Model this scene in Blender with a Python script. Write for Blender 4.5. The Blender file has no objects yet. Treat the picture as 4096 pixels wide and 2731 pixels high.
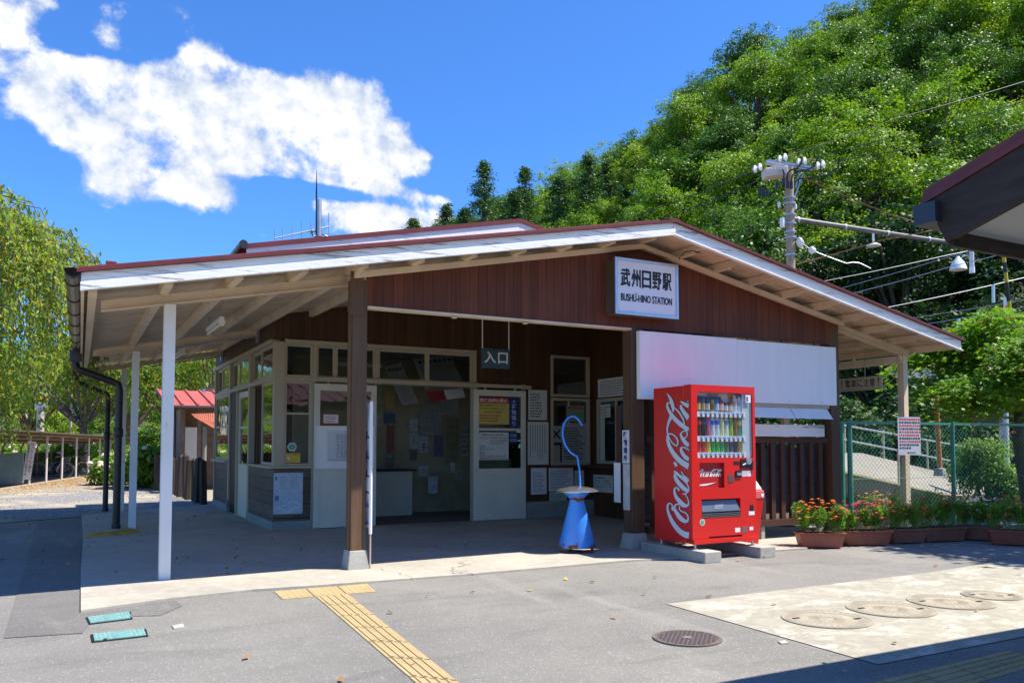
import bpy, bmesh, math, random
from mathutils import Vector, Matrix, noise

# ------------------------------------------------------------------ camera, sky, sun, exposure
sc = bpy.context.scene
R = math.radians
W_, H_ = 4096.0, 2731.0
F_, YAW, PIT, SH = 3246.4, R(28.0), R(2.895), 256.4
C = Vector((-2.336, -7.721, 1.21))
cam_d = bpy.data.cameras.new('camera')
cam = bpy.data.objects.new('camera', cam_d)
sc.collection.objects.link(cam)
sc.camera = cam
cam_d.sensor_width = 36.0
cam_d.lens = F_ / W_ * 36.0
cam_d.shift_y = SH / W_
cam_d.clip_start = 0.05
cam_d.clip_end = 3000
cam.location = C
cam.rotation_euler = (R(90) + PIT, 0, -YAW)

FWD = Vector((math.sin(YAW) * math.cos(PIT), math.cos(YAW) * math.cos(PIT), math.sin(PIT)))
RGT = Vector((math.cos(YAW), -math.sin(YAW), 0))
UPV = RGT.cross(FWD)
def ray(u, v): return FWD + RGT * ((u - W_ / 2) / F_) + UPV * ((H_ / 2 + SH - v) / F_)
def PX(u, v, x): d = ray(u, v); return C + d * ((x - C.x) / d.x)
def PY(u, v, y): d = ray(u, v); return C + d * ((y - C.y) / d.y)
def PZ(u, v, z=0.0): d = ray(u, v); return C + d * ((z - C.z) / d.z)
def PD(u, v, t): return C + ray(u, v) * t

SUN = Vector((0.47, -0.295, 1.0)).normalized()
sun_d = bpy.data.lights.new('sun', 'SUN')
sun_d.energy = 5.0
sun_d.angle = R(0.55)
sun_d.color = (1.0, 0.93, 0.81)
sun = bpy.data.objects.new('sun', sun_d)
sun.rotation_euler = SUN.to_track_quat('Z', 'Y').to_euler()
sun.location = (20, -20, 40)
sc.collection.objects.link(sun)

sc.view_settings.view_transform = 'Standard'
sc.view_settings.look = 'None'
sc.view_settings.exposure = 0.86
sc.view_settings.gamma = 1.0
sc.view_settings.use_curve_mapping = False
sc.cycles.use_denoising = True
sc.cycles.max_bounces = 8
sc.cycles.transparent_max_bounces = 24
sc.cycles.sample_clamp_indirect = 6.0

class NT:
    """tiny node-graph helper"""
    def __init__(s, tree):
        s.t = tree; s.n = tree.nodes; s.l = tree.links
    def new(s, typ, **kw):
        n = s.n.new(typ)
        for k, v in kw.items(): setattr(n, k, v)
        return n
    def put(s, sock, val):
        if isinstance(val, bpy.types.NodeSocket): s.l.new(val, sock)
        elif val is not None:
            try: sock.default_value = val
            except Exception: sock.default_value = (*val, 1.0) if len(val) == 3 else val
    def math(s, op, a, b=None, c=None, clamp=False):
        n = s.new('ShaderNodeMath', operation=op, use_clamp=clamp)
        s.put(n.inputs[0], a)
        if b is not None: s.put(n.inputs[1], b)
        if c is not None: s.put(n.inputs[2], c)
        return n.outputs[0]
    def mix(s, fac, a, b, mode='MIX'):
        n = s.new('ShaderNodeMix', data_type='RGBA', blend_type=mode)
        n.clamp_factor = True
        s.put(n.inputs[0], fac)
        s.put(n.inputs[6], (*a, 1) if isinstance(a, tuple) and len(a) == 3 else a)
        s.put(n.inputs[7], (*b, 1) if isinstance(b, tuple) and len(b) == 3 else b)
        return n.outputs[2]
    def noise(s, vec, scale, detail=4, rough=0.55, dist=0.0):
        n = s.new('ShaderNodeTexNoise')
        if vec is not None: s.put(n.inputs['Vector'], vec)
        n.inputs['Scale'].default_value = scale; n.inputs['Detail'].default_value = detail
        n.inputs['Roughness'].default_value = rough; n.inputs['Distortion'].default_value = dist
        return n.outputs[0]
    def voro(s, vec, scale, feature='F1', out=0, rnd=1.0):
        n = s.new('ShaderNodeTexVoronoi', feature=feature)
        if vec is not None: s.put(n.inputs['Vector'], vec)
        n.inputs['Scale'].default_value = scale; n.inputs['Randomness'].default_value = rnd
        return n.outputs[out]
    def rng(s, val, a, b, c=0.0, d=1.0, smooth=False):
        n = s.new('ShaderNodeMapRange', interpolation_type='SMOOTHSTEP' if smooth else 'LINEAR')
        s.put(n.inputs[0], val)
        n.inputs[1].default_value = a; n.inputs[2].default_value = b
        n.inputs[3].default_value = c; n.inputs[4].default_value = d
        return n.outputs[0]
    def scale(s, vec, sx, sy, sz, loc=(0, 0, 0)):
        n = s.new('ShaderNodeMapping')
        s.put(n.inputs[0], vec); n.inputs[3].default_value = (sx, sy, sz); n.inputs[1].default_value = loc
        return n.outputs[0]
    def sep(s, vec):
        n = s.new('ShaderNodeSeparateXYZ'); s.put(n.inputs[0], vec); return n.outputs

world = bpy.data.worlds.new('World')
sc.world = world
world.use_nodes = True
g = NT(world.node_tree)
bg = world.node_tree.nodes['Background']
sky = g.new('ShaderNodeTexSky', sky_type='NISHITA')
sky.sun_disc = False
sky.sun_elevation = math.asin(SUN.z)
sky.sun_rotation = math.atan2(SUN.x, SUN.y)
sky.altitude = 200; sky.air_density = 1.0; sky.dust_density = 0.25; sky.ozone_density = 2.2
SKY_S = 0.10
skyc = g.mix(1.0, sky.outputs[0], (0.42, 0.82, 1.36), 'MULTIPLY')
tc = g.new('ShaderNodeTexCoord')
dx, dy, dz = g.sep(tc.outputs['Generated'])
dyc = g.math('MAXIMUM', dy, 0.05)
A_ = g.math('DIVIDE', dx, dyc); B_ = g.math('DIVIDE', dz, dyc)
comb = g.new('ShaderNodeCombineXYZ'); g.put(comb.inputs[0], A_); g.put(comb.inputs[1], B_)
cv = comb.outputs[0]
# cloud masses: (u, v, half width, half height, strength) as seen in the sky, turned into directions
blobs = [(-50, 90, 190, 190, 1.5), (200, 10, 90, 60, .9), (470, 30, 120, 60, .95), (420, 120, 90, 60, .7),
         (150, 290, 190, 120, .85), (330, 400, 330, 230, 1.05), (300, 520, 210, 130, .9), (790, 250, 160, 150, 1.0), (640, 420, 330, 230, 1.05), (480, 640, 150, 120, .75),
         (950, 430, 250, 190, 1.1), (1230, 400, 260, 150, 1.1), (1250, 560, 380, 210, 1.3), (1480, 560, 190, 140, 1.0), (1560, 640, 160, 110, 1.0),
         (1100, 640, 330, 130, 1.15), (850, 610, 220, 120, .8), (1340, 300, 160, 60, .45), (1480, 360, 110, 60, .42), (1700, 640, 50, 40, .7),
         (420, 740, 170, 80, .62), (650, 740, 200, 100, .85), (800, 770, 130, 60, .6), (230, 755, 70, 22, .55), (90, 430, 50, 30, .5),
         (1560, 830, 310, 110, 1.15), (1450, 880, 230, 100, 1.1), (1730, 800, 150, 90, .95), (1060, 940, 60, 20, .55), (2515, 345, 55, 25, .42)]
total = None
blobs += [(250, 165, 110, 60, -1.1), (640, 160, 120, 90, -1.0), (450, 220, 140, 26, -.7), (100, 560, 90, 110, -.9), (230, 640, 130, 60, -.9), (1350, 775, 420, 38, -1.9), (1710, 745, 150, 38, -1.6), (1030, 560, 50, 60, -.4), (640, 520, 90, 40, -.45), (1150, 860, 180, 70, -.7), (745, 555, 80, 70, -1.2), (610, 650, 70, 40, -.6), (1050, 190, 160, 110, -1.0), (200, 700, 110, 50, -.4),
          (1500, 470, 60, 50, -.4), (1180, 300, 120, 60, -.5), (40, 330, 60, 50, -.4), (900, 560, 60, 60, -.3), (1700, 560, 60, 60, -.4), (1800, 700, 90, 120, -.8)]
for (bu, bv, bw, bh, bs) in blobs:
    d0 = ray(bu, bv); a0, b0 = d0.x / d0.y, d0.z / d0.y
    d1 = ray(bu + bw, bv); d2 = ray(bu, bv - bh)
    wa = abs(d1.x / d1.y - a0); wb = abs(d2.z / d2.y - b0)
    ea = g.math('MULTIPLY', g.math('SUBTRACT', A_, a0), 1 / wa)
    eb = g.math('MULTIPLY', g.math('SUBTRACT', B_, b0), 1 / wb)
    r2 = g.math('ADD', g.math('MULTIPLY', ea, ea), g.math('MULTIPLY', eb, eb))
    e = g.math('MULTIPLY', g.math('POWER', 2.718, g.math('MULTIPLY', r2, -1.0)), bs)
    total = e if total is None else g.math('ADD', total, e)
n1 = g.noise(cv, 11.0, 14, 0.62, 0.10)
n2 = g.noise(cv, 30.0, 8, 0.65, 0.2)
soft = g.math('MINIMUM', g.math('MULTIPLY', total, 0.72), 1.0)
dens = g.math('ADD', soft, g.math('MULTIPLY', g.math('SUBTRACT', n1, 0.5), 2.6))
dens = g.math('ADD', dens, g.math('MULTIPLY', g.math('SUBTRACT', n2, 0.5), 0.7))
cov = g.rng(dens, 0.42, 0.98, smooth=True)
cov = g.math('MULTIPLY', cov, g.rng(dy, 0.05, 0.2)); cov = g.math('MULTIPLY', cov, g.rng(total, 0.04, 0.25))
n3 = g.noise(cv, 5.0, 6, 0.6, 0.5)
n1b = g.noise(g.scale(cv, 1, 1, 1, (-0.010, -0.016, 0)), 11.0, 12, 0.58, 0.15)
relief = g.math('MULTIPLY', g.math('SUBTRACT', n1, n1b), 4.0)
shade = g.math('ADD', g.rng(g.math('ADD', dens, g.math('MULTIPLY', n3, 1.0)), 0.8, 2.1, 0.15, 0.85), relief, clamp=True)
cloudc = g.mix(shade, (3.5, 4.0, 4.9), (6.3, 6.3, 6.3))
final = g.mix(cov, skyc, cloudc)
g.put(bg.inputs[0], final)
bg.inputs[1].default_value = SKY_S

# ------------------------------------------------------------------ helpers
random.seed(7)
ORG = {}
def link(o): sc.collection.objects.link(o)
def thing(name, label, cat, loc=(0, 0, 0), group=None, kind=None):
    o = bpy.data.objects.new(name, None); link(o)
    o.location = loc; o.empty_display_size = 0.1
    ORG[o] = Vector(loc)
    o['label'] = label; o['category'] = cat
    if group: o['group'] = group
    if kind: o['kind'] = kind
    return o

class MB:
    def __init__(s): s.v = []; s.f = []
    def add(s, vs, fs):
        b = len(s.v); s.v += [Vector(x) for x in vs]; s.f += [tuple(i + b for i in f) for f in fs]; return s
    def box(s, a, b):
        x0, x1 = sorted((a[0], b[0])); y0, y1 = sorted((a[1], b[1])); z0, z1 = sorted((a[2], b[2]))
        return s.add([(x0, y0, z0), (x1, y0, z0), (x1, y1, z0), (x0, y1, z0), (x0, y0, z1), (x1, y0, z1), (x1, y1, z1), (x0, y1, z1)],
                     [(0, 3, 2, 1), (4, 5, 6, 7), (0, 1, 5, 4), (1, 2, 6, 5), (2, 3, 7, 6), (3, 0, 4, 7)])
    def hexa(s, lo, hi):  # four bottom points, four top points
        return s.add(list(lo) + list(hi), [(3, 2, 1, 0), (4, 5, 6, 7), (0, 1, 5, 4), (1, 2, 6, 5), (2, 3, 7, 6), (3, 0, 4, 7)])
    def prism(s, pts, vec):  # polygon extruded along vec
        n = len(pts); vec = Vector(vec); P = [Vector(p) for p in pts]
        fs = [tuple(range(n - 1, -1, -1)), tuple(range(n, 2 * n))]
        for i in range(n): j = (i + 1) % n; fs.append((i, j, n + j, n + i))
        return s.add(P + [p + vec for p in P], fs)
    def beam(s, a, b, w, h, up=(0, 0, 1)):
        a, b = Vector(a), Vector(b); d = (b - a).normalized(); up = Vector(up)
        sd = d.cross(up)
        if sd.length < 1e-4: sd = d.cross(Vector((1, 0, 0)))
        sd.normalize(); u = sd.cross(d)
        q = [sd * (w / 2) + u * (h / 2), -sd * (w / 2) + u * (h / 2), -sd * (w / 2) - u * (h / 2), sd * (w / 2) - u * (h / 2)]
        return s.add([a + x for x in q] + [b + x for x in q], [(0, 1, 2, 3), (7, 6, 5, 4), (0, 4, 5, 1), (1, 5, 6, 2), (2, 6, 7, 3), (3, 7, 4, 0)])
    def tube(s, pts, r, n=8, cap=True):
        P = [Vector(p) for p in pts]; m = len(P)
        rr = r if isinstance(r, (list, tuple)) else [r] * m
        d0 = (P[1] - P[0]).normalized()
        ref = Vector((0, 0, 1)) if abs(d0.z) < 0.9 else Vector((1, 0, 0))
        a = d0.cross(ref).normalized(); rings = []; b0 = len(s.v)
        for i in range(m):
            d = (P[min(i + 1, m - 1)] - P[max(i - 1, 0)]).normalized()
            a = (a - d * a.dot(d)).normalized(); b = d.cross(a)
            for k in range(n):
                t = 2 * math.pi * k / n
                s.v.append(P[i] + (a * math.cos(t) + b * math.sin(t)) * rr[i])
        for i in range(m - 1):
            for k in range(n):
                k2 = (k + 1) % n
                s.f.append((b0 + i * n + k, b0 + i * n + k2, b0 + (i + 1) * n + k2, b0 + (i + 1) * n + k))
        if cap:
            s.f.append(tuple(b0 + k for k in range(n - 1, -1, -1))); s.f.append(tuple(b0 + (m - 1) * n + k for k in range(n)))
        return s
    def lathe(s, prof, o=(0, 0, 0), n=20, axis='z'):
        o = Vector(o); b0 = len(s.v)
        for r, z in prof:
            for k in range(n):
                t = 2 * math.pi * k / n
                p = Vector((r * math.cos(t), r * math.sin(t), z))
                if axis == 'y': p = Vector((p.x, p.z, p.y))
                if axis == 'x': p = Vector((p.z, p.x, p.y))
                s.v.append(o + p)
        for i in range(len(prof) - 1):
            for k in range(n):
                k2 = (k + 1) % n
                s.f.append((b0 + i * n + k, b0 + i * n + k2, b0 + (i + 1) * n + k2, b0 + (i + 1) * n + k))
        s.f.append(tuple(b0 + k for k in range(n - 1, -1, -1))); s.f.append(tuple(b0 + (len(prof) - 1) * n + k for k in range(n)))
        return s
    def sheet(s, O, X, Y, w, h, t=0.004):  # thin slab: corner O, axes X,Y, proud of its plane by t
        O, X, Y = Vector(O), Vector(X).normalized(), Vector(Y).normalized(); N = X.cross(Y)
        return s.prism([O, O + X * w, O + X * w + Y * h, O + Y * h], N * t)

def obj(name, mb, mat, parent=None, smooth=False, bev=0.0, seg=2):
    me = bpy.data.meshes.new(name)
    o = bpy.data.objects.new(name, me)
    org = Vector((0, 0, 0))
    if parent is not None: org = ORG.get(parent, Vector((0, 0, 0)))
    me.from_pydata([tuple(v - org) for v in mb.v], [], mb.f)
    bm = bmesh.new(); bm.from_mesh(me)
    bmesh.ops.recalc_face_normals(bm, faces=bm.faces)
    if bev > 0:
        es = [e for e in bm.edges if len(e.link_faces) == 2 and e.calc_face_angle() > 0.5]
        bmesh.ops.bevel(bm, geom=es, offset=bev, segments=seg, affect='EDGES', profile=0.6, clamp_overlap=True)
    bm.to_mesh(me); bm.free()
    if isinstance(mat, (list, tuple)):
        for m in mat: me.materials.append(m)
    else: me.materials.append(mat)
    if smooth:
        for p in me.polygons: p.use_smooth = True
        try: me.set_sharp_from_angle(angle=R(40))
        except Exception: pass
    link(o)
    if parent is not None:
        o.parent = parent
        ORG[o] = org
    else: ORG[o] = Vector((0, 0, 0))
    return o
def tag(o, label, cat, group=None, kind=None):
    o['label'] = label; o['category'] = cat
    if group: o['group'] = group
    if kind: o['kind'] = kind
    return o
def struct(name, mb, mat, smooth=False, label=None, cat=None):
    o = obj(name, mb, mat, smooth=smooth); o['kind'] = 'structure'
    o['label'] = label; o['category'] = cat or name.replace('_', ' ')
    return o
def copy_tree(o, parent=None):
    c = o.copy(); link(c)
    if parent is not None: c.parent = parent
    for ch in list(o.children): copy_tree(ch, c)
    return c

# lettering: builds glyph outlines with Blender's own built-in font
def text_into(mb, s, O, X, Y, w, h, lift=0.0015, ex=0.001, bold=0.0, keep=False, align='C', res=3):
    """fit text s into the box with corner O, axes X (width w), Y (height h)"""
    cu = bpy.data.curves.new('glyphs', 'FONT'); cu.body = s; cu.resolution_u = res
    cu.offset = bold
    to = bpy.data.objects.new('glyphs', cu); link(to)
    bpy.context.view_layer.update()
    me = to.to_mesh()
    vs = [v.co.copy() for v in me.vertices]; fs = [tuple(p.vertices) for p in me.polygons]
    to.to_mesh_clear(); bpy.data.objects.remove(to); bpy.data.curves.remove(cu)
    if not vs: return
    x0 = min(v.x for v in vs); x1 = max(v.x for v in vs); y0 = min(v.y for v in vs); y1 = max(v.y for v in vs)
    sx = w / max(x1 - x0, 1e-6); sy = h / max(y1 - y0, 1e-6); ox = oy = 0.0
    if keep:
        k = min(sx, sy); ox = (w - k * (x1 - x0)) * {'C': .5, 'L': 0, 'R': 1}[align]; oy = (h - k * (y1 - y0)) / 2; sx = sy = k
    O, X, Y = Vector(O), Vector(X).normalized(), Vector(Y).normalized(); N = X.cross(Y)
    P = [O + X * ((v.x - x0) * sx + ox) + Y * ((v.y - y0) * sy + oy) + N * (lift + ex) for v in vs]
    mb.add(P, fs)
def vtext_into(mb, s, O, X, Y, w, h, **kw):  # vertical writing, one glyph per cell, from the top
    n = len(s); O, Xv, Yv = Vector(O), Vector(X).normalized(), Vector(Y).normalized()
    ch = h / n
    for i, c in enumerate(s):
        text_into(mb, c, O + Yv * (h - (i + 0.93) * ch), X, Y, w, ch * 0.86, keep=True, **kw)
def bars_into(mb, O, X, Y, w, h, rows, rnd, lift=0.002, fill=0.45, gaps=True):
    """rows of tiny writing too small to read in the photo, as broken strokes"""
    O, X, Y = Vector(O), Vector(X).normalized(), Vector(Y).normalized(); N = X.cross(Y)
    rh = h / rows
    for r in range(rows):
        x = 0.0; end = w * (rnd.uniform(.6, 1.0) if gaps else 1.0)
        while x < end:
            l = rh * rnd.uniform(.35, .9)
            q = O + X * x + Y * (h - (r + .8) * rh) + N * lift
            mb.add([q, q + X * l, q + X * l + Y * rh * fill, q + Y * rh * fill], [(0, 1, 2, 3)])
            x += l + rh * rnd.uniform(.15, .35)

# ------------------------------------------------------------------ materials
MATS = {}
def mat(name, base, rough=0.6, metal=0.0, var=0.0, vscale=6.0, bump=0.0, bscale=40.0, spec=0.5, dirt=0.0, dirtc=(0.1, 0.08, 0.06), stretch=(1, 1, 1), fine=0.0):
    if name in MATS: return MATS[name]
    m = bpy.data.materials.new(name); m.use_nodes = True; MATS[name] = m
    q = NT(m.node_tree); b = m.node_tree.nodes['Principled BSDF']
    co = q.new('ShaderNodeTexCoord').outputs['Object']
    if stretch != (1, 1, 1): co = q.scale(co, *stretch)
    col = base
    if var > 0:
        nn = q.noise(co, vscale, 6, 0.6)
        lo = tuple(c * (1 - var) for c in base); hi = tuple(min(1, c * (1 + var * .8)) for c in base)
        col = q.mix(q.rng(nn, .3, .7), lo, hi)
    if fine > 0:
        nf = q.noise(co, 90, 3, .7)
        col = q.mix(q.rng(nf, .3, .7, 0, fine), col, tuple(c * .55 for c in base))
    if dirt > 0:
        nd = q.noise(co, vscale * .7, 9, .72, .4)
        col = q.mix(q.rng(nd, .56, .72, 0, dirt), col, dirtc)
    q.put(b.inputs['Base Color'], col if not isinstance(col, tuple) else (*col, 1))
    b.inputs['Roughness'].default_value = rough; b.inputs['Metallic'].default_value = metal
    b.inputs['Specular IOR Level'].default_value = spec
    if bump > 0:
        bn = q.new('ShaderNodeBump'); bn.inputs['Strength'].default_value = bump; bn.inputs['Distance'].default_value = 0.01
        q.put(bn.inputs['Height'], q.noise(co, bscale, 5, .65)); q.put(b.inputs['Normal'], bn.outputs[0])
    return m

def wood_mat(name, base, light, axis='x', plank=0.1, grain=(40, 40, 1.6), fleck=0.25, rough=.62, seam=.6, fleckc=(.36, .22, .14)):
    m = bpy.data.materials.new(name); m.use_nodes = True; MATS[name] = m
    q = NT(m.node_tree); b = m.node_tree.nodes['Principled BSDF']
    co = q.new('ShaderNodeTexCoord').outputs['Object']
    sx, sy, sz = q.sep(co)
    a = {'x': sx, 'y': sy, 'z': sz, 'xy': None}[axis] if axis != 'xy' else q.math('ADD', sx, sy)
    t = q.math('DIVIDE', a, plank); idn = q.math('FLOOR', t); fr = q.math('FRACT', t)
    wn = q.new('ShaderNodeTexWhiteNoise', noise_dimensions='1D'); q.put(wn.inputs['W'], idn)
    gv = q.scale(co, *grain)
    n1 = q.noise(gv, 1.0, 7, .62, .3)
    n2 = q.noise(co, 1.3, 4, .6)
    c = q.mix(q.rng(n1, .3, .72), base, light)
    c = q.mix(q.rng(wn.outputs[0], 0, 1, 0, .55), c, tuple(x * .5 for x in base))
    c = q.mix(q.rng(n2, .4, .75, 0, .45), c, tuple(x * .55 for x in base))
    n4 = q.noise(q.scale(co, grain[0] * .8, grain[1] * .8, grain[2] * 5), 1.0, 8, .75)
    c = q.mix(q.rng(n4, .62, .78, 0, fleck), c, fleckc)
    edge = q.math('MINIMUM', fr, q.math('SUBTRACT', 1.0, fr))
    sm = q.rng(edge, 0.0, 0.05, seam, 0.0)
    c = q.mix(sm, c, tuple(x * .15 for x in base))
    q.put(b.inputs['Base Color'], c); b.inputs['Roughness'].default_value = rough
    b.inputs['Specular IOR Level'].default_value = .35
    bn = q.new('ShaderNodeBump'); bn.inputs['Strength'].default_value = .5; bn.inputs['Distance'].default_value = .006
    q.put(bn.inputs['Height'], q.math('SUBTRACT', n1, q.math('MULTIPLY', sm, 2.0))); q.put(b.inputs['Normal'], bn.outputs[0])
    return m

def paint_mat(name, base, under=(.2, .17, .13), crack=.75, grain=(1.5, 30, 30), rough=.6, thr=(.60, .66), dirt=.25, dirtc=(.34, .28, .2)):
    """weathered oil paint on boards: hair cracks along the grain, flaking, grime"""
    m = bpy.data.materials.new(name); m.use_nodes = True; MATS[name] = m
    q = NT(m.node_tree); b = m.node_tree.nodes['Principled BSDF']
    co = q.new('ShaderNodeTexCoord').outputs['Object']
    n1 = q.noise(q.scale(co, *grain), 1.0, 9, .72, .5)
    n2 = q.noise(co, 2.2, 6, .6)
    n3 = q.noise(q.scale(co, grain[0] * 3, grain[1] * 1.5, grain[2] * 1.5), 1.0, 5, .7)
    c = q.mix(q.rng(n2, .42, .75, 0, dirt), base, dirtc)
    msk = q.math('MULTIPLY', q.rng(n1, thr[0], thr[1], 0, crack), q.rng(n3, .42, .56))
    c = q.mix(msk, c, under)
    q.put(b.inputs['Base Color'], c); b.inputs['Roughness'].default_value = rough
    bn = q.new('ShaderNodeBump'); bn.inputs['Strength'].default_value = .45; bn.inputs['Distance'].default_value = .005
    q.put(bn.inputs['Height'], q.math('SUBTRACT', q.math('MULTIPLY', n1, .4), msk)); q.put(b.inputs['Normal'], bn.outputs[0])
    return m

def leaf_mat(name, c1, c2, c3=None, p3=.08, trans=.45, rough=.5):
    m = bpy.data.materials.new(name); m.use_nodes = True; MATS[name] = m
    q = NT(m.node_tree); b = m.node_tree.nodes['Principled BSDF']; out = m.node_tree.nodes['Material Output']
    ge = q.new('ShaderNodeNewGeometry'); oi = q.new('ShaderNodeObjectInfo')
    rp = ge.outputs['Random Per Island']
    c = q.mix(rp, c1, c2)
    rnd_ = oi.outputs['Random']
    c = q.mix(q.rng(rnd_, .55, 1, 0, .6), c, tuple(x * y for x, y in zip(c1, (.55, .75, .9))))
    c = q.mix(q.rng(rnd_, .35, .0, 0, .5), c, tuple(min(.6, x * y) for x, y in zip(c2, (1.35, 1.1, 1.0))))
    if c3: 
        fr = q.math('FRACT', q.math('MULTIPLY', rp, 37.3))
        c = q.mix(q.math('LESS_THAN', fr, p3), c, c3)
    q.put(b.inputs['Base Color'], c); b.inputs['Roughness'].default_value = rough; b.inputs['Specular IOR Level'].default_value = .35
    tr = q.new('ShaderNodeBsdfTranslucent')
    tcol = q.mix(1.0, c, (1.25, 1.3, .55), 'MULTIPLY'); q.put(tr.inputs[0], tcol)
    ms = q.new('ShaderNodeMixShader'); ms.inputs[0].default_value = trans
    q.l.new(b.outputs[0], ms.inputs[1]); q.l.new(tr.outputs[0], ms.inputs[2]); q.l.new(ms.outputs[0], out.inputs[0])
    return m

def glass_mat(name, tint=(.9, .95, .93), refl=1.0):
    m = bpy.data.materials.new(name); m.use_nodes = True; MATS[name] = m
    q = NT(m.node_tree); out = m.node_tree.nodes['Material Output']
    m.node_tree.nodes.remove(m.node_tree.nodes['Principled BSDF'])
    tr = q.new('ShaderNodeBsdfTransparent'); q.put(tr.inputs[0], (*tint, 1))
    gl = q.new('ShaderNodeBsdfGlossy'); gl.inputs['Roughness'].default_value = .01; q.put(gl.inputs[0], (1, 1, 1, 1))
    fr = q.new('ShaderNodeFresnel'); fr.inputs[0].default_value = 1.52
    co = q.new('ShaderNodeTexCoord').outputs['Object']
    bn = q.new('ShaderNodeBump'); bn.inputs['Strength'].default_value = .05; bn.inputs['Distance'].default_value = .05
    q.put(bn.inputs['Height'], q.noise(co, 3.0, 2, .5)); q.put(gl.inputs['Normal'], bn.outputs[0])
    ms = q.new('ShaderNodeMixShader'); q.put(ms.inputs[0], q.math('MULTIPLY', fr.outputs[0], refl, clamp=True))
    q.l.new(tr.outputs[0], ms.inputs[1]); q.l.new(gl.outputs[0], ms.inputs[2]); q.l.new(ms.outputs[0], out.inputs[0])
    return m

def asphalt_mat():
    m = bpy.data.materials.new('asphalt'); m.use_nodes = True
    q = NT(m.node_tree); b = m.node_tree.nodes['Principled BSDF']
    co = q.new('ShaderNodeTexCoord').outputs['Object']
    big = q.noise(co, .45, 6, .6); mid = q.noise(co, 3.0, 6, .65); fine = q.noise(co, 130, 3, .8)
    c = q.mix(q.rng(big, .3, .7), (.205, .197, .176), (.300, .287, .255))
    c = q.mix(q.rng(mid, .35, .7, 0, .28), c, (.14, .137, .133))
    st1 = q.noise(q.scale(co, .35, 1.4, 1), 1.1, 8, .7, 1.2)
    c = q.mix(q.rng(st1, .52, .72, 0, .7), c, (.115, .11, .105))
    st2 = q.noise(q.scale(co, 1.2, .3, 1, (5, 2, 0)), .9, 7, .7, .8)
    c = q.mix(q.rng(st2, .56, .72, 0, .55), c, (.40, .385, .355))
    c = q.mix(q.rng(fine, .35, .65, 0, .55), c, (.09, .088, .086))
    sp = q.voro(co, 75, 'F1', 0); spc = q.voro(co, 75, 'F1', 1)
    r_ = q.sep(spc)[0]
    fl = q.math('MULTIPLY', q.math('LESS_THAN', sp, .32), q.math('GREATER_THAN', r_, .86))
    c = q.mix(q.math('MULTIPLY', fl, .38), c, (.72, .7, .66))
    sp2 = q.voro(co, 34, 'F1', 0); r2_ = q.sep(q.voro(co, 34, 'F1', 1))[1]
    fl2 = q.math('MULTIPLY', q.math('LESS_THAN', sp2, .2), q.math('GREATER_THAN', r2_, .9))
    c = q.mix(q.math('MULTIPLY', fl2, .25), c, (.75, .73, .68))
    q.put(b.inputs['Base Color'], c); b.inputs['Roughness'].default_value = .88
    bn = q.new('ShaderNodeBump'); bn.inputs['Strength'].default_value = .6; bn.inputs['Distance'].default_value = .006
    q.put(bn.inputs['Height'], fine); q.put(b.inputs['Normal'], bn.outputs[0])
    return m

def concrete_mat(name, base, dark, light, rough=.82, cracks=True, flake=0.0, scale=1.0):
    m = bpy.data.materials.new(name); m.use_nodes = True; MATS[name] = m
    q = NT(m.node_tree); b = m.node_tree.nodes['Principled BSDF']
    co = q.new('ShaderNodeTexCoord').outputs['Object']
    n1 = q.noise(co, .9 * scale, 8, .62, .3); n2 = q.noise(co, 9 * scale, 7, .7); n3 = q.noise(co, 110, 3, .8)
    c = q.mix(q.rng(n1, .3, .7), dark, base)
    c = q.mix(q.rng(n2, .45, .75, 0, .5), c, light)
    c = q.mix(q.rng(n3, .35, .7, 0, .25), c, tuple(x * .6 for x in dark))
    if flake > 0:
        n5 = q.noise(q.scale(co, 1.0, 1.6, 1), 2.2, 12, .78, .2)
        c = q.mix(q.rng(n5, .51, .60, 0, flake), c, light)
    hgt = n2
    if cracks:
        w = q.new('ShaderNodeVectorMath', operation='ADD'); q.put(w.inputs[0], co)
        nv = q.new('ShaderNodeTexNoise'); q.put(nv.inputs['Vector'], co); nv.inputs['Scale'].default_value = 2.5; nv.inputs['Detail'].default_value = 6
        sc_ = q.new('ShaderNodeVectorMath', operation='SCALE'); q.put(sc_.inputs[0], nv.outputs[1]); sc_.inputs['Scale'].default_value = .5
        q.put(w.inputs[1], sc_.outputs[0])
        e = q.voro(w.outputs[0], .42, 'DISTANCE_TO_EDGE', 0)
        msk = q.math('MULTIPLY', q.rng(e, .0008, .0040, .8, 0), q.rng(q.noise(co, .6, 3, .5), .46, .54))
        c = q.mix(msk, c, (.09, .08, .07))
        hgt = q.math('SUBTRACT', n2, msk)
    q.put(b.inputs['Base Color'], c); b.inputs['Roughness'].default_value = rough
    bn = q.new('ShaderNodeBump'); bn.inputs['Strength'].default_value = .35; bn.inputs['Distance'].default_value = .008
    q.put(bn.inputs['Height'], hgt); q.put(b.inputs['Normal'], bn.outputs[0])
    return m

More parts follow.
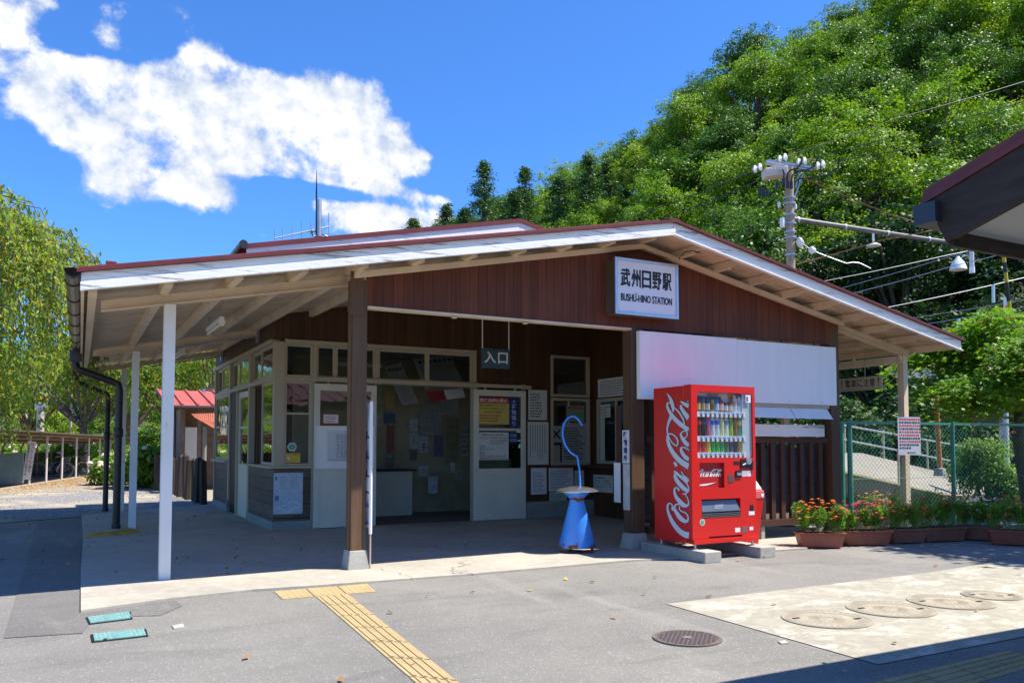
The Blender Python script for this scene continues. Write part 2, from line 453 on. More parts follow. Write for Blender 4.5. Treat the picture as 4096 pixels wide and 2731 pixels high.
M_asph = asphalt_mat()
M_slab = concrete_mat('slab_concrete', (.46, .42, .35), (.31, .29, .25), (.60, .56, .47))
M_pad = concrete_mat('pad_concrete', (.36, .335, .27), (.27, .25, .20), (.58, .55, .46), cracks=False, flake=.7)
M_conc = concrete_mat('block_concrete', (.46, .44, .39), (.30, .29, .26), (.58, .56, .5), cracks=False, scale=4)
M_ramp = concrete_mat('ramp_concrete', (.27, .24, .20), (.19, .17, .14), (.36, .33, .27), cracks=False)
M_found = concrete_mat('foundation_concrete', (.34, .35, .31), (.2, .22, .19), (.45, .45, .4), cracks=False, scale=3)
M_gable = wood_mat('gable_boards', (.115, .028, .010), (.225, .070, .027), 'x', .105, (45, 45, 1.3), .3)
M_wallx = wood_mat('wall_boards_vertical', (.066, .027, .010), (.135, .060, .022), 'xy', .105, (45, 45, 1.3), .12)
M_post = wood_mat('post_wood', (.115, .060, .030), (.24, .14, .075), 'x', .5, (60, 60, 1.2), .3, seam=0)
M_slat = wood_mat('slat_wood', (.075, .028, .018), (.14, .06, .038), 'x', .9, (60, 60, 1.5), .15, seam=0)
M_clap = wood_mat('clapboards', (.10, .075, .050), (.20, .155, .11), 'z', .19, (3.0, 3.0, 40), .15, seam=.9)
M_bargedark = wood_mat('dark_bargeboard', (.030, .018, .010), (.085, .055, .035), 'z', 5, (6, 6, 30), .35, seam=0, fleckc=(.12, .11, .09))
M_stake = wood_mat('tarred_wood', (.03, .022, .018), (.09, .065, .05), 'x', 3, (30, 30, 3), .4, seam=0, fleckc=(.22, .17, .12))
M_fascia = paint_mat('fascia_paint', (.84, .82, .77), (.26, .24, .22), .9, (1.2, 30, 30), thr=(.545, .585), dirt=.12, dirtc=(.55, .53, .5))
M_rafter = paint_mat('rafter_paint', (.76, .61, .42), (.30, .24, .17), .5, (12, 1.0, 12), dirt=.45, dirtc=(.36, .29, .2))
M_deck = paint_mat('deck_paint', (.70, .54, .37), (.24, .16, .10), .8, (1.6, 22, 10), thr=(.52, .60), dirt=.6, dirtc=(.38, .30, .20))
M_steel = paint_mat('column_paint', (.82, .80, .76), (.30, .13, .07), .8, (12, 12, 3), thr=(.63, .68), dirt=.15)
M_cream = paint_mat('frame_paint', (.47, .41, .29), (.25, .2, .14), .45, (14, 14, 2), dirt=.3, dirtc=(.3, .25, .17))
M_creamd = mat('door_paint', (.68, .64, .52), .5, var=.08, vscale=3, dirt=.25, dirtc=(.35, .32, .26))
M_whiteb = mat('white_board', (.88, .86, .82), .45, var=.04, vscale=1.6, dirt=.16, dirtc=(.60, .60, .59), stretch=(5, 5, .8))
M_white = mat('white_plain', (.80, .80, .78), .5)
M_red = mat('roof_red', (.15, .022, .017), .45, var=.25, vscale=4, bump=.1, dirt=.3, dirtc=(.14, .03, .025))
M_redshed = mat('shed_roof_red', (.42, .085, .055), .5, var=.3, vscale=5, dirt=.4, dirtc=(.22, .06, .04))  # lighter red, for the outhouse roof and the clerestory wall
M_rust = mat('rusted_iron', (.36, .10, .05), .8, var=.4, vscale=9, dirt=.5, dirtc=(.12, .05, .03), bump=.3)
M_gut = mat('gutter_brown', (.035, .022, .018), .28, spec=.6, var=.2)
M_black = mat('black_plastic', (.015, .015, .016), .35)
M_pipe = mat('black_pipe', (.022, .018, .016), .35, var=.2)
M_glass = glass_mat('window_glass', (.80, .86, .83), 1.5)
M_dglass = glass_mat('display_glass', (.98, .99, .99), .22)
M_ink = mat('black_ink', (.02, .02, .022), .6)
M_navy = mat('navy_ink', (.025, .03, .17), .6)
M_redink = mat('red_ink', (.50, .03, .03), .6)
M_inkgrey = mat('grey_ink', (.22, .22, .23), .7)
M_wink = mat('white_ink', (.80, .80, .80), .6)
M_paper = mat('poster_paper', (.66, .66, .60), .7, var=.08, vscale=3)
M_paperw = mat('poster_paper_white', (.74, .75, .76), .6, var=.05, vscale=3)
M_alu = mat('aluminium', (.55, .56, .58), .35, metal=.85, var=.12, vscale=8)
M_gal = mat('galvanised_steel', (.45, .47, .5), .4, metal=.7, var=.2)
M_dark = mat('dark_interior', (.03, .028, .025), .8)
M_int = mat('interior_plaster', (.40, .34, .22), .8, var=.15)
M_ceil = mat('interior_ceiling', (.35, .35, .33), .8)

# ------------------------------------------------------------------ ground
gm = MB()
gm.add([(-400, -200, 0), (500, -200, 0), (500, 700, 0), (-400, 700, 0)], [(0, 1, 2, 3)])
M_earth = concrete_mat('yard_earth', (.36, .31, .23), (.26, .22, .16), (.46, .41, .32), cracks=False, scale=1.2)
struct('ground', gm, M_earth)
am = MB()
am.add([(-30, -60, .004), (30, -60, .004), (30, -2, .004), (12, 1.0, .004), (6.9, 1.0, .004), (6.9, 7.8, .004), (-2.2, 8.2, .004), (-3.6, 7.45, .004), (-14, 7.0, .004), (-30, 6.5, .004)], [tuple(range(10))])
struct('asphalt_forecourt', am, M_asph)
# darker newer asphalt strip beside the slab
def slab_pt(u, v, z): p = PZ(u, v, z); return (p.x, p.y, z)
M_asph2 = asphalt_mat(); M_asph2.name = 'asphalt_dark'
for nd in M_asph2.node_tree.nodes:
    if nd.type == 'MIX' and not nd.inputs[6].is_linked and abs(nd.inputs[6].default_value[0] - .205) < .001:
        nd.inputs[6].default_value = (.145, .14, .13, 1); nd.inputs[7].default_value = (.225, .215, .195, 1)
pm = MB()
pp = [slab_pt(u, v, .008) for u, v in [(330, 2442), (690, 2392), (730, 2420), (640, 2460), (520, 2462), (360, 2490), (330, 2530), (15, 2550), (60, 2400), (110, 2240), (150, 2085), (318, 2068)]]
pm.add(pp, [tuple(range(len(pp)))])
struct('asphalt_patch', pm, M_asph2)
# gravel
m = bpy.data.materials.new('gravel'); m.use_nodes = True
q = NT(m.node_tree); b = m.node_tree.nodes['Principled BSDF']
co = q.new('ShaderNodeTexCoord').outputs['Object']
vc = q.voro(co, 38, 'F1', 1); vd = q.voro(co, 38, 'F1', 0); rr = q.sep(vc)
c = q.mix(rr[0], (.30, .30, .31), (.66, .66, .68)); c = q.mix(q.rng(vd, .25, .6), c, (.12, .11, .10))
n_ = q.noise(co, .5, 6, .65, .4)
c = q.mix(q.rng(n_, .48, .60), c, (.42, .36, .26))
q.put(b.inputs['Base Color'], c); b.inputs['Roughness'].default_value = .9
bn = q.new('ShaderNodeBump'); bn.inputs['Strength'].default_value = 1; bn.inputs['Distance'].default_value = .02
q.put(bn.inputs['Height'], q.math('SUBTRACT', 1.0, vd)); q.put(b.inputs['Normal'], bn.outputs[0])
M_gravel = m
gv = MB()
gp = [(-5, 7.3), (-3.4, 7.45), (-2.2, 8.2), (0.1, 9.4), (0.1, 15.0), (-1.0, 17.0), (-3.0, 17.5), (-5.5, 15.5), (-9, 12), (-10, 7.2)]
gv.add([(x, y, .012) for x, y in gp], [tuple(range(len(gp)))])
struct('gravel_yard', gv, M_gravel)
# concrete porch slab, flush at the front, ragged edge
sl = MB()
fr_edge = [(323, 2440), (695, 2389), (1010, 2356), (1250, 2340), (1500, 2322), (1900, 2292), (2200, 2266), (2500, 2240), (2646, 2231)]
P = [slab_pt(u, v, .025) for u, v in fr_edge] + [(5.25, -.86, .025), (5.4, -.55, .025), (6.9, -.35, .025), (6.9, 4.2, .025), (.12, 4.2, .025), (.12, 10, .025), (-1.2, 9.3, .025), (-2.28, 8.3, .025), (-2.27, 4, .025), (-2.30, 1.5, .025)]
sl.prism([(p[0], p[1], -.1) for p in P], (0, 0, .125))
struct('porch_slab', sl, M_slab)
# concrete pad with the tank covers
pd_ = MB()
q1 = [slab_pt(u, v, .009) for u, v in [(2665, 2413), (3512, 2655)]]
q1.append((6.2, -4.62, .009)); q1.append((6.2, -2.55, .009)); q1.append(slab_pt(3700, 2290, .009))
pd_.add(q1, [tuple(range(len(q1)))])
struct('concrete_pad', pd_, M_pad)

# ------------------------------------------------------------------ the station building
XR = 3.476
def zt(x, y): return 3.75 - .198 * abs(x - XR) + .0150 * (y + .604)
def zu(x, y): return 4.66 - .215 * abs(x - XR)
B = thing('station_building', 'single-storey wooden station house with red metal gable roof, deep eaves and open porch', 'station building', (0, 0, 0))

def roof_strip(mb, x0, x1, y0, y1, o_top, o_bot, f=None):
    f = f or zt
    mb.hexa([(x0, y0, f(x0, y0) + o_bot), (x1, y0, f(x1, y0) + o_bot), (x1, y1, f(x1, y1) + o_bot), (x0, y1, f(x0, y1) + o_bot)],
            [(x0, y0, f(x0, y0) + o_top), (x1, y0, f(x1, y0) + o_top), (x1, y1, f(x1, y1) + o_top), (x0, y1, f(x0, y1) + o_top)])
XL, XRR, YB = -2.36, 8.60, 9.75
rf = MB()
roof_strip(rf, XL - .03, XR, -.69, YB, -.008, -.028); roof_strip(rf, XR, XRR + .03, -.69, YB, -.008, -.030)
# turned-down metal verge
roof_strip(rf, XL - .03, XR, -.69, -.682, -.028, -.036); roof_strip(rf, XR, XRR + .03, -.69, -.682, -.028, -.036)
for k in range(24):   # batten ribs running down the slope
    y = -.45 + k * .44
    for s0, s1 in ((XL - .02, XR - .05), (XR + .05, XRR + .02)):
        rf.hexa([(s0, y - .02, zt(s0, y)), (s1, y - .02, zt(s1, y)), (s1, y + .02, zt(s1, y)), (s0, y + .02, zt(s0, y))],
                [(s0, y - .015, zt(s0, y) + .045), (s1, y - .015, zt(s1, y) + .045), (s1, y + .015, zt(s1, y) + .045), (s0, y + .015, zt(s0, y) + .045)])
rf.beam((XR, -.66, zt(XR, -.6) - .002), (XR, YB, zt(XR, YB) - .002), .16, .016)
obj('roof', rf, M_red, B)
c_ = PY(445, 1058, -.35); k = MB(); k.hexa([(c_.x - .05, -.40, zt(c_.x, -.4) - .008), (c_.x + .05, -.40, zt(c_.x, -.4) - .008), (c_.x + .05, -.30, zt(c_.x, -.4) - .008), (c_.x - .05, -.30, zt(c_.x, -.4) - .008)], [(c_.x - .04, -.39, zt(c_.x, -.4) + .085), (c_.x + .04, -.39, zt(c_.x, -.4) + .085), (c_.x + .04, -.31, zt(c_.x, -.4) + .085), (c_.x - .04, -.31, zt(c_.x, -.4) + .085)]); obj('snow_stop', k, M_red, B, bev=.006)
dk = MB()
roof_strip(dk, XL, XR - .001, -.6, YB - .05, -.032, -.052); roof_strip(dk, XR + .001, XRR, -.6, YB - .05, -.032, -.052)
obj('roof_deck', dk, M_deck, B)
fs = MB(); fs2 = MB()
roof_strip(fs, XL, XR - .004, -.642, -.602, -.033, -.175)
obj('fascia', fs, M_fascia, B, bev=.003)
roof_strip(fs2, XR + .004, XRR, -.642, -.602, -.033, -.175)
obj('fascia', fs2, M_fascia, B, bev=.003)
# sunlit lower batten of the verge board (proud of the board above it)
f3 = MB(); roof_strip(f3, XL - .004, XR - .004, -.684, -.644, -.112, -.182)
obj('fascia_batten', f3, M_fascia, B, bev=.004)
f3 = MB(); roof_strip(f3, XR + .004, XRR, -.672, -.644, -.163, -.182); obj('fascia_batten', f3, M_fascia, B, bev=.003)
# eave boards along the two low sides
for xe in (XL, XRR):
    e = MB(); s = 1 if xe < 0 else -1
    e.hexa([(xe, -.6, zt(xe, -.6) - .15), (xe + .025 * s, -.6, zt(xe, -.6) - .15), (xe + .025 * s, YB, zt(xe, YB) - .15), (xe, YB, zt(xe, YB) - .15)],
           [(xe, -.6, zt(xe, -.6) - .053), (xe + .025 * s, -.6, zt(xe, -.6) - .053), (xe + .025 * s, YB, zt(xe, YB) - .053), (xe, YB, zt(xe, YB) - .053)])
    obj('eave_board', e, M_rafter, B)
# rafters (purlins) running front to back
for k in range(-10, 11):
    x = XR + k * .575
    if x < XL + .05 or x > XRR - .05: continue
    r_ = MB(); w = .034
    y_end = YB - .1 if (x < .12 or x > 6.85) else (4.05 if x < 5.5 else 4.05)
    def seg(y0, y1, o):
        r_.hexa([(x - w, y0, zt(x, y0) - o), (x + w, y0, zt(x, y0) - o), (x + w, y1, zt(x, y1) - o), (x - w, y1, zt(x, y1) - o)],
                [(x - w, y0, zt(x, y0) - .054), (x + w, y0, zt(x, y0) - .054), (x + w, y1, zt(x, y1) - .054), (x - w, y1, zt(x, y1) - .054)])
    seg(-.6, -.3, .118); seg(-.3, y_end, .150)
    obj('rafter', r_, M_rafter, B)
# sloping beams: cream wood trim on the gable, steel channels out over the porch sides
def slope_beam(name, x0, x1, y0, y1, o0, o1, mt):
    b_ = MB(); roof_strip(b_, x0, x1, y0, y1, -o0, -o1); obj(name, b_, mt, B, bev=.004)
slope_beam('gable_trim', -.0, XR, -.075, -.012, .152, .212, M_rafter)
slope_beam('gable_trim', XR, 6.9, -.075, -.012, .152, .212, M_rafter)
for (a, c_, yy) in [(-2.2, .02, .25), (6.93, 8.48, .1)]:
    b_ = MB()
    roof_strip(b_, a, c_, yy - .045, yy + .045, -.152, -.160); roof_strip(b_, a, c_, yy - .045, yy + .045, -.236, -.244)
    roof_strip(b_, a, c_, yy - .006, yy + .006, -.160, -.236)
    obj('steel_beam', b_, M_rafter, B)
for yy in (5.3, 8.95):
    b_ = MB()
    roof_strip(b_, -2.2, .1, yy - .045, yy + .045, -.122, -.130); roof_strip(b_, -2.2, .1, yy - .045, yy + .045, -.206, -.214)
    roof_strip(b_, -2.2, .1, yy - .006, yy + .006, -.130, -.206)
    obj('steel_beam', b_, M_rafter, B)
    t_ = MB(); t_.tube([(-1.2, yy - .06, zt(-1.2, yy) - .25), (.08, yy - .06, zt(.08, yy) - .24)], .014); obj('conduit', t_, M_gal, B)
# right-hand low beam under the eave, running front to back
for xx in (8.33,):
    b_ = MB(); b_.box((xx - .04, .1, zt(xx, .1) - .36), (xx + .04, 6, zt(xx, .1) - .25)); obj('beam', b_, M_rafter, B, bev=.004)
# steel H columns
def hcol(x, y, ztop, w=.096, d=.10, name='column', z0=.025, mt=None):
    h = MB()
    h.box((x, y, z0), (x + w, y + .009, ztop)); h.box((x, y + d - .009, z0), (x + w, y + d, ztop)); h.box((x + w / 2 - .004, y + .009, z0), (x + w / 2 + .004, y + d - .009, ztop))
    if x > 0: h.prism([(x - .001, y + .012, ztop - .001), (x - .07, y + .012, ztop - .001), (x - .001, y + .012, ztop - .15)], (0, .01, 0))
    return obj(name, h, mt or M_steel, B)
hcol(-1.688, .2, zt(-1.64, .25) - .246)
hcol(-1.688, 5.42 - .1, zt(-1.64, 5.3) - .216)
hcol(-1.688, 8.9, zt(-1.64, 8.95) - .216)
hcol(8.29, .05, zt(8.33, .1) - .246, z0=0, mt=M_rafter)
hcol(8.29, 5.2, zt(8.33, 5.2) - .36, z0=0, mt=M_rafter)
# wooden posts on flared concrete footings
def wood_post(x0, x1, y0, y1, ztop, pz, nm='post'):
    b_ = MB(); b_.box((x0, y0, pz), (x1, y1, ztop)); o = obj(nm, b_, M_post, B, bev=.004)
    s_ = MB(); s_.box((x0 - .012, y0 + .03, pz), (x0 - .001, y0 + .075, ztop)); obj('post_strip', s_, M_post, o)
    f_ = MB(); e = .035
    f_.hexa([(x0 - e, y0 - e, .02), (x1 + e, y0 - e, .02), (x1 + e, y1 + e, .02), (x0 - e, y1 + e, .02)],
            [(x0 - .012, y0 - .012, pz - .001), (x1 + .012, y0 - .012, pz - .001), (x1 + .012, y1 + .012, pz - .001), (x0 - .012, y1 + .012, pz - .001)])
    obj('footing', f_, M_conc, o, bev=.008)
    return o
wood_post(0, .147, .0, .17, 2.86, .205)
wood_post(3.355, 3.535, .0, .17, 2.60, .205)
wood_post(6.70, 6.87, .0, .17, 2.85, .05)
# scarf block at the head of the left post
b_ = MB(); b_.box((-.03, -.022, 2.50), (.10, -.003, 2.93)); obj('post_cap', b_, M_post, B, bev=.003)
# gable wall of narrow vertical boards
gw = MB()
gw.prism([(.147, 0.002, 2.602), (6.87, 0.002, 2.602), (6.87, 0.002, zt(6.87, 0) - .153), (XR, 0.002, zt(XR, 0) - .153), (.147, 0.002, zt(.147, 0) - .153)], (0, .03, 0))
obj('gable_wall', gw, M_gable, B)
l_ = MB(); l_.box((.147, -.012, 2.578), (3.355, .10, 2.602)); obj('lintel', l_, M_rafter, B, bev=.003)
for xx in (1.1, 1.95):
    k_ = MB(); k_.lathe([(.008, 0), (.03, .004), (.03, .012), (.014, .022), (.006, .026)][::-1], (xx, .03, 2.551), 10); obj('bolt_cap', k_, M_rafter, B)
# back of gable lining so the porch is dark
# ---- office: front wall (faces the porch), y = 4.1
YF = 4.1
def fw(mb, x0, x1, z0, z1, y0=YF, y1=YF + .1): mb.box((x0, y0, z0), (x1, y1, z1))
wall = MB()
wall.prism([(.1, YF, 2.765), (7.0, YF, 2.765), (7.0, YF, zt(7.0, YF) - .054), (XR, YF, zt(XR, YF) - .054), (.1, YF, zt(.1, YF) - .054)], (0, .1, 0))
fw(wall, 3.295, 4.70, 2.17, 2.765); fw(wall, 4.185, 4.69, .30, 2.17)
fw(wall, 4.69, 5.55, .30, .90); fw(wall, 5.47, 5.55, .9, 2.765)
obj('wall', wall, M_wallx, B)
fo = MB(); fw(fo, 3.24, 5.55, .0, .30, YF - .02); obj('foundation', fo, M_found, B, bev=.006)
# lower clapboard apron and its stone base
ap = MB(); fw(ap, .11, .66, .15, .9, YF + .01); obj('apron', ap, M_clap, B)
fb = MB(); fw(fb, .085, .66, .0, .15, YF - .015, YF + .12); obj('foundation', fb, M_found, B, bev=.006)
si = MB(); si.box((.03, YF - .06, .9), (.665, YF + .11, .935)); obj('sill', si, M_cream, B, bev=.004)
# cream framing: posts and rails, then each window with its own pane
def front_bar(nm, x0, x1, z0, z1, y0, y1=YF + .1):
    k = MB(); fw(k, x0, x1, z0, z1, y0, y1); return obj(nm, k, M_cream, B, bev=.003)
k = MB(); k.box((.096, YF - .006, .935), (.245, YF + .104, 2.72)); obj('corner_post', k, M_cream, B, bev=.003)
front_bar('head_rail', .24, 3.29, 2.16, 2.215, YF - .01); front_bar('head_rail', .24, 3.29, 2.70, 2.76, YF - .03)
front_bar('frame_post', .64, .675, .0, 2.16, YF); front_bar('frame_post', .655, .70, 2.215, 2.70, YF - .03)
front_bar('frame_post', 1.605, 1.64, 2.215, 2.70, YF); front_bar('frame_post', 3.235, 3.295, .0, 2.70, YF - .012); front_bar('frame_post', 1.60, 1.63, .0, 2.16, YF + .02)
def front_window(x0, x1, z0, z1, mid=None, w=.035, ya=YF + .015, yb=YF + .07):
    k = MB(); k.box((x0, ya, z0), (x0 + w, yb, z1)); k.box((x1 - w, ya, z0), (x1, yb, z1)); k.box((x0 + w, ya, z0), (x1 - w, yb, z0 + w)); k.box((x0 + w, ya, z1 - w), (x1 - w, yb, z1))
    if mid: k.box((x0 + w, ya + .01, mid - .015), (x1 - w, yb - .01, mid + .015))
    o = obj('window', k, M_cream, B)
    p_ = MB(); p_.box((x0 + w - .01, YF + .035, z0 + w - .01), (x1 - w + .01, YF + .039, z1 - w + .01)); obj('pane', p_, M_glass, o)
front_window(.245, .64, .936, 2.159, 1.69)
for x0, x1 in ((.246, .654), (.701, .985), (.986, 1.604), (1.641, 2.45), (2.451, 3.234)): front_window(x0, x1, 2.216, 2.699)
# sliding-door track
tr = MB(); tr.box((.63, YF - .085, 2.165), (4.27, YF - .04, 2.215)); tr.box((.63, YF - .085, 2.213), (4.27, YF - .012, 2.223))
for x in (.64, 1.62, 3.24, 4.10): tr.box((x, YF - .095, 2.15), (x + .05, YF - .013, 2.235))
obj('door_track', tr, M_cream, B, bev=.003)
def sliding_door(x0, x1, y, z0, z1, zmid, zrail, board=False):
    d = MB(); t = .035; st = .085
    d.box((x0, y, z0), (x0 + st, y + t, z1)); d.box((x1 - st, y, z0), (x1, y + t, z1))
    d.box((x0 + st, y, z1 - .10), (x1 - st, y + t, z1)); d.box((x0 + st, y, z0), (x1 - st, y + t, z0 + .15))
    d.box((x0 + st, y, zmid - .09), (x1 - st, y + t, zmid))
    if zrail: d.box((x0 + st, y + .004, zrail - .02), (x1 - st, y + t - .004, zrail + .02))
    o = obj('sliding_door', d, M_creamd, B, bev=.004)
    pp_ = MB(); n = 12; w = (x1 - x0 - 2 * st) / n
    for i in range(n): pp_.box((x0 + st + i * w + .0006, y + .010, z0 + .15), (x0 + st + (i + 1) * w - .0006, y + t - .008, zmid - .09))
    obj('door_panel', pp_, M_creamd, o)
    g_ = MB(); g_.box((x0 + st, y + .016, zmid), (x1 - st, y + .020, z1 - .1)); obj('pane', g_, M_glass, o)
    h_ = MB(); h_.box((x0 + .03, y - .006, .80), (x0 + .045, y - .001, .90)); obj('handle', h_, M_gal, o)
    for xx in (x0 + .2, x1 - .2):
        k = MB(); k.box((xx - .015, y + .004, z1), (xx + .015, y + .02, z1 + .05)); obj('roller', k, M_gal, o)
    return o
door_l = sliding_door(.66, 1.60, YF - .075, .035, 2.13, .95, None)
door_r = sliding_door(3.225, 4.17, YF - .075, .035, 2.13, .86, 1.49)
# right-hand window of the office, with its transom
front_window(4.69, 5.475, .90, 2.04, None, .045, YF - .02, YF + .05); front_window(4.69, 5.475, 2.06, 2.765, None, .045, YF - .02, YF + .05)
k = MB(); k.box((5.05, YF + .02, .95), (5.08, YF + .034, 1.99)); obj('mullion', k, M_cream, B)
# ticket-window bay wall, x = 5.55, coming toward the viewer
tb = MB(); XB = 5.55
tb.box((XB, 2.6, .0), (XB + .1, YF, .92)); tb.box((XB, 2.6, 2.03), (XB + .1, YF, zt(XB, 3) - .06)); tb.box((XB, 2.6, .92), (XB + .1, 2.86, 2.03)); tb.box((XB, 3.95, .92), (XB + .1, YF, 2.03))
tb.box((XB, 2.5, .0), (7.0, 2.6, zt(7.0, 2.5) - .06))
obj('wall', tb, M_wallx, B)
tf = MB()
tf.box((XB - .03, 2.86, .92), (XB + .02, 2.92, 2.03)); tf.box((XB - .03, 3.89, .92), (XB + .02, 3.95, 2.03)); tf.box((XB - .03, 2.92, 1.97), (XB + .02, 3.89, 2.03)); tf.box((XB - .03, 2.92, .92), (XB + .02, 3.89, .97))
tf.box((XB - .02, 3.38, .97), (XB + .01, 3.42, 1.97))
obj('window_frame', tf, M_cream, B, bev=.003)
pn = MB(); pn.box((XB + .022, 2.9, .95), (XB + .026, 3.9, 1.99)); obj('pane', pn, M_glass, B)
ct = MB(); ct.box((XB - .28, 2.6, .86), (XB - .001, YF - .05, .90)); ct.box((4.69, YF - .25, .86), (XB - .28, YF - .05, .90)); obj('counter', ct, M_slat, B, bev=.004)
# ---- office: side wall, x = 0.1
def zz(z, y): return z + (y - 4.1) * .0106 * min(1, z / 2.2)
def sw(mb, y0, y1, z0, z1, x0=.1, x1=.2):
    mb.hexa([(x0, y0, zz(z0, y0)), (x1, y0, zz(z0, y0)), (x1, y1, zz(z0, y1)), (x0, y1, zz(z0, y1))],
            [(x0, y0, zz(z1, y0)), (x1, y0, zz(z1, y0)), (x1, y1, zz(z1, y1)), (x0, y1, zz(z1, y1))])
YE = 9.9
sw_ = MB()
sw_.prism([(.1, YF + .1, zz(2.765, YF)), (.1, YE, zz(2.765, YE)), (.1, YE, zt(.1, YE) - .054), (.1, YF + .1, zt(.1, YF) - .054)], (.1, 0, 0))
obj('wall', sw_, M_wallx, B)
for a, c_ in ((YF + .11, 6.05), (8.05, YE)):
    ap = MB(); sw(ap, a, c_, .15, .9, .11); obj('apron', ap, M_clap, B)
    si = MB(); sw(si, a, c_ + .01 if c_ < 7 else c_, .9, .935, .03); obj('sill', si, M_cream, B, bev=.003)
for p0, p1 in (((.085, YF + .12, 0), (.2, 6.1, .15)), ((.085, 8.03, 0), (.2, YE, .15)), ((.06, 7.95, 0), (.12, 8.029, .22))):
    fb = MB(); fb.box(p0, p1); obj('foundation', fb, M_found, B, bev=.004)
for nm, y0, y1, z0, z1, x0 in (('head_rail', YF + .1, YE, 2.16, 2.225, .088), ('head_rail', YF + .1, YE + .03, 2.70, 2.76, .06), ('frame_post', 6.0, 6.12, .0, 2.16, .092), ('frame_post', 7.2, 7.26, .0, 2.16, .092), ('frame_post', 7.98, 8.1, .22, 2.16, .092), ('frame_post', YE - .08, YE, .15, 2.16, .092),
                               ('frame_post', 6.0, 6.12, 2.225, 2.70, .092), ('frame_post', 7.98, 8.1, 2.225, 2.70, .092), ('frame_post', YE - .08, YE, 2.225, 2.70, .092)):
    k = MB(); sw(k, y0, y1, z0, z1, x0); obj(nm, k, M_cream, B, bev=.002)
def side_window(y0, y1, z0, z1, xx, mid=None, w=.045):
    k = MB(); sw(k, y0, y0 + w, z0, z1, xx, xx + .03); sw(k, y1 - w, y1, z0, z1, xx, xx + .03); sw(k, y0 + w, y1 - w, z0, z0 + w, xx, xx + .03); sw(k, y0 + w, y1 - w, z1 - w, z1, xx, xx + .03)
    if mid: sw(k, y0 + w, y1 - w, mid - .015, mid + .015, xx + .004, xx + .026)
    o = obj('window', k, M_cream, B)
    p_ = MB(); sw(p_, y0 + w - .01, y1 - w + .01, z0 + w - .01, z1 - w + .01, xx + .013, xx + .016); obj('pane', p_, M_glass, o)
for a, c_ in ((4.26, 5.98), (6.14, 7.96), (8.12, 9.80)):
    mid = (a + c_) / 2; side_window(a, mid + .03, 2.226, 2.699, .110); side_window(mid - .03, c_, 2.226, 2.699, .145)
side_window(4.2, 5.06, .936, 2.159, .11, 1.56); side_window(8.12, 9.80, .936, 2.159, .11, 1.56)
# second sash half open, dark bars inside
sb = MB()
for k in range(4): sw(sb, 5.2 + k * .2, 5.23 + k * .2, .935, 2.16, .15, .17)
obj('window_bars', sb, M_post, B)
# side door
d = MB(); sw(d, 6.12, 6.2, .02, 2.13, .13, .165); sw(d, 7.12, 7.2, .02, 2.13, .13, .165); sw(d, 6.2, 7.12, 2.03, 2.13, .13, .165); sw(d, 6.2, 7.12, .02, .9, .13, .165); sw(d, 6.2, 7.12, 1.50, 1.54, .135, .16)
o = obj('door', d, M_creamd, B, bev=.003)
pn = MB(); sw(pn, 6.2, 7.12, .9, 2.03, .145, .149); obj('pane', pn, M_glass, o)
b_ = MB(); sw(b_, 7.26, 7.98, .15, 2.16, .12, .16); obj('wall', b_, M_wallx, B)
# metal brackets where the porch beams meet the wall
for yy in (5.3, 8.95):
    k = MB(); k.box((.06, yy - .05, zt(.1, yy) - .34), (.098, yy + .05, zt(.1, yy) - .11)); obj('bracket', k, M_gal, B)
# small sill roof at far end
k = MB(); k.prism([(-.08, 9.92, 2.42), (.2, 9.92, 2.50), (.2, 9.92, 2.44), (-.08, 9.92, 2.36)], (0, .6, 0)); obj('hood', k, M_fascia, B)
# remaining outer walls and interior
ow = MB(); ow.box((6.9, 2.6, 0), (7.0, YE, 3.0)); ow.box((.2, YE - .1, 0), (2.4, YE, 3.1)); ow.box((3.4, YE - .1, 0), (4.7, YE, 3.1)); ow.box((5.5, YE - .1, 0), (6.9, YE, 3.1)); ow.box((2.4, YE - .1, 0), (5.5, YE, .9)); ow.box((2.4, YE - .1, 2.1), (5.5, YE, 3.1))
obj('rear_wall', ow, M_wallx, B)
ii = MB(); ii.box((.21, YF + .11, 2.80), (6.89, YE - .11, 2.84)); obj('ceiling', ii, M_ceil, B)
ii = MB(); ii.box((.9, 6.4, .0), (4.3, 6.46, 2.8)); ii.box((4.3, 4.9, 0), (4.36, 6.46, 1.0)); obj('partition', ii, M_int, B)
ii = MB(); ii.box((1.75, 5.9, .0), (2.9, 6.39, .78)); o = obj('ticket_counter', ii, M_creamd, B, bev=.005)
k = MB(); k.box((1.70, 5.82, .782), (2.95, 6.39, .81)); obj('counter_top', k, M_dark, o, bev=.004)
# ---- upper roof
ur = MB()
UL, UR_, UY0, UY1 = -.52, 7.47, 2.93, 10.3
roof_strip(ur, UL, XR, UY0, UY1, 0, -.035, zu); roof_strip(ur, XR, UR_, UY0, UY1, 0, -.035, zu)
roof_strip(ur, UL, XR, UY0, UY0 + .02, -.035, -.06, zu); roof_strip(ur, XR, UR_, UY0, UY0 + .02, -.035, -.06, zu)
for k in range(16):
    y = UY0 + .3 + k * .45
    for s0, s1 in ((UL, XR), (XR, UR_)):
        ur.hexa([(s0, y - .02, zu(s0, y)), (s1, y - .02, zu(s1, y)), (s1, y + .02, zu(s1, y)), (s0, y + .02, zu(s0, y))],
                [(s0, y - .015, zu(s0, y) + .045), (s1, y - .015, zu(s1, y) + .045), (s1, y + .015, zu(s1, y) + .045), (s0, y + .015, zu(s0, y) + .045)])
obj('upper_roof', ur, M_red, B)
uf = MB(); roof_strip(uf, UL + .01, XR - .003, UY0 + .022, UY0 + .05, -.037, -.19, zu); obj('fascia', uf, M_fascia, B)
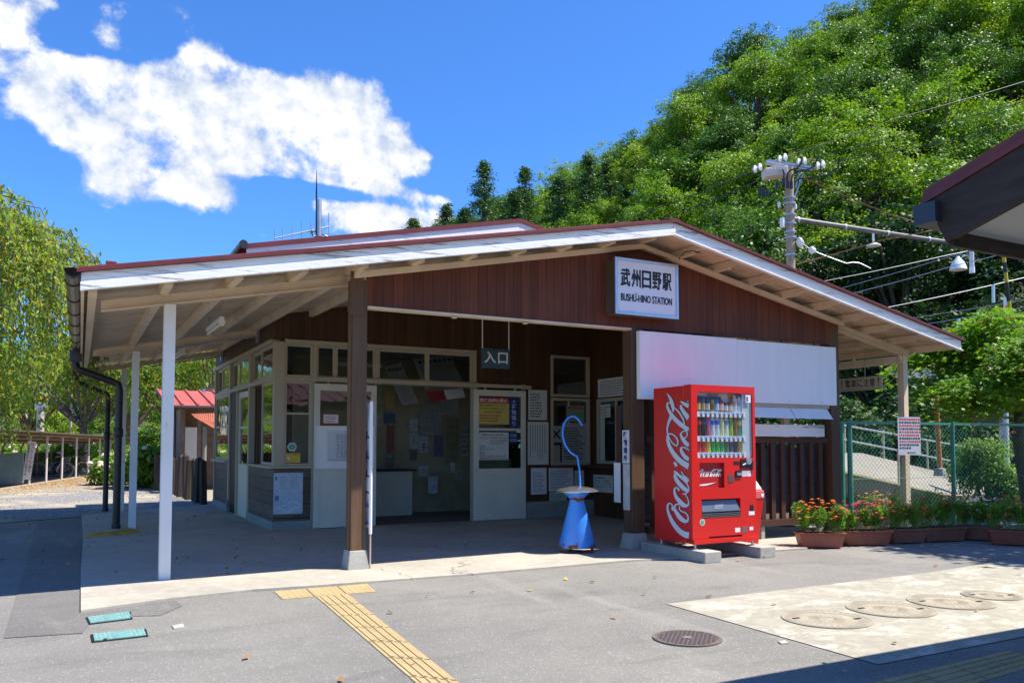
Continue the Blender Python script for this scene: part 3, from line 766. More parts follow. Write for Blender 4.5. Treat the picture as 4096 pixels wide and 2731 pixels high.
uf = MB(); roof_strip(uf, XR + .003, UR_ - .01, UY0 + .022, UY0 + .05, -.037, -.19, zu); obj('fascia', uf, M_fascia, B)
ub = MB(); ub.prism([(0, UY0 + .3, 3.0), (XR, UY0 + .3, zt(XR, UY0) - .02), (6.95, UY0 + .3, 3.0), (6.95, UY0 + .3, zu(6.95, 0) - .04), (XR, UY0 + .3, zu(XR, 0) - .04), (0, UY0 + .3, zu(0, 0) - .04)], (0, 6.8, 0))
ub.v = [Vector((v.x, v.y, max(v.z, zt(v.x, v.y) - .02))) if v.z < 3.4 else v for v in ub.v]
obj('clerestory_wall', ub, M_redshed, B)
ug = MB(); ug.tube([(UL - .04, UY0 - .05, zu(UL, 0) - .02), (UL - .04, UY1, zu(UL, 0) - .02)], .055, 10); obj('gutter', ug, M_gut, B, smooth=True)
# ---- eave gutter with hoppers and downpipes
def half_gutter(p0, p1, r=.06):
    mb = MB(); p0, p1 = Vector(p0), Vector(p1); n = 10
    for P0 in (p0, p1):
        for k in range(n + 1):
            t = math.pi * k / n
            mb.v.append(P0 + Vector((-r * math.cos(t), 0, -r * math.sin(t))))
    for k in range(n): mb.f.append((k, k + 1, n + 2 + k, n + 1 + k))
    mb.f.append(tuple(range(n + 1))); mb.f.append(tuple(range(2 * n + 1, n, -1)))
    b0 = len(mb.v)
    for k in range(12):
        y = p0.y + .35 + k * (p1.y - p0.y - .5) / 11; z = p0.z + (p1.z - p0.z) * (y - p0.y) / (p1.y - p0.y)
        mb.tube([(p0.x - (r + .004) * math.cos(math.pi * j / 8), y, z - (r + .004) * math.sin(math.pi * j / 8)) for j in range(9)], .006, 5)
    return mb
obj('gutter', half_gutter((XL - .055, -.66, zt(XL, -.6) - .035), (XL - .055, YB, zt(XL, YB) - .075), .058), M_gut, B, smooth=True)
fan = MB()   # fluted end cap
for k in range(9):
    t0, t1 = math.pi * k / 9, math.pi * (k + 1) / 9; c0 = Vector((XL - .055, -.70, zt(XL, -.6) - .01))
    tm = (t0 + t1) / 2
    fan.add([c0, c0 + Vector((-.062 * math.cos(t0), .04, -.062 * math.sin(t0))), c0 + Vector((-.07 * math.cos(tm), .025, -.07 * math.sin(tm))), c0 + Vector((-.062 * math.cos(t1), .04, -.062 * math.sin(t1)))], [(0, 1, 2), (0, 2, 3)])
obj('gutter_cap', fan, M_gut, B)
def downpipe(yy, xg, r):
    z1 = zt(XL, yy) - .10
    hb = MB(); hb.box((XL - .14, yy - .09, z1 - .17), (XL + .02, yy + .09, z1)); o = obj('hopper', hb, M_gut, B, bev=.012)
    tb_ = MB(); P = [(XL - .06, yy, z1 - .16), (XL - .06, yy, z1 - .23), (XL - .03, yy, z1 - .27), (XL + .04, yy, z1 - .29), (xg - .09, yy, z1 - .31 - .12), (xg - .02, yy, z1 - .34 - .12), (xg, yy, z1 - .42 - .12), (xg, yy, .03)]
    tb_.tube(P, r * .9, 12); obj('downpipe', tb_, M_pipe, B, smooth=True)
    k = MB(); k.lathe([(r, 0), (r * 1.12, .01), (r * 1.12, .12), (r, .13)], (xg, yy, 1.35), 12); obj('pipe_collar', k, M_pipe, B, smooth=True)
    k = MB(); k.lathe([(r * 1.1, 0), (r * 1.1, .05)], (xg, yy, .03), 12); obj('pipe_foot', k, M_pipe, B, smooth=True)
downpipe(5.45, -1.845, .057)
downpipe(8.98, -1.90, .052)
yb = MB()
ring = [slab_pt(u, v, .026) for u, v in [(322, 2148), (345, 2140), (470, 2128), (520, 2113), (548, 2115), (560, 2128), (520, 2136), (430, 2142), (350, 2150)]]
n = len(ring); cx = sum(p[0] for p in ring) / n; cy = sum(p[1] for p in ring) / n
yb.v = [Vector(p) for p in ring] + [Vector((cx + (p[0] - cx) * .7, cy + (p[1] - cy) * .6, .065)) for p in ring]
for i in range(n): yb.f.append((i, (i + 1) % n, n + (i + 1) % n, n + i))
yb.f.append(tuple(range(n, 2 * n)))
tag(obj('kerb_mound', yb, mat('yellow_mortar', (.50, .33, .06), .85, var=.4, vscale=8, dirt=.5, dirtc=(.2, .15, .08)), smooth=True), 'low yellow painted mortar mound around the foot of the black downpipe', 'kerb mound')
# second bay below the hanging boards: slatted screen
rl = MB(); rl.box((3.6, .03, 1.26), (6.69, .10, 1.335)); rl.box((3.6, .02, .185), (6.69, .11, .27)); obj('screen_rail', rl, M_slat, B, bev=.004)
x = 6.53
while x > 3.65:
    s_ = MB(); s_.box((x - .036, .04, .271), (x + .036, .09, 1.259)); obj('screen_slat', s_, M_slat, B, bev=.003); x -= .1765
for xx in (4.2, 5.45, 6.5):
    s_ = MB(); s_.box((xx - .03, .04, .0), (xx + .03, .09, .184)); obj('screen_foot', s_, M_conc, B)
cp = MB()
for k in range(72):
    xa = 3.65 + k * .042; cp.add([(xa, .20, .33), (xa + .021, .182, .33), (xa + .021, .182, 1.2), (xa, .20, 1.2)], [(0, 1, 2, 3)]); cp.add([(xa + .021, .182, .33), (xa + .042, .20, .33), (xa + .042, .20, 1.2), (xa + .021, .182, 1.2)], [(0, 1, 2, 3)])
obj('corrugated_panel', cp, mat('weathered_sheet', (.09, .095, .105), .6, var=.5, vscale=4, dirt=.4, dirtc=(.2, .16, .1), stretch=(1, 1, 3)), B)
s_ = MB(); s_.box((5.83, .02, 1.336), (5.93, .08, 1.75)); obj('screen_strut', s_, M_cream, B)
# lamps under the porch eave
def tube_lamp(a, b_, nm, lab):
    t = thing(nm, lab, 'lamp', tuple(a))
    a, b2 = Vector(a), Vector(b_); d = (b2 - a).normalized()
    k = MB(); k.beam(a, b2, .05, .05); obj('housing', k, M_white, t, bev=.006)
    k = MB(); k.tube([a - Vector((0, 0, .055)) + d * .02, b2 - Vector((0, 0, .055)) - d * .02], .016, 10); obj('tube', k, M_white, t, smooth=True)
    k = MB(); k.prism([a + Vector((-.045, 0, -.02)), a + Vector((.045, 0, -.02)), a + Vector((.02, 0, -.085)), a + Vector((-.02, 0, -.085))], d * .02); obj('lamp_holder', k, M_white, t)
    k = MB(); k.tube([a + d * .1 + Vector((0, 0, .02)), a + d * .1 + Vector((0, 0, .16))], .006, 6); obj('hanger', k, M_gal, t); k = MB(); k.tube([b2 - d * .1 + Vector((0, 0, .02)), b2 - d * .1 + Vector((0, 0, .16))], .006, 6); obj('hanger', k, M_gal, t)
xl_ = PY(888, 1295, 2.1).x; zl_ = zt(xl_, 2.1) - .23
tube_lamp((xl_, 2.1, zl_), (xl_, 3.3, zl_ + .02), 'fluorescent_lamp', 'cream fluorescent tube lamp hanging under the porch eave near the front column')
tube_lamp((xl_ - .0, 6.1, zt(xl_, 6.1) - .23), (xl_ - .0, 7.3, zt(xl_, 6.1) - .2), 'fluorescent_lamp', 'farther fluorescent tube lamp under the eave, just past the front white column')

# ------------------------------------------------------------------ signs and notices
XV, ZV = Vector((1, 0, 0)), Vector((0, 0, 1)); YN = Vector((0, -1, 0))
# station name sign: lit box on the gable
S = thing('station_sign', 'white boxed station name sign in aluminium frame high on the brown gable', 'station sign', (3.45, 0, 2.71))
k = MB(); k.box((2.995, -.185, 2.722), (3.895, -.001, 3.365)); obj('cabinet', k, mat('sign_cabinet', (.10, .075, .055), .5, var=.3), S, bev=.004)
k = MB()
fx0, fx1, fz0, fz1, fy = 2.99, 3.905, 2.716, 3.372, -.205
k.box((fx0, fy, fz0), (fx0 + .035, -.18, fz1)); k.box((fx1 - .035, fy, fz0), (fx1, -.18, fz1)); k.box((fx0 + .035, fy, fz0), (fx1 - .035, -.18, fz0 + .035)); k.box((fx0 + .035, fy, fz1 - .035), (fx1 - .035, -.18, fz1))
obj('sign_frame', k, M_alu, S, bev=.005)
k = MB(); k.box((fx0 + .035, -.192, fz0 + .035), (fx1 - .035, -.186, fz1 - .035)); obj('sign_face', k, mat('sign_acrylic', (.82, .82, .82), .3), S)
k = MB()
gx = 3.075; cw = .128
for j_, (ox_, oz_) in enumerate(((-.004, 0), (.004, 0), (0, .003), (0, -.003))):
    for i, ch in enumerate('武州日野駅'): text_into(k, ch, (gx + i * .150 + ox_, -.192 - j_ * .0003, 3.045 + oz_), XV, ZV, cw, .205, bold=.010)
for j_, ox_ in enumerate((-.0025, .0025)): text_into(k, 'BUSHU-HINO STATION', (3.075 + ox_, -.192 - j_ * .0003, 2.875), XV, ZV, .735, .086, bold=.012)
k.box((3.265, -.1945, 2.968), (3.305, -.1935, 2.975))
obj('lettering', k, M_ink, S)
# hanging entrance sign
E_ = PY(1927, 1392, 2.0); E2 = PY(2038, 1476, 2.0)
S = thing('entrance_sign', 'dark teal sign with white characters hanging on two rods inside the porch', 'hanging sign', ((E_.x + E2.x) / 2, 2.0, E2.z))
w, h = E2.x - E_.x, E_.z - E2.z
k = MB(); k.box((E_.x, 1.99, E2.z), (E2.x, 2.01, E_.z)); obj('sign_board', k, mat('teal_board', (.035, .095, .13), .5, var=.15), S, bev=.002)
k = MB(); text_into(k, '入', (E_.x + w * .07, 1.99, E2.z + h * .25), XV, ZV, w * .42, h * .60, bold=.018); text_into(k, '口', (E_.x + w * .57, 1.99, E2.z + h * .25), XV, ZV, w * .35, h * .58, bold=.018)
obj('lettering', k, M_wink, S)
for xx in (E_.x + .01, E2.x - .01):
    k = MB(); k.tube([(xx, 2.0, E_.z - .02), (xx, 2.0, zt(xx, 2.0) - .1)], .007, 6); obj('rod', k, M_white, S)
# big white boards on the right bay
k = MB(); k.box((3.415, -.085, 1.768), (4.93, -.02, 2.566))
tag(obj('blank_board', k, M_whiteb, bev=.003), 'left half of the big blank white panel above the vending machine', 'signboard', 'blank white boards on the right bay')
k = MB(); k.box((4.934, -.082, 1.768), (6.72, -.02, 2.558))
tag(obj('blank_board', k, M_whiteb, bev=.003), 'right half of the big blank white panel, nearest the roof end', 'signboard', 'blank white boards on the right bay')
for xx in (3.62, 4.1, 4.55, 5.15, 5.75, 6.35):
    k = MB(); k.box((xx - .004, -.05, 2.555), (xx + .004, -.03, 2.60)); obj('board_hook', k, M_gut, B)
    for zz_ in (1.80, 2.53):
        k = MB(); k.lathe([(.006, -.0885), (.006, -.084)], (xx + .07, 0, zz_), 8, axis='y'); obj('board_screw', k, M_gal, B)
k = MB(); k.box((3.77, -.06, 1.722), (6.60, .02, 1.766)); obj('board_batten', k, M_cream, B, bev=.003)
def hang(x0, x1, z0, z1, lab):
    k = MB(); y0 = -.05
    k.hexa([(x0 - .01, y0 - .10, z0), (x1, y0 - .10, z0 - .004), (x1, y0 - .092, z0 - .004), (x0 - .01, y0 - .092, z0)], [(x0, y0, z1), (x1, y0, z1), (x1, y0 + .008, z1), (x0, y0 + .008, z1)])
    tag(obj('blank_flap', k, M_whiteb), lab, 'panel', 'small hinged white flaps under the big white panel')
hang(5.10, 5.86, 1.58, 1.718, 'small blank white flap tilting outward just right of the vending machine')
hang(5.88, 6.56, 1.58, 1.718, 'small blank white flap tilting outward at the dark corner post')
k = MB(); k.box((3.70, -.03, 1.345), (6.53, .028, 1.50)); tag(obj('rail_board', k, M_fascia, bev=.004), 'long weathered white board lying on the slatted brown screen', 'board')
# smoking-area plate and notice strip on the right post
px0 = 3.335; 
S = thing('smoking_area_sign', 'narrow white plate with navy characters on the post beside the smoking stand', 'sign', (3.35, .08, 1.05))
a = PX(2498, 1720, 3.342); b2 = PX(2520, 1850, 3.342)
z1_, z0_ = PX(2508, 1720, 3.342).z, PX(2508, 1851, 3.342).z
ya, yb_ = .0, .17
k = MB(); k.box((3.330, .03, z0_), (3.342, .155, z1_)); obj('plate', k, M_paperw, S)
k = MB(); vtext_into(k, '喫煙場所', (3.330, .145, z0_ + .01), (0, -1, 0), ZV, .105, z1_ - z0_ - .02, bold=.03)
obj('lettering', k, M_navy, S)
k = MB(); zc, zd = PX(2510, 1855, 3.342).z, PX(2510, 2039, 3.342).z
k.box((3.334, .025, zd), (3.342, .150, zc)); tag(obj('faded_notice', k, mat('faded_paper', (.55, .55, .55), .7, var=.2, dirt=.7, dirtc=(.2, .19, .17))), 'long blank faded paper strip nailed low on the right brown post', 'notice')
k = MB(); k.box((3.345, .20, .95), (3.35, .30, 1.70)); 
tag(obj('hanging_clipboard', k, M_slat), 'brown clipboard strip hanging behind the right post', 'clipboard')
k = MB(); k.box((3.33, .20, .55), (3.335, .33, 1.02)); tag(obj('hanging_paper', k, M_paperw), 'blank white sheet hanging low behind the right brown post', 'notice')

def poster(name, lab, u0, v0, u1, v1, plane, paper=None, group=None, cat='notice', x=False, draw=None):
    """flat sheet on a wall; corners come from the wall plane it is pinned to"""
    if x: p = PX(u0, v0, plane); r_ = PX(u1, v1, plane); X = Vector((0, -1, 0)); w = p.y - r_.y
    else: p = PY(u0, v0, plane); r_ = PY(u1, v1, plane); X = XV; w = r_.x - p.x
    h = p.z - r_.z; O = Vector((p.x, p.y, r_.z))
    t = thing(name, lab, cat, tuple(O), group)
    k = MB(); k.sheet(O, X, ZV, w, h, .003); obj('sheet', k, paper or M_paper, t)
    if draw: draw(t, O + X.cross(ZV) * .003, X, w, h)
    return t
rnd = random.Random(3)
def ink_lines(rows, m=M_inkgrey, mg=.08, top=.9, title=None, tm=None, bot=.08):
    def f(t, O, X, w, h):
        k = MB(); bars_into(k, O + X * w * mg + ZV * h * bot, X, ZV, w * (1 - 2 * mg), h * (top - bot), rows, rnd); obj('print', k, m, t)
        if title:
            k = MB(); text_into(k, title, O + X * w * .12 + ZV * h * (top + .005), X, ZV, w * .76, h * (.99 - top) * .85, bold=.01); obj('title', k, tm or M_ink, t)
    return f
def columns(ncol, m=M_ink):
    def f(t, O, X, w, h):
        k = MB(); N = X.cross(ZV)
        for c in range(ncol):
            z = h * .92; x = w * (.1 + .82 * c / ncol); e = h * rnd.uniform(.1, .35)
            while z > e:
                l = h * .022
                q_ = O + X * x + ZV * (z - l) + N * .002; k.add([q_, q_ + X * w * .035, q_ + X * w * .035 + ZV * l, q_ + ZV * l], [(0, 1, 2, 3)]); z -= l * 1.5
        obj('print', k, m, t)
    return f
YW = YF - .006
def warn(t, O, X, w, h):
    N = X.cross(ZV)
    k = MB(); k.sheet(O + ZV * h * .79, X, ZV, w, h * .21, .002); obj('red_band', k, M_redink, t)
    k = MB(); text_into(k, '危険品持込禁止', O + X * w * .04 + ZV * h * .83 + N * .002, X, ZV, w * .9, h * .13, bold=.015); obj('title', k, M_wink, t)
    k = MB()
    for i, (s, m0, m1) in enumerate((('車内に危険品を持込むことは', .02, .86), ('できませんから御注意下さい', .02, .84), ('持込禁止物品', .18, .56))):
        text_into(k, s, O + X * w * m0 + ZV * h * (.67 - i * .125) + N * .001, X, ZV, w * m1, h * .075)
    obj('print', k, M_ink, t)
    k = MB(); bars_into(k, O + X * w * .03 + ZV * h * .08, X, ZV, w * .9, h * .30, 3, rnd); obj('small_print', k, M_redink, t)
poster('danger_notice', 'yellow notice with red heading in the upper pane of the right sliding door', 1914, 1588, 2036, 1697, YF - .06, mat('poster_yellow', (.62, .47, .10), .6), draw=warn)
def cloak(t, O, X, w, h):
    k = MB(); vtext_into(k, '御荷物預り', O + X * w * .15 + ZV * h * .02, X, ZV, w * .7, h * .96, bold=.02); obj('lettering', k, mat('pale_blue_ink', (.45, .52, .72), .6), t)
poster('cloakroom_sign', 'narrow navy sign with pale vertical characters in the right sliding door', 2038, 1588, 2072, 1709, YF - .06, M_navy, draw=cloak)
def lug(t, O, X, w, h):
    k = MB(); text_into(k, '車両持込み禁止手回り品', O + X * w * .1 + ZV * h * .87, X, ZV, w * .7, h * .08, bold=.015); obj('title', k, M_redink, t)
    k = MB()
    for s, zz_, a0, a1 in (('大きなもの 三辺の和が90cmと120cm', .765, .03, .93), ('までのもの各辺超過', .66, .37, .58), ('20kgを超えるもの', .57, .37, .45), ('危険品', .45, .04, .2), ('暖炉およびこんろ', .36, .04, .46), ('死 体', .27, .04, .16), ('動 物', .19, .04, .16), ('不潔なもの臭気を発するもの', .10, .04, .86), ('車両を汚損するおそれがあるもの', .02, .04, .92)):
        text_into(k, s, O + X * w * a0 + ZV * h * zz_, X, ZV, w * a1, h * .07)
    obj('print', k, M_ink, t)
poster('luggage_rules_notice', 'pale notice with dense black text in the lower pane of the right sliding door', 1914, 1728, 2034, 1838, YF - .06, M_paper, draw=lug)
def cr(t, O, X, w, h):
    k = MB(); text_into(k, 'CLOAK', O + X * w * .1 + ZV * h * .58, X, ZV, w * .8, h * .28, bold=.01); text_into(k, 'ROOM', O + X * w * .15 + ZV * h * .14, X, ZV, w * .7, h * .28, bold=.01); obj('lettering', k, mat('pale_blue_ink', (.45, .52, .72)), t)
poster('cloakroom_sign', 'small square navy sign in Latin capitals in the right sliding door', 2037, 1728, 2069, 1772, YF - .06, M_navy, draw=cr)
gN = 'notices pinned on the brown wall right of the door'
poster('notice', 'upper pale handwritten notice on the brown wall right of the sliding door', 2113, 1558, 2188, 1680, YW, M_paper, gN, draw=ink_lines(9, M_ink, .1))
poster('notice', 'tall pale notice with vertical text, middle of the wall right of the door', 2111, 1686, 2194, 1857, YW, M_paper, gN, draw=columns(7))
poster('notice', 'small lower white notice on the brown wall right of the door', 2124, 1871, 2186, 1975, YW, M_paperw, gN, draw=ink_lines(12, M_inkgrey, .12, .86))
YC = YF - .012
poster('notice', 'wide white notice of grey text pinned under the right window, behind the blue stand', 2195, 1871, 2293, 1962, YC, M_paperw, gN, draw=ink_lines(12, M_inkgrey, .07))
poster('notice', 'greenish lower sheet under the right window behind the blue stand', 2197, 1968, 2267, 2026, YC, mat('poster_green', (.45, .52, .47), .7), gN, draw=ink_lines(6, M_inkgrey))
poster('notice', 'grey narrow sheet right of the blue hook under the window counter', 2298, 1881, 2336, 1962, YC, M_paper, gN, draw=ink_lines(7, M_inkgrey))
def suica(t, O, X, w, h):
    k = MB()
    for s, z_, a0, a1 in (('秩父鉄道全線において', .78, .05, .85), ('パスネットはご利用に', .44, .05, .9), ('なれませんので、ご了承', .27, .05, .9), ('ください。', .1, .05, .42)): text_into(k, s, O + X * w * a0 + ZV * h * z_, X, ZV, w * a1, h * .11, bold=.008)
    obj('print', k, M_ink, t)
    k = MB(); text_into(k, 'Suica', O + X * w * .06 + ZV * h * .6, X, ZV, w * .3, h * .12, bold=.01); obj('green_word', k, mat('green_ink', (.05, .3, .08)), t)
    k = MB(); text_into(k, 'PASMO', O + X * w * .5 + ZV * h * .6, X, ZV, w * .38, h * .12, bold=.01); obj('red_word', k, M_redink, t)
poster('fare_card_notice', 'square pale notice below the ticket window counter with one green and one red word', 2374, 1897, 2452, 1971, XB - .004, M_paper, x=True, draw=suica)
poster('fare_table', 'white fare table high on the wall of the ticket bay above its window', 2392, 1518, 2520, 1578, XB - .004, M_paperw, x=True, draw=ink_lines(6, M_inkgrey))
def cross(t, O, X, w, h):
    k = MB(); c = O + X * w * .5 + ZV * h * .5 + X.cross(ZV) * .002; s = h * .27
    k.beam(c + (X + ZV) * s, c - (X + ZV) * s, .002, s * .38, up=(X - ZV)); k.beam(c + (X - ZV) * s + YN * .001, c - (X - ZV) * s + YN * .001, .002, s * .38, up=(X + ZV)); obj('cross_mark', k, M_ink, t)
YG = YF + .02
poster('notice', 'grey sheet with a bold black cross in the right office window', 2203, 1702, 2247, 1769, YG, mat('poster_grey', (.33, .33, .33), .7), draw=cross)
poster('notice', 'large grey printed sheet in the right office window beside the cross sheet', 2247, 1690, 2347, 1850, YG, mat('poster_grey', (.33, .33, .33)), draw=ink_lines(13, M_ink))
poster('notice', 'green sheet with a red bar at the top of the right office window', 2265, 1621, 2336, 1686, YG, mat('poster_dgreen', (.22, .27, .18), .7), draw=lambda t, O, X, w, h: obj('red_bar', MB().sheet(O + X * w * .05 + ZV * h * .8, X, ZV, w * .9, h * .12, .002), M_redink, t))
poster('notice', 'tan sheet at the lower left of the right office window', 2202, 1780, 2240, 1850, YG, mat('poster_tan', (.34, .30, .22), .7))
XG = XB + .012
poster('notice', 'white sheet with orange lines in the ticket window, upper left', 2388, 1620, 2442, 1668, XG, M_paper, x=True, draw=ink_lines(4, M_inkgrey))
poster('route_strip', 'tall pale green strip with red arrow in the ticket window', 2388, 1672, 2420, 1845, XG, mat('poster_pgreen', (.45, .55, .48), .7), x=True)
# posters of the left door and window
def timetable(t, O, X, w, h):
    N = X.cross(ZV)
    k = MB(); fw_ = .012
    k.sheet(O, X, ZV, w, fw_, .012); k.sheet(O + ZV * (h - fw_), X, ZV, w, fw_, .012); k.sheet(O + ZV * fw_, X, ZV, fw_, h - 2 * fw_, .012); k.sheet(O + ZV * fw_ + X * (w - fw_), X, ZV, fw_, h - 2 * fw_, .012)
    obj('frame', k, M_whiteb, t)
    k = MB(); k.sheet(O + X * w * .19 + ZV * h * .16, X, ZV, w * .5, h * .74, .002); sh = obj('timetable_sheet', k, M_paperw, t)
    k = MB(); o2 = O + X * w * .22 + ZV * h * .25 + N * .002
    for i in range(17):
        q_ = o2 + ZV * (h * .58 * i / 16) + N * .001; k.add([q_, q_ + X * w * .44, q_ + X * w * .44 + ZV * .0015, q_ + ZV * .0015], [(0, 1, 2, 3)])
    for xx in (0, .12, .19, .25, .31, .44):
        q_ = o2 + X * w * xx + N * .001; k.add([q_, q_ + X * .002, q_ + X * .002 + ZV * h * .58, q_ + ZV * h * .58], [(0, 1, 2, 3)])
    for xx in (.125, .195, .255): bars_into(k, o2 + X * w * (xx + .01), X, ZV, w * .04, h * .56, 16, rnd, lift=.002, fill=.5)
    bars_into(k, o2 + ZV * h * .6 + X * w * .28, X, ZV, w * .15, h * .04, 1, rnd); bars_into(k, o2 - ZV * h * .07, X, ZV, w * .4, h * .05, 2, rnd)
    obj('print', k, M_inkgrey, sh)
poster('timetable_board', 'white framed timetable board on the left sliding door, partly behind the post', 1262, 1702, 1496, 1871, YF - .082, M_whiteb, cat='timetable', draw=timetable)
def yu(t, O, X, w, h):
    N = X.cross(ZV)
    k = MB(); k.sheet(O, X, ZV, w, h * .12, .002); k.sheet(O + ZV * h * .95, X, ZV, w, h * .05, .002); k.sheet(O + ZV * h * .12, X, ZV, w * .04, h * .83, .002); k.sheet(O + ZV * h * .12 + X * w * .96, X, ZV, w * .04, h * .83, .002); text_into(k, 'ゆうパック', O + X * w * .16 + ZV * h * .6, X, ZV, w * .66, h * .22, bold=.03); bars_into(k, O + X * w * .08 + ZV * h * .2, X, ZV, w * .7, h * .14, 1, rnd, fill=.7)
    obj('red_print', k, M_redink, t)
    k = MB(); k.sheet(O + X * w * .14 + ZV * h * .5, X, ZV, w * .66, h * .035, .002); obj('blue_line', k, M_navy, t)
poster('parcel_sticker', 'white parcel-service sticker with red border in the left sliding door pane', 1292, 1655, 1355, 1697, YF - .064, M_paperw, cat='sticker', draw=yu)
# hexagonal sticker
hx = PY(1168, 1787, YF + .02); rr_ = (PY(1188, 1787, YF + .02) - hx).x
t = thing('hexagon_sticker', 'pale green hexagonal sticker on the left corner window', 'sticker', tuple(hx))
k = MB(); k.prism([hx + Vector((rr_ * math.cos(R(60 * i)), 0, rr_ * math.sin(R(60 * i)))) for i in range(6)], (0, -.002, 0)); obj('sticker', k, mat('sticker_pale', (.50, .62, .52), .5), t)
k = MB(); k.prism([hx + Vector((rr_ * .72 * math.cos(R(60 * i)), -.0025, rr_ * .62 * math.sin(R(60 * i)))) for i in range(6)], (0, -.001, 0)); obj('emblem', k, mat('sticker_green', (.16, .35, .28), .5, var=.6, vscale=60), t)
def kodomo(t, O, X, w, h):
    k = MB(); text_into(k, 'こども110番の駅', O + X * w * .05 + ZV * h * .80, X, ZV, w * .9, h * .15, bold=.02); k.sheet(O, X, ZV, w, h * .09, .002); obj('red_print', k, M_redink, t)
    k = MB(); k.lathe([(h * .05, -.002), (h * .11, -.001), (h * .11, 0)], O + X * w * .2 + ZV * h * .5 + YN * .001, 14, axis='y'); obj('white_dot', k, M_white, t)
poster('childrens_aid_sticker', 'yellow sticker with a red line of text below the hexagonal sticker', 1142, 1811, 1200, 1853, YF + .02, mat('sticker_yellow', (.66, .45, .04), .5), cat='sticker', draw=kodomo)
def mapp(t, O, X, w, h):
    N = X.cross(ZV)
    k = MB(); k.sheet(O + X * w * .05 + ZV * h * .82, X, ZV, w * .07, h * .09, .002); k.sheet(O + X * w * .04 + ZV * h * .33, X, ZV, w * .14, h * .12, .002); obj('blue_print', k, mat('blue_print', (.08, .25, .45), .6, var=.4, vscale=50), t)
    k = MB(); bars_into(k, O + X * w * .22 + ZV * h * .6, X, ZV, w * .28, h * .33, 8, rnd, fill=.25); bars_into(k, O + X * w * .56 + ZV * h * .6, X, ZV, w * .34, h * .33, 8, rnd, fill=.25); bars_into(k, O + X * w * .05 + ZV * h * .2, X, ZV, w * .4, h * .12, 3, rnd, fill=.25); obj('print', k, M_inkgrey, t)
    k = MB()
    for i in range(9):
        for (zx, zs) in ((.25, .05), (.1, .07)):
            x0 = .1 + i * .09; z0 = zx + zs * math.sin(i * .9 + zx * 9)
            z1 = zx + zs * math.sin((i + 1) * .9 + zx * 9)
            k.add([O + X * w * x0 + ZV * h * z0 + N * .002, O + X * w * (x0 + .09) + ZV * h * z1 + N * .002, O + X * w * (x0 + .09) + ZV * h * (z1 + .018) + N * .002, O + X * w * x0 + ZV * h * (z0 + .018) + N * .002], [(0, 1, 2, 3)])
    obj('road_lines', k, M_white, t)
    k = MB()
    for xx in (.03, .5, .97):
        for z_ in (.02, .5, .98): k.lathe([(.007, -.003), (.007, 0)], O + X * w * xx + ZV * h * z_, 8, axis='y')
    obj('pins', k, M_ink, t)
poster('route_map_board', 'pale blue two-panel map board on the low wooden wall by the corner', 1095, 1891, 1210, 2053, YF + .004, mat('map_paper', (.50, .58, .66), .6, var=.12, vscale=7), cat='map', draw=mapp)
# things seen dimly inside the office
YI = 6.38
gI = 'posters inside the dark waiting room'
def pos(u0, v0, u1, v1, col, lab, y=YI, **kw): poster('poster', lab, u0, v0, u1, v1, y, mat('print_%d_%d' % (u0, v0), tuple(.62 * c + .38 * sum(col) / 3 for c in col), .6, var=.35, vscale=14), gI, cat='poster', **kw)
pos(1540, 1560, 1578, 1632, (.62, .40, .06), 'yellow framed poster on blue at the upper left inside the waiting room')
pos(1500, 1545, 1532, 1645, (.35, .40, .12), 'green poster at the upper left edge of the waiting room wall')
pos(1503, 1648, 1530, 1706, (.45, .42, .38), 'small grey printed poster below the green one in the waiting room')
pos(1536, 1650, 1580, 1694, (.05, .16, .26), 'dark blue sheet below the yellow poster in the waiting room')
pos(1547, 1700, 1576, 1810, (.42, .07, .04), 'tall red poster on the left wall of the waiting room')
pos(1541, 1815, 1576, 1884, (.22, .19, .15), 'dark photo poster with pale head strip low on the left of the waiting room', draw=ink_lines(3, M_paper, .1, .98, bot=.8))
pos(1681, 1612, 1765, 1738, (.34, .34, .30), 'large pale grey notice in the centre of the waiting room', y=6.3, draw=ink_lines(22, M_inkgrey, .06))
pos(1760, 1600, 1834, 1656, (.46, .46, .44), 'wide white table sheet right of the large notice', y=6.36, draw=ink_lines(8, M_inkgrey, .06))
pos(1637, 1676, 1672, 1724, (.5, .5, .5), 'white curling sheet left of the large grey notice')
pos(1637, 1728, 1672, 1794, (.5, .49, .46), 'white sheet with dark figure left of centre in the waiting room', draw=ink_lines(3, M_ink, .4, .7, bot=.3))
pos(1638, 1798, 1668, 1842, (.16, .16, .17), 'dark square picture under the white sheet at left of centre')
pos(1673, 1742, 1712, 1810, (.47, .47, .45), 'white sheet with dark photo in the middle of the waiting room', draw=ink_lines(3, M_ink, .45, .6, bot=.1))
pos(1735, 1742, 1773, 1826, (.20, .12, .26), 'purple and blue scenic poster right of the middle')
pos(1784, 1672, 1832, 1850, (.30, .27, .10), 'tall olive yellow poster at the right of the waiting room')
pos(1846, 1700, 1872, 1825, (.42, .42, .40), 'narrow white poster at the right edge of the waiting room', draw=ink_lines(5, M_inkgrey))
pos(1673, 1862, 1714, 1906, (.5, .5, .5), 'white leaflet sheet above the counter in the waiting room')
pos(1712, 1905, 1750, 1972, (.46, .50, .55), 'pale blue sheet taped to the front of the ticket counter', y=5.86)
pos(1820, 1878, 1850, 1920, (.45, .42, .28), 'cream handwritten slip on the partition by the counter')
pos(1802, 1850, 1820, 1888, (.62, .62, .6), 'small bright white slip right of the counter')
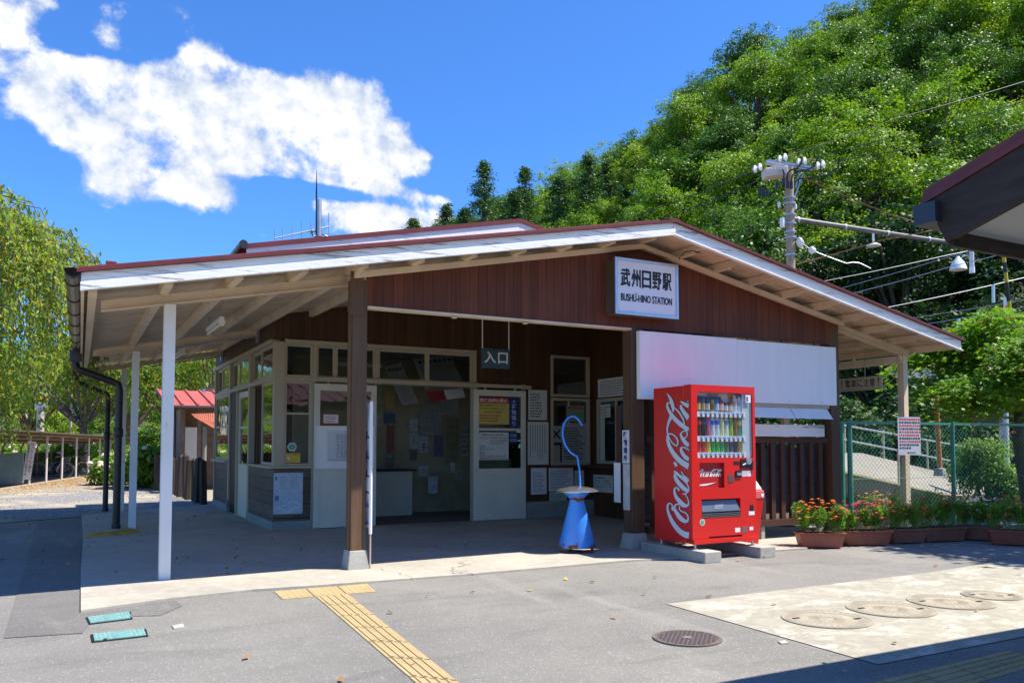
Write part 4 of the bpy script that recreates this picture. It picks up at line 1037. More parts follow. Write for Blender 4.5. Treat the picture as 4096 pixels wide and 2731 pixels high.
# leaning overhead boards
def tilt_board(pts, col, lab, drawf=None):
    t = thing('overhead_board', lab, 'notice board', tuple(pts[3]), 'tilted boards under the waiting room ceiling')
    k = MB(); n = (pts[1] - pts[0]).cross(pts[3] - pts[0]).normalized()
    k.prism(pts, n * .02); obj('board', k, mat('board_%d' % len(lab), col, .5), t)
    X = (pts[2] - pts[3]); Y = (pts[0] - pts[3]); f = X.cross(Y).normalized() * .024
    k = MB(); rows = 18 if X.length > .3 else 12
    bars_into(k, pts[3] + f + X * .08 + Y * .08, X, Y, X.length * .84, Y.length * .74, rows, rnd, lift=.0); obj('print', k, M_inkgrey, t)
    k = MB(); 
    for i in range(7): 
        a_ = pts[3] + f * 1.05 + X * (.1 + .12 * i) + Y * .87; k.add([a_, a_ + X * .07, a_ + X * .07 + Y * .08, a_ + Y * .08], [(0, 1, 2, 3)])
    obj('heading', k, M_ink, t)
tilt_board([PY(1537, 1465, 5.2), PY(1603, 1452, 5.2), PY(1675, 1612, 5.5), PY(1612, 1620, 5.5)], (.42, .42, .40), 'narrow tilted timetable board hanging under the ceiling, at left')
tilt_board([PY(1650, 1437, 5.0), PY(1800, 1420, 5.0), PY(1862, 1548, 5.3), PY(1705, 1565, 5.3)], (.46, .45, .42), 'wide tilted route map board with orange lines under the ceiling')
pts = [PY(1705, 1568, 5.1), PY(1772, 1560, 5.1), PY(1786, 1598, 5.15), PY(1724, 1608, 5.15)]
k = MB(); k.prism(pts, (0, .01, 0)); tag(obj('overhead_board', k, mat('board_red', (.35, .03, .05), .5)), 'small tilted crimson board under the hanging map', 'notice board')
pts = [PY(1775, 1560, 5.1), PY(1850, 1552, 5.1), PY(1862, 1588, 5.15), PY(1788, 1598, 5.15)]
k = MB(); k.prism(pts, (0, .01, 0)); tag(obj('overhead_board', k, M_paperw), 'small tilted white board beside the crimson one', 'notice board')
# pendant lamp in the office behind the transom
k = MB(); k.tube([(1.45, 5.0, 2.58), (1.45, 5.0, 2.80)], .006, 6); k.prism([(1.2, 4.96, 2.50), (1.2, 5.04, 2.50), (1.2, 5.02, 2.56), (1.2, 4.98, 2.56)], (.8, 0, 0))
tag(obj('pendant_lamp', k, M_white), 'dim tube lamp hanging behind the transom windows near the wooden post', 'lamp')

# nobori banner on a pole next to the left post
Bn = thing('banner', 'narrow white upright banner with purple characters beside the left wooden post', 'banner', (.19, -.02, .02))
k = MB(); k.tube([(.187, -.03, .025), (.187, -.03, 1.66)], .009, 8); obj('pole', k, mat('banner_pole', (.5, .36, .30), .5), Bn, smooth=True)
k = MB(); k.tube([(.187, -.03, .36), (.187, -.03, 1.655)], .017, 8); obj('sleeve', k, M_white, Bn, smooth=True)
k = MB(); n = 20
for i in range(n + 1):
    z = .42 + 1.22 * i / n
    for j in range(5): k.v.append(Vector((.185 - .012 * j + .006 * math.sin(i * .7), -.028 + .052 * j + .012 * math.sin(j * 1.6 + i * .35), z)))
for i in range(n):
    for j in range(4): a_ = i * 5 + j; k.f.append((a_, a_ + 1, a_ + 6, a_ + 5))
cl = obj('cloth', k, mat('banner_cloth', (.80, .80, .80), .7), Bn, smooth=True)
k = MB(); O = Vector((.1795, .05, .52))
for i, z_ in enumerate((1.30, 1.10, .92, .76)):
    k.beam(Vector((.175, -.01, z_)), Vector((.150, .10, z_ + .02)), .004, .018); k.beam(Vector((.168, .03, z_ + .06)), Vector((.160, .06, z_ - .06)), .004, .018)
for (y0, y1, z0, z1) in ((-.01, .08, .62, .64), (-.01, .08, .45, .47)): k.box((.155, y0, z0), (.183, y1, z1))
obj('lettering', k, mat('purple_ink', (.09, .04, .30), .6), cl)

# ------------------------------------------------------------------ smoking stand
SX, SY = 2.652, .10
Z0 = .025
St = thing('smoking_stand', 'rusty bright blue cone ashtray stand with steel lid and hooked rod', 'ashtray stand', (SX, SY, Z0))
m = bpy.data.materials.new('blue_enamel'); m.use_nodes = True
q = NT(m.node_tree); b = m.node_tree.nodes['Principled BSDF']; co = q.new('ShaderNodeTexCoord').outputs['Object']
nn = q.noise(co, 9, 8, .7); s_ = q.sep(co)
low = q.rng(s_[2], .05, .20, .22, 0.0); top_ = q.rng(s_[2], .55, .595, 0, .26); top2 = q.rng(s_[2], .60, .64, 1, 0)
thr = q.math('ADD', nn, q.math('ADD', low, q.math('MULTIPLY', top_, top2)))
c = q.mix(q.noise(co, 4, 4), (.03, .22, .78), (.06, .32, .90)); sp_ = q.noise(co, 34, 5, .6); c = q.mix(q.rng(sp_, .66, .70), c, (.10, .05, .03)); c = q.mix(q.rng(q.noise(q.scale(co, 8, 8, 1.5), 1.0, 6, .7), .5, .75, 0, .4), c, (.10, .36, .80)); c = q.mix(q.rng(thr, .68, .72), c, (.16, .055, .02))
q.put(b.inputs['Base Color'], c); q.put(b.inputs['Roughness'], q.rng(thr, .68, .72, .3, .9))
M_blue = m
k = MB(); k.lathe([(.207, .055), (.210, .062), (.080, .575), (.082, .60), (.150, .668), (.152, .675)], (SX, SY, Z0), 32); obj('cone_body', k, M_blue, St, smooth=True)
k = MB(); k.tube([(SX + .210 * math.cos(R(-38)), SY + .210 * math.sin(R(-38)), Z0 + .064), (SX + .0805 * math.cos(R(-38)), SY + .0805 * math.sin(R(-38)), Z0 + .575)], .003, 5); obj('seam', k, M_blue, St)
k = MB(); k.lathe([(.246, .676), (.250, .682), (.246, .692), (.20, .712), (.12, .730), (.04, .738), (.0, .739)], (SX, SY, Z0), 32); lid = obj('lid', k, mat('stainless_steel', (.66, .67, .68), .22, metal=.9), St, smooth=True)
for i in range(5):
    t_ = R(50 + i * 62); k = MB(); k.lathe([(.012, 0), (.012, .002)], (SX + .12 * math.cos(t_), SY + .12 * math.sin(t_), Z0 + .7302), 8); obj('hole', k, M_black, lid)
hp = [(2324, 1925), (2318, 1880), (2309, 1824), (2299, 1820), (2281, 1808), (2262, 1782), (2252, 1750), (2250, 1722), (2256, 1693), (2268, 1675), (2283, 1666), (2297, 1665), (2311, 1675), (2321, 1688), (2329, 1701)]
P = [PY(u, v, SY) for u, v in hp]; P[0] = Vector((SX + .05, SY, Z0 + .735)); P.insert(0, Vector((SX + .05, SY, Z0 + .70)))
k = MB(); k.tube(P, .011, 10); obj('hook_rod', k, M_blue, St, smooth=True)
for t_ in (R(-55), R(80), R(200)):
    cx_, cy_ = SX + .185 * math.cos(t_), SY + .185 * math.sin(t_)
    k = MB(); k.box((cx_ - .016, cy_ - .004, Z0), (cx_ + .016, cy_ + .004, Z0 + .075)); k.box((cx_ - .02, cy_ - .03, Z0), (cx_ + .02, cy_ - .0045, Z0 + .006)); obj('foot', k, mat('rusty_foot', (.16, .065, .03), .85, var=.5, vscale=30), St)

# ------------------------------------------------------------------ vending machine
VX0, VX1, VY, VZ = 3.4117, 4.326, -.983, .176
VB = VY + .645
V = thing('vending_machine', 'tall red drinks vending machine with white script on its side, full of bottles', 'vending machine', ((VX0 + VX1) / 2, VY + .3, .12))
M_vred = mat('vending_red', (.62, .016, .012), .28, var=.04, vscale=2)
M_vdr = mat('vending_red_inner', (.42, .012, .010), .4)
DT = .12  # thickness of the front door
k = MB(); k.box((VX0, VY + DT, VZ), (VX1 - .0, VB, VZ + 1.695)); obj('cabinet', k, M_vred, V, bev=.01, seg=3)
wx0, wx1, wz0, wz1 = VX0 + .082, VX0 + .878, 1.089, 1.800
zt_, zb_ = VZ + 1.70, VZ + .055
lx0, lx1, lz0, lz1 = VX0 + .102, VX0 + .456, .762, 1.040
sx0, sx1, sz0, sz1 = VX0 + .128, VX0 + .680, .444, .648
k = MB()
k.box((VX0, VY, wz1), (VX1, VY + DT - .001, zt_)); k.box((VX0, VY, zb_), (wx0, VY + DT - .001, wz1)); k.box((wx1, VY, zb_), (VX1, VY + DT - .001, wz1))
k.box((wx0, VY, lz1), (wx1, VY + DT - .001, wz0)); k.box((wx0, VY, lz0), (lx0, VY + DT - .001, lz1)); k.box((lx1, VY, lz0), (wx1, VY + DT - .001, lz1))
k.box((wx0, VY, sz1), (wx1, VY + DT - .001, lz0)); k.box((wx0, VY, sz0), (sx0, VY + DT - .001, sz1)); k.box((sx1, VY, sz0), (wx1, VY + DT - .001, sz1))
k.box((wx0, VY, .25), (wx1, VY + DT - .001, sz0)); k.box((wx0, VY, zb_), (VX0 + .225, VY + DT - .001, .25)); k.box((VX0 + .70, VY, zb_), (wx1, VY + DT - .001, .25)); 
bm_door = obj('front_door', k, M_vred, V)
# weld the door panel so no seams show, soften its outer edge
bm = bmesh.new(); bm.from_mesh(bm_door.data); bmesh.ops.remove_doubles(bm, verts=bm.verts, dist=1e-5); bm.to_mesh(bm_door.data); bm.free()
k = MB(); k.box((VX0 + .003, VY - .02, VZ), (VX1 - .003, VY + .02, VZ + .05)); k.box((VX0 + .225, VY + .05, VZ + .056), (VX0 + .70, VY + .1, .249)); obj('base_rail', k, M_vred, V, bev=.004)
k = MB(); k.box((VX0 + .23, VY + .03, .236), (VX0 + .695, VY + .045, .246)); obj('vent', k, M_black, V)
# display box
dk_ = MB(); dy = VY + DT - .012
dk_.box((wx0, dy, wz0), (wx1, dy + .008, wz1)); dsp = obj('display_back', dk_, mat('display_white', (.82, .86, .88), .5), V)
k = MB(); k.box((wx0 + .66, VY + .02, wz0 + .001), (wx1 - .001, VY + .03, wz1 - .001)); obj('display_side_panel', k, mat('display_grey', (.50, .58, .62), .4), dsp)
k = MB(); k.box((wx0, VY + .004, wz0), (wx1, VY + .007, wz1)); obj('display_glass', k, M_dglass, dsp)
# rounded corners of the window
for (cx_, cz_, sx_, sz_) in ((wx0, wz1, 1, -1), (wx1, wz1, -1, -1)):
    k = MB(); r0 = .045; pts = [(cx_, VY + .0005, cz_)]
    for i in range(7): t_ = R(90 * i / 6); pts.append((cx_ + sx_ * (r0 - r0 * math.sin(t_)), VY + .0005, cz_ + sz_ * (r0 - r0 * math.cos(t_))))
    k.prism(pts, (0, .012, 0)); obj('corner_fillet', k, M_vred, V)
drinks = [  # three shelves, left to right: (kind, body, label, cap)
 [('can', (.10, .07, .03), (.55, .45, .12)), ('can', (.12, .14, .35), (.5, .3, .1)), ('can', (.06, .08, .09), (.5, .5, .5)), ('can', (.45, .33, .10), (.15, .1, .05)), ('can', (.03, .22, .60), (.5, .6, .75)), ('can', (.50, .04, .04), (.7, .5, .45)), ('scan', (.05, .05, .12), (.6, .6, .6)), ('scan', (.22, .14, .10), (.6, .55, .5)), ('pet', (.62, .70, .76), (.7, .35, .25)), ('pet', (.62, .72, .80), (.25, .45, .75))],
 [('big', (.05, .02, .015), (.60, .04, .03)), ('big', (.015, .015, .02), (.07, .07, .08)), ('big', (.50, .10, .20), (.35, .1, .4)), ('big', (.55, .65, .70), (.05, .12, .6)), ('big', (.55, .65, .70), (.05, .14, .62)), ('big', (.62, .62, .30), (.75, .7, .3)), ('big', (.60, .68, .62), (.15, .25, .5)), ('big', (.30, .45, .08), (.05, .35, .08)), ('big', (.30, .12, .05), (.45, .12, .06)), ('big', (.12, .42, .25), (.8, .7, .1))],
 [('mid', (.55, .10, .08), (.62, .04, .03)), ('mid', (.55, .10, .08), (.62, .04, .03)), ('mid', (.70, .50, .04), (.72, .52, .05)), ('mid', (.05, .45, .12), (.03, .40, .10)), ('mid', (.35, .50, .10), (.08, .42, .08)), ('mid', (.40, .50, .15), (.05, .40, .15)), ('mid', (.16, .09, .05), (.12, .2, .1)), ('mid', (.25, .22, .30), (.10, .08, .2)), ('mid', (.04, .03, .03), (.06, .05, .05)), ('mid', (.40, .30, .05), (.55, .42, .06))]]
DM = {}
def dm(c):
    key = 'drink_%d_%d_%d' % tuple(int(x * 99) for x in c)
    return mat(key, c, .28)
prof = {'can': [(.024, 0), (.027, .006), (.027, .125), (.022, .135)], 'scan': [(.024, 0), (.027, .006), (.027, .098), (.022, .106)],
        'pet': [(.026, 0), (.029, .006), (.028, .08), (.029, .14), (.012, .178), (.012, .186)], 'big': [(.028, 0), (.031, .008), (.030, .07), (.026, .095), (.031, .125), (.031, .17), (.012, .215), (.012, .225)],
        'mid': [(.027, 0), (.030, .006), (.030, .115), (.012, .145), (.012, .155)]}
lab_r = {'can': (.02, .09), 'scan': (.015, .075), 'pet': (.075, .115), 'big': (.125, .17), 'mid': (.01, .11)}
for r, (zs, row) in enumerate(zip((1.592, 1.328, 1.150), drinks)):
    x0 = VX0 + .145
    k = MB(); k.box((wx0 + .002, VY + .012, zs - .060), (wx0 + .70, VY + .075, zs - .004)); shf = obj('shelf', k, mat('shelf_white', (.78, .80, .82), .4), dsp, bev=.003)
    for i, (kd, bc, lc) in enumerate(row):
        x = x0 + i * .0655; zc = zs - .003
        k = MB(); k.lathe(prof[kd], (x, VY + .060, zc), 14); bt = obj('can' if 'can' in kd else 'bottle', k, dm(bc), dsp, smooth=True)
        l0, l1 = lab_r[kd]; rr_ = max(p_[0] for p_ in prof[kd]) + .0008
        k = MB(); k.lathe([(rr_, l0), (rr_, l1)], (x, VY + .060, zc), 14); lb = obj('drink_label', k, dm(lc), bt, smooth=True)
        if 'can' not in kd:
            hh = prof[kd][-1][1]; k = MB(); k.lathe([(.0135, hh - .012), (.0135, hh + .006)], (x, VY + .060, zc), 10); obj('cap', k, dm((.55, .05, .04) if (r + i) % 3 == 0 else (.75, .75, .75)), bt)
        k = MB(); k.box((x - .024, VY + .0095, zs - .028), (x + .022, VY + .0115, zs - .008)); obj('price_tag', k, mat('tag_blue', (.18, .36, .70), .4), shf)
        k = MB(); k.lathe([(.013, -.003), (.016, .0)], (x + .003, VY + .012, zs - .044), 12, axis='y'); obj('button', k, mat('button_dark', (.10, .02, .02), .3), shf)
k = MB(); k.box((VX0 + .115, VY + .088, 1.60), (VX0 + .50, VY + .094, 1.76)); obj('display_card', k, mat('card_navy', (.03, .06, .22), .4, var=.5, vscale=12), dsp)
for xx, cc in ((.62, (.7, .15, .06)), (.66, (.6, .62, .1)), (.71, (.1, .4, .6))):
    k = MB(); k.box((VX0 + xx, VY + .09, 1.70), (VX0 + xx + .035, VY + .095, 1.775)); obj('display_card', k, dm(cc), dsp)
for i in (3, 4, 5, 6, 8, 9):
    k = MB(); xx = VX0 + .145 + i * .0655; k.box((xx - .027, VY + .09, 1.50), (xx + .027, VY + .095, 1.535)); obj('display_card', k, dm([(.05, .1, .5), (.05, .1, .5), (.7, .6, .1), (.05, .3, .55), (.6, .08, .05), (.1, .45, .2)][[3, 4, 5, 6, 8, 9].index(i)]), dsp)
k = MB(); k.box((VX0 + .78, VY + .001, 1.70), (VX0 + .855, VY + .003, 1.785)); stc = obj('window_sticker', k, mat('sticker_white_blue', (.65, .72, .85), .4), dsp)
k = MB(); k.box((VX0 + .79, VY - .0005, 1.715), (VX0 + .815, VY + .0005, 1.765)); obj('sticker_print', k, M_redink, stc)
# the flowing white script, drawn as strokes: (x right, y down) in its own drawing units with pen width
STROKES = [
 [(312, 1112, 4), (300, 1128, 20), (283, 1118, 18), (285, 1092, 12), (268, 1072, 12), (246, 1080, 16), (243, 1125, 20), (262, 1185, 28), (293, 1245, 36), (335, 1300, 42), (380, 1335, 48), (432, 1352, 58)],
 [(392, 1090, 12), (350, 1078, 12), (312, 1085, 16), (303, 1115, 22), (325, 1160, 34), (360, 1205, 40), (398, 1228, 30), (420, 1215, 16), (418, 1180, 12), (395, 1150, 12), (365, 1140, 10), (345, 1120, 10), (350, 1095, 10)],
 [(340, 962, 20), (335, 942, 14), (315, 935, 14), (302, 955, 18), (310, 1000, 26), (340, 1045, 36), (380, 1085, 40), (415, 1090, 22), (425, 1065, 12), (418, 1030, 10), (395, 985, 10)],
 [(300, 790, 18), (345, 830, 26), (390, 860, 34), (425, 880, 40)], [(330, 800, 12), (308, 815, 20), (312, 850, 30), (345, 900, 38), (390, 945, 38), (420, 960, 22), (425, 930, 12), (400, 890, 10), (360, 850, 10)],
 [(425, 960, 20), (400, 985, 12), (370, 990, 10)], [(362, 795, 10), (385, 830, 12), (415, 850, 12)],
 [(301, 712, 26), (322, 748, 26)],
 [(322, 572, 10), (333, 545, 14), (325, 510, 14), (300, 480, 12), (268, 466, 12), (246, 478, 16), (243, 520, 24), (262, 580, 32), (300, 645, 40), (350, 700, 46), (400, 735, 50), (432, 752, 56)],
 [(326, 572, 14), (300, 560, 12), (272, 530, 12), (252, 490, 12), (240, 440, 14), (246, 390, 18), (262, 345, 26), (280, 302, 28)],
 [(430, 610, 12), (405, 592, 12), (375, 582, 12), (360, 600, 22), (375, 640, 32), (405, 675, 36), (432, 690, 34)],
 [(372, 450, 10), (358, 470, 16), (375, 510, 30), (405, 550, 36), (432, 570, 34)], [(372, 450, 12), (395, 440, 12), (415, 465, 12), (405, 495, 10), (385, 505, 10)],
 [(268, 205, 10), (252, 196, 12), (240, 210, 16), (248, 250, 24), (285, 310, 34), (335, 365, 38), (385, 405, 38), (430, 432, 34)],
 [(300, 240, 10), (330, 265, 14), (362, 310, 14), (385, 355, 14), (390, 400, 10)],
 [(236, 112, 3), (256, 140, 18), (275, 180, 28), (288, 225, 30), (293, 275, 12)],
 [(358, 185, 12), (395, 210, 30), (430, 225, 38)], [(360, 215, 14), (362, 240, 26), (390, 285, 36), (430, 335, 44)], [(415, 180, 10), (425, 190, 10)]]
def crom(p, n=5):
    out = []
    for i in range(len(p) - 1):
        a, b_, c_, d_ = p[max(i - 1, 0)], p[i], p[i + 1], p[min(i + 2, len(p) - 1)]
        for k_ in range(n):
            t = k_ / n
            out.append(tuple(.5 * ((2 * b_[j]) + (-a[j] + c_[j]) * t + (2 * a[j] - 5 * b_[j] + 4 * c_[j] - d_[j]) * t * t + (-a[j] + 3 * b_[j] - 3 * c_[j] + d_[j]) * t ** 3) for j in range(3)))
    out.append(p[-1]); return out
def script_into(mb, to3, grow=0.0, dz=0.0, xmax=431):
    N_ = None
    for si_, st in enumerate(STROKES):
        pts = crom(st); L = []; Rr = []
        for i, (x, y, w) in enumerate(pts):
            a, c_ = pts[max(i - 1, 0)], pts[min(i + 1, len(pts) - 1)]
            tx, ty = c_[0] - a[0], c_[1] - a[1]; ln = math.hypot(tx, ty) or 1
            nx, ny = -ty / ln, tx / ln; hw = w / 2 + grow
            L.append((min(x + nx * hw, xmax), y + ny * hw)); Rr.append((min(x - nx * hw, xmax), y - ny * hw))
        for i in range(len(pts) - 1):
            lift = dz + si_ * .00012 + i * .000002
            mb.add([to3(*L[i], lift), to3(*L[i + 1], lift), to3(*Rr[i + 1], lift), to3(*Rr[i], lift)], [(0, 1, 2, 3)])
def side3(x, y, l):
    p = PX(2560 + x * .4594, 1520 + y * .4594, VX0); p.x = VX0 - .001 - l; return p
k = MB(); script_into(k, side3, 4.5, 0.0); obj('script_outline', k, M_ink, V)
k = MB(); script_into(k, side3, 0.0, .0025); obj('script_logo', k, mat('logo_white', (.66, .68, .74), .4), V)
# lower front panel with the same script
k = MB(); k.box((lx0, VY + .035, lz0), (lx1, VY + .042, lz1)); lp = obj('logo_panel', k, M_vdr, V)
k = MB(); k.box((lx0, VY + .0005, lz0), (lx0 + .004, VY + .034, lz1)); k.box((lx1 - .004, VY + .0005, lz0), (lx1, VY + .034, lz1)); k.box((lx0 + .004, VY + .0005, lz1 - .004), (lx1 - .004, VY + .034, lz1)); k.box((lx0 + .004, VY + .0005, lz0), (lx1 - .004, VY + .034, lz0 + .004)); obj('panel_rim', k, M_vdr, lp)
def front3(x, y, l):
    return Vector((lx0 + .002 + (1385 - y) / 1275 * .350, VY + .034 - l, .885 + (431 - x) / 200 * .085))
k = MB(); script_into(k, front3, 0, 0.0)
for i in range(16):
    t0, t1 = i / 16, (i + 1) / 16
    zf = lambda t: .80 + .045 * t * t; wf_ = lambda t: .022 * math.sin(math.pi * min(1, t * 1.15 + .12)) * (1 - t * .6)
    xa, xb_ = lx0 + .01 + .335 * t0, lx0 + .01 + .335 * t1
    k.add([(xa, VY + .033, zf(t0) - wf_(t0) * .6), (xb_, VY + .033, zf(t1) - wf_(t1) * .6), (xb_, VY + .033, zf(t1) + wf_(t1) * .4), (xa, VY + .033, zf(t0) + wf_(t0) * .4)], [(0, 1, 2, 3)])
obj('script_logo', k, M_white, lp)
def disp3(x, y, l): return Vector((VX0 + .30 + (1385 - y) / 1275 * .17, VY + .0865 - l, 1.765 + (431 - x) / 200 * .03))
k = MB(); script_into(k, disp3, 0, 0); obj('script_logo', k, mat('logo_maroon', (.22, .02, .02), .5), dsp)
# delivery slot
k = MB(); k.box((sx0, VY + .07, sz0), (sx1, VY + .078, sz1)); sl_ = obj('delivery_slot', k, M_black, V)
k = MB(); k.hexa([(sx0 + .004, VY - .004, sz0 + .07), (sx1 - .004, VY - .004, sz0 + .07), (sx1 - .004, VY + .01, sz0 + .062), (sx0 + .004, VY + .01, sz0 + .062)], [(sx0 + .03, VY + .04, sz1 - .012), (sx1 - .03, VY + .04, sz1 - .012), (sx1 - .03, VY + .05, sz1 - .012), (sx0 + .03, VY + .05, sz1 - .012)])
obj('flap', k, mat('smoked_flap', (.10, .12, .15), .15, spec=.8), sl_, bev=.003)
for i in range(3):
    k = MB(); k.box((sx0 + .004, VY + .002, sz0 + .008 + i * .018), (sx1 - .004, VY + .05, sz0 + .017 + i * .018)); obj('grille_bar', k, mat('grille_grey', (.12, .12, .13), .4), sl_)
k = MB(); bars_into(k, Vector((sx0 + .18, VY + .002, sz0 + .10)), XV, ZV, .16, .05, 3, rnd, lift=.006, fill=.3); obj('flap_print', k, M_white, sl_)
def vbox(nm, a0, a1, z0, z1, m_, t=.006, par=V):
    k = MB(); k.box((VX0 + a0, VY - t, z0), (VX0 + a1, VY - .0005, z1)); return obj(nm, k, m_, par, bev=.0015)
cn = vbox('coin_unit', .689, .822, .972, 1.074, M_black, .012)
k = MB(); k.lathe([(.040, -.022), (.040, -.0125)], (VX0 + .795, VY, 1.052), 20, axis='y'); k.lathe([(.030, -.026), (.030, -.0225)], (VX0 + .795, VY, 1.052), 20, axis='y'); obj('coin_ring', k, M_gal, cn, smooth=True)
k = MB(); k.beam((VX0 + .71, VY - .015, 1.01), (VX0 + .76, VY - .015, 1.03), .006, .012); obj('lever', k, M_white, cn)
vbox('keyhole_cover', .833, .868, .955, 1.055, M_black, .014)
vbox('price_display', .588, .668, 1.015, 1.05, M_black, .004)
bu = vbox('bill_slot', .614, .698, .874, .950, M_black, .012); vbox('slot_mouth', .625, .69, .895, .925, M_gal, .016, bu)
lb = vbox('instruction_label', .707, .838, .882, .946, M_paperw, .002)
k = MB(); bars_into(k, Vector((VX0 + .712, VY - .002, .888)), XV, ZV, .12, .052, 4, rnd, lift=.001, fill=.3); obj('label_print', k, M_redink, lb)
vbox('card_reader', .505, .585, .82, .905, mat('reader_grey', (.10, .06, .06), .5), .004)
vbox('change_cup', .816, .872, .500, .568, M_black, .003); vbox('change_label', .80, .885, .455, .497, M_paperw, .002)
for a0, a1, z0, z1, m_ in ((.596, .67, .277, .325, M_paperw), (.807, .861, .289, .327, M_paperw)): vbox('maker_label', a0, a1, z0, z1, m_, .002)
vbox('maker_plate', .695, .772, .265, .337, mat('plate_grey', (.22, .10, .10), .5, var=.6, vscale=120), .002)
k = MB(); k.lathe([(.036, -.002), (.036, -.0005)], (VX0 + .134, VY, .405), 24, axis='y'); o = obj('round_sticker', k, mat('sticker_pale'  , (.50, .62, .52)), V)
k = MB(); k.lathe([(.026, -.003), (.026, -.0021)], (VX0 + .134, VY, .405), 24, axis='y'); obj('sticker_emblem', k, mat('sticker_green', (.16, .35, .28)), o)
for xx, yy in ((VX0 + .05, VY + .02), (VX1 - .05, VY + .02), (VX0 + .05, VB - .06), (VX1 - .05, VB - .06)):
    k = MB(); k.lathe([(.03, .0), (.03, .008), (.012, .012), (.012, VZ - .121)], (xx, yy, .1205), 12); k.box((xx - .04, yy + .018, .121), (xx + .055, yy + .03, .129)); obj('levelling_foot', k, M_gal, V)
# concrete blocks
for x0, x1, y0, y1, lb in ((3.395, 3.62, -1.19, -.10, 'long concrete block under the left side of the vending machine'), (4.20, 4.43, -1.16, -.10, 'long concrete block under the right side of the vending machine')):
    k = MB(); k.box((x0, y0, .0 if y0 < -.7 else .025), (x1, y1, .12)); tag(obj('concrete_block', k, M_conc, bev=.01, seg=2), lb, 'concrete block', 'concrete blocks carrying the vending machine')
# recycling bin behind
RB = thing('recycling_bin', 'red plastic recycling bin with pale lid half hidden behind the vending machine', 'bin', (4.55, -.55, .025))
def taper(mb, cx_, cy_, r0, r1, z0, z1): mb.hexa([(cx_ - r0, cy_ - r0, z0), (cx_ + r0, cy_ - r0, z0), (cx_ + r0, cy_ + r0, z0), (cx_ - r0, cy_ + r0, z0)], [(cx_ - r1, cy_ - r1, z1), (cx_ + r1, cy_ - r1, z1), (cx_ + r1, cy_ + r1, z1), (cx_ - r1, cy_ + r1, z1)])
k = MB(); taper(k, 4.56, -.46, .155, .205, .026, .60); obj('bin_body', k, M_vred, RB, bev=.02, seg=3)
k = MB(); taper(k, 4.56, -.46, .212, .208, .601, .70); obj('bin_rim', k, mat('bin_pink', (.62, .10, .10), .4), RB, bev=.015, seg=3)
k = MB(); taper(k, 4.56, -.46, .205, .13, .701, .86); obj('bin_lid', k, mat('bin_lid', (.68, .55, .53), .35), RB, bev=.03, seg=3)
k = MB(); k.box((4.71, -.675, .625), (4.755, -.6745, .665)); obj('bin_label', k, M_paperw, RB)

# ------------------------------------------------------------------ neighbouring building whose eave cuts in at top right
NB = thing('neighbouring_building', 'neighbouring house corner at upper right: red roof edge, dark bargeboard, cream soffit, grey gutter', 'house', (5.5, -9.5, 0))
xr = 1.25
e0 = PX(3680, 798, xr); e1 = PX(4096, 545, xr); sl_n = (e1.z - e0.z) / (e0.y - e1.y)
b0_ = PX(3792, 935, xr); b1_ = PX(4096, 770, xr)
yr = -9.6
def nz(y): return e0.z + sl_n * (e0.y - y) if y > yr else e0.z + sl_n * (e0.y - yr) - sl_n * (yr - y)
XN1 = 10.0
k = MB()
for ya, yb2 in ((e0.y, yr), (yr, -14.0)):
    k.prism([(xr, ya, nz(ya)), (xr, yb2, nz(yb2)), (xr, yb2, nz(yb2) - .03), (xr, ya, nz(ya) - .03)], (XN1 - xr, 0, 0))
for i in range(20):
    xa = xr + .02 + i * .45
    for ya, yb2 in ((e0.y, yr), (yr, -14.0)):
        k.prism([(xa, ya, nz(ya)), (xa, yb2, nz(yb2)), (xa, yb2, nz(yb2) + .045), (xa, ya, nz(ya) + .045)], (.04, 0, 0))
obj('roof', k, M_red, NB)
k = MB()
hb_ = (e0.z + sl_n * (e0.y - b1_.y)) - b1_.z
for ya, yb2 in ((e0.y - .03, yr), (yr, -13.97)):
    k.prism([(xr + .01, ya, nz(ya) - .032), (xr + .01, yb2, nz(yb2) - .032), (xr + .01, yb2, nz(yb2) - hb_), (xr + .01, ya - (.09 if ya > -6 else 0), nz(ya) - hb_)], (.035, 0, 0))
obj('bargeboard', k, M_bargedark, NB)
k = MB()
for ya, yb2 in ((e0.y - .14, yr), (yr, -13.9)):
    k.prism([(xr + .046, ya, nz(ya) - hb_ + .02), (xr + .046, yb2, nz(yb2) - hb_ + .02), (xr + .046, yb2, nz(yb2) - hb_ + .035), (xr + .046, ya, nz(ya) - hb_ + .035)], (XN1 - xr - .1, 0, 0))
obj('soffit', k, mat('soffit_cream', (.62, .60, .52), .6, var=.06, vscale=3), NB)
k = MB(); k.box((xr + .046, e0.y - .135, nz(e0.y) - hb_ - .01), (XN1, e0.y - .11, nz(e0.y) - .035)); obj('eave_board', k, M_bargedark, NB)
k = MB(); gz = e0.z - .035; gy = e0.y - .10
for ya, yb2, za, zb2 in ((gy, gy + .012, gz - .10, gz), (gy + .012, gy + .10, gz - .10, gz - .088), (gy + .10, gy + .112, gz - .10, gz), (gy + .112, gy + .125, gz - .016, gz)):
    k.box((xr - .03, ya, za), (XN1, yb2, zb2))
k.box((xr - .034, gy, gz - .10), (xr - .0301, gy + .112, gz)); obj('gutter', k, mat('gutter_slate', (.03, .032, .042), .35), NB)
k = MB(); k.box((2.2, -13.2, 0), (9.6, -13.0, 2.4)); k.box((2.2, -13.0, 0), (2.4, -6.2, 2.4)); k.box((2.4, -6.4, 0), (9.6, -6.2, 2.4)); k.box((9.4, -13, 0), (9.6, -6.4, 2.4)); obj('wall', k, mat('neighbour_wall', (.45, .42, .36), .8, var=.1), NB)
k = MB(); k.box((2.19, -10, .9), (2.199, -8.5, 2.0)); obj('window', k, M_glass, NB)

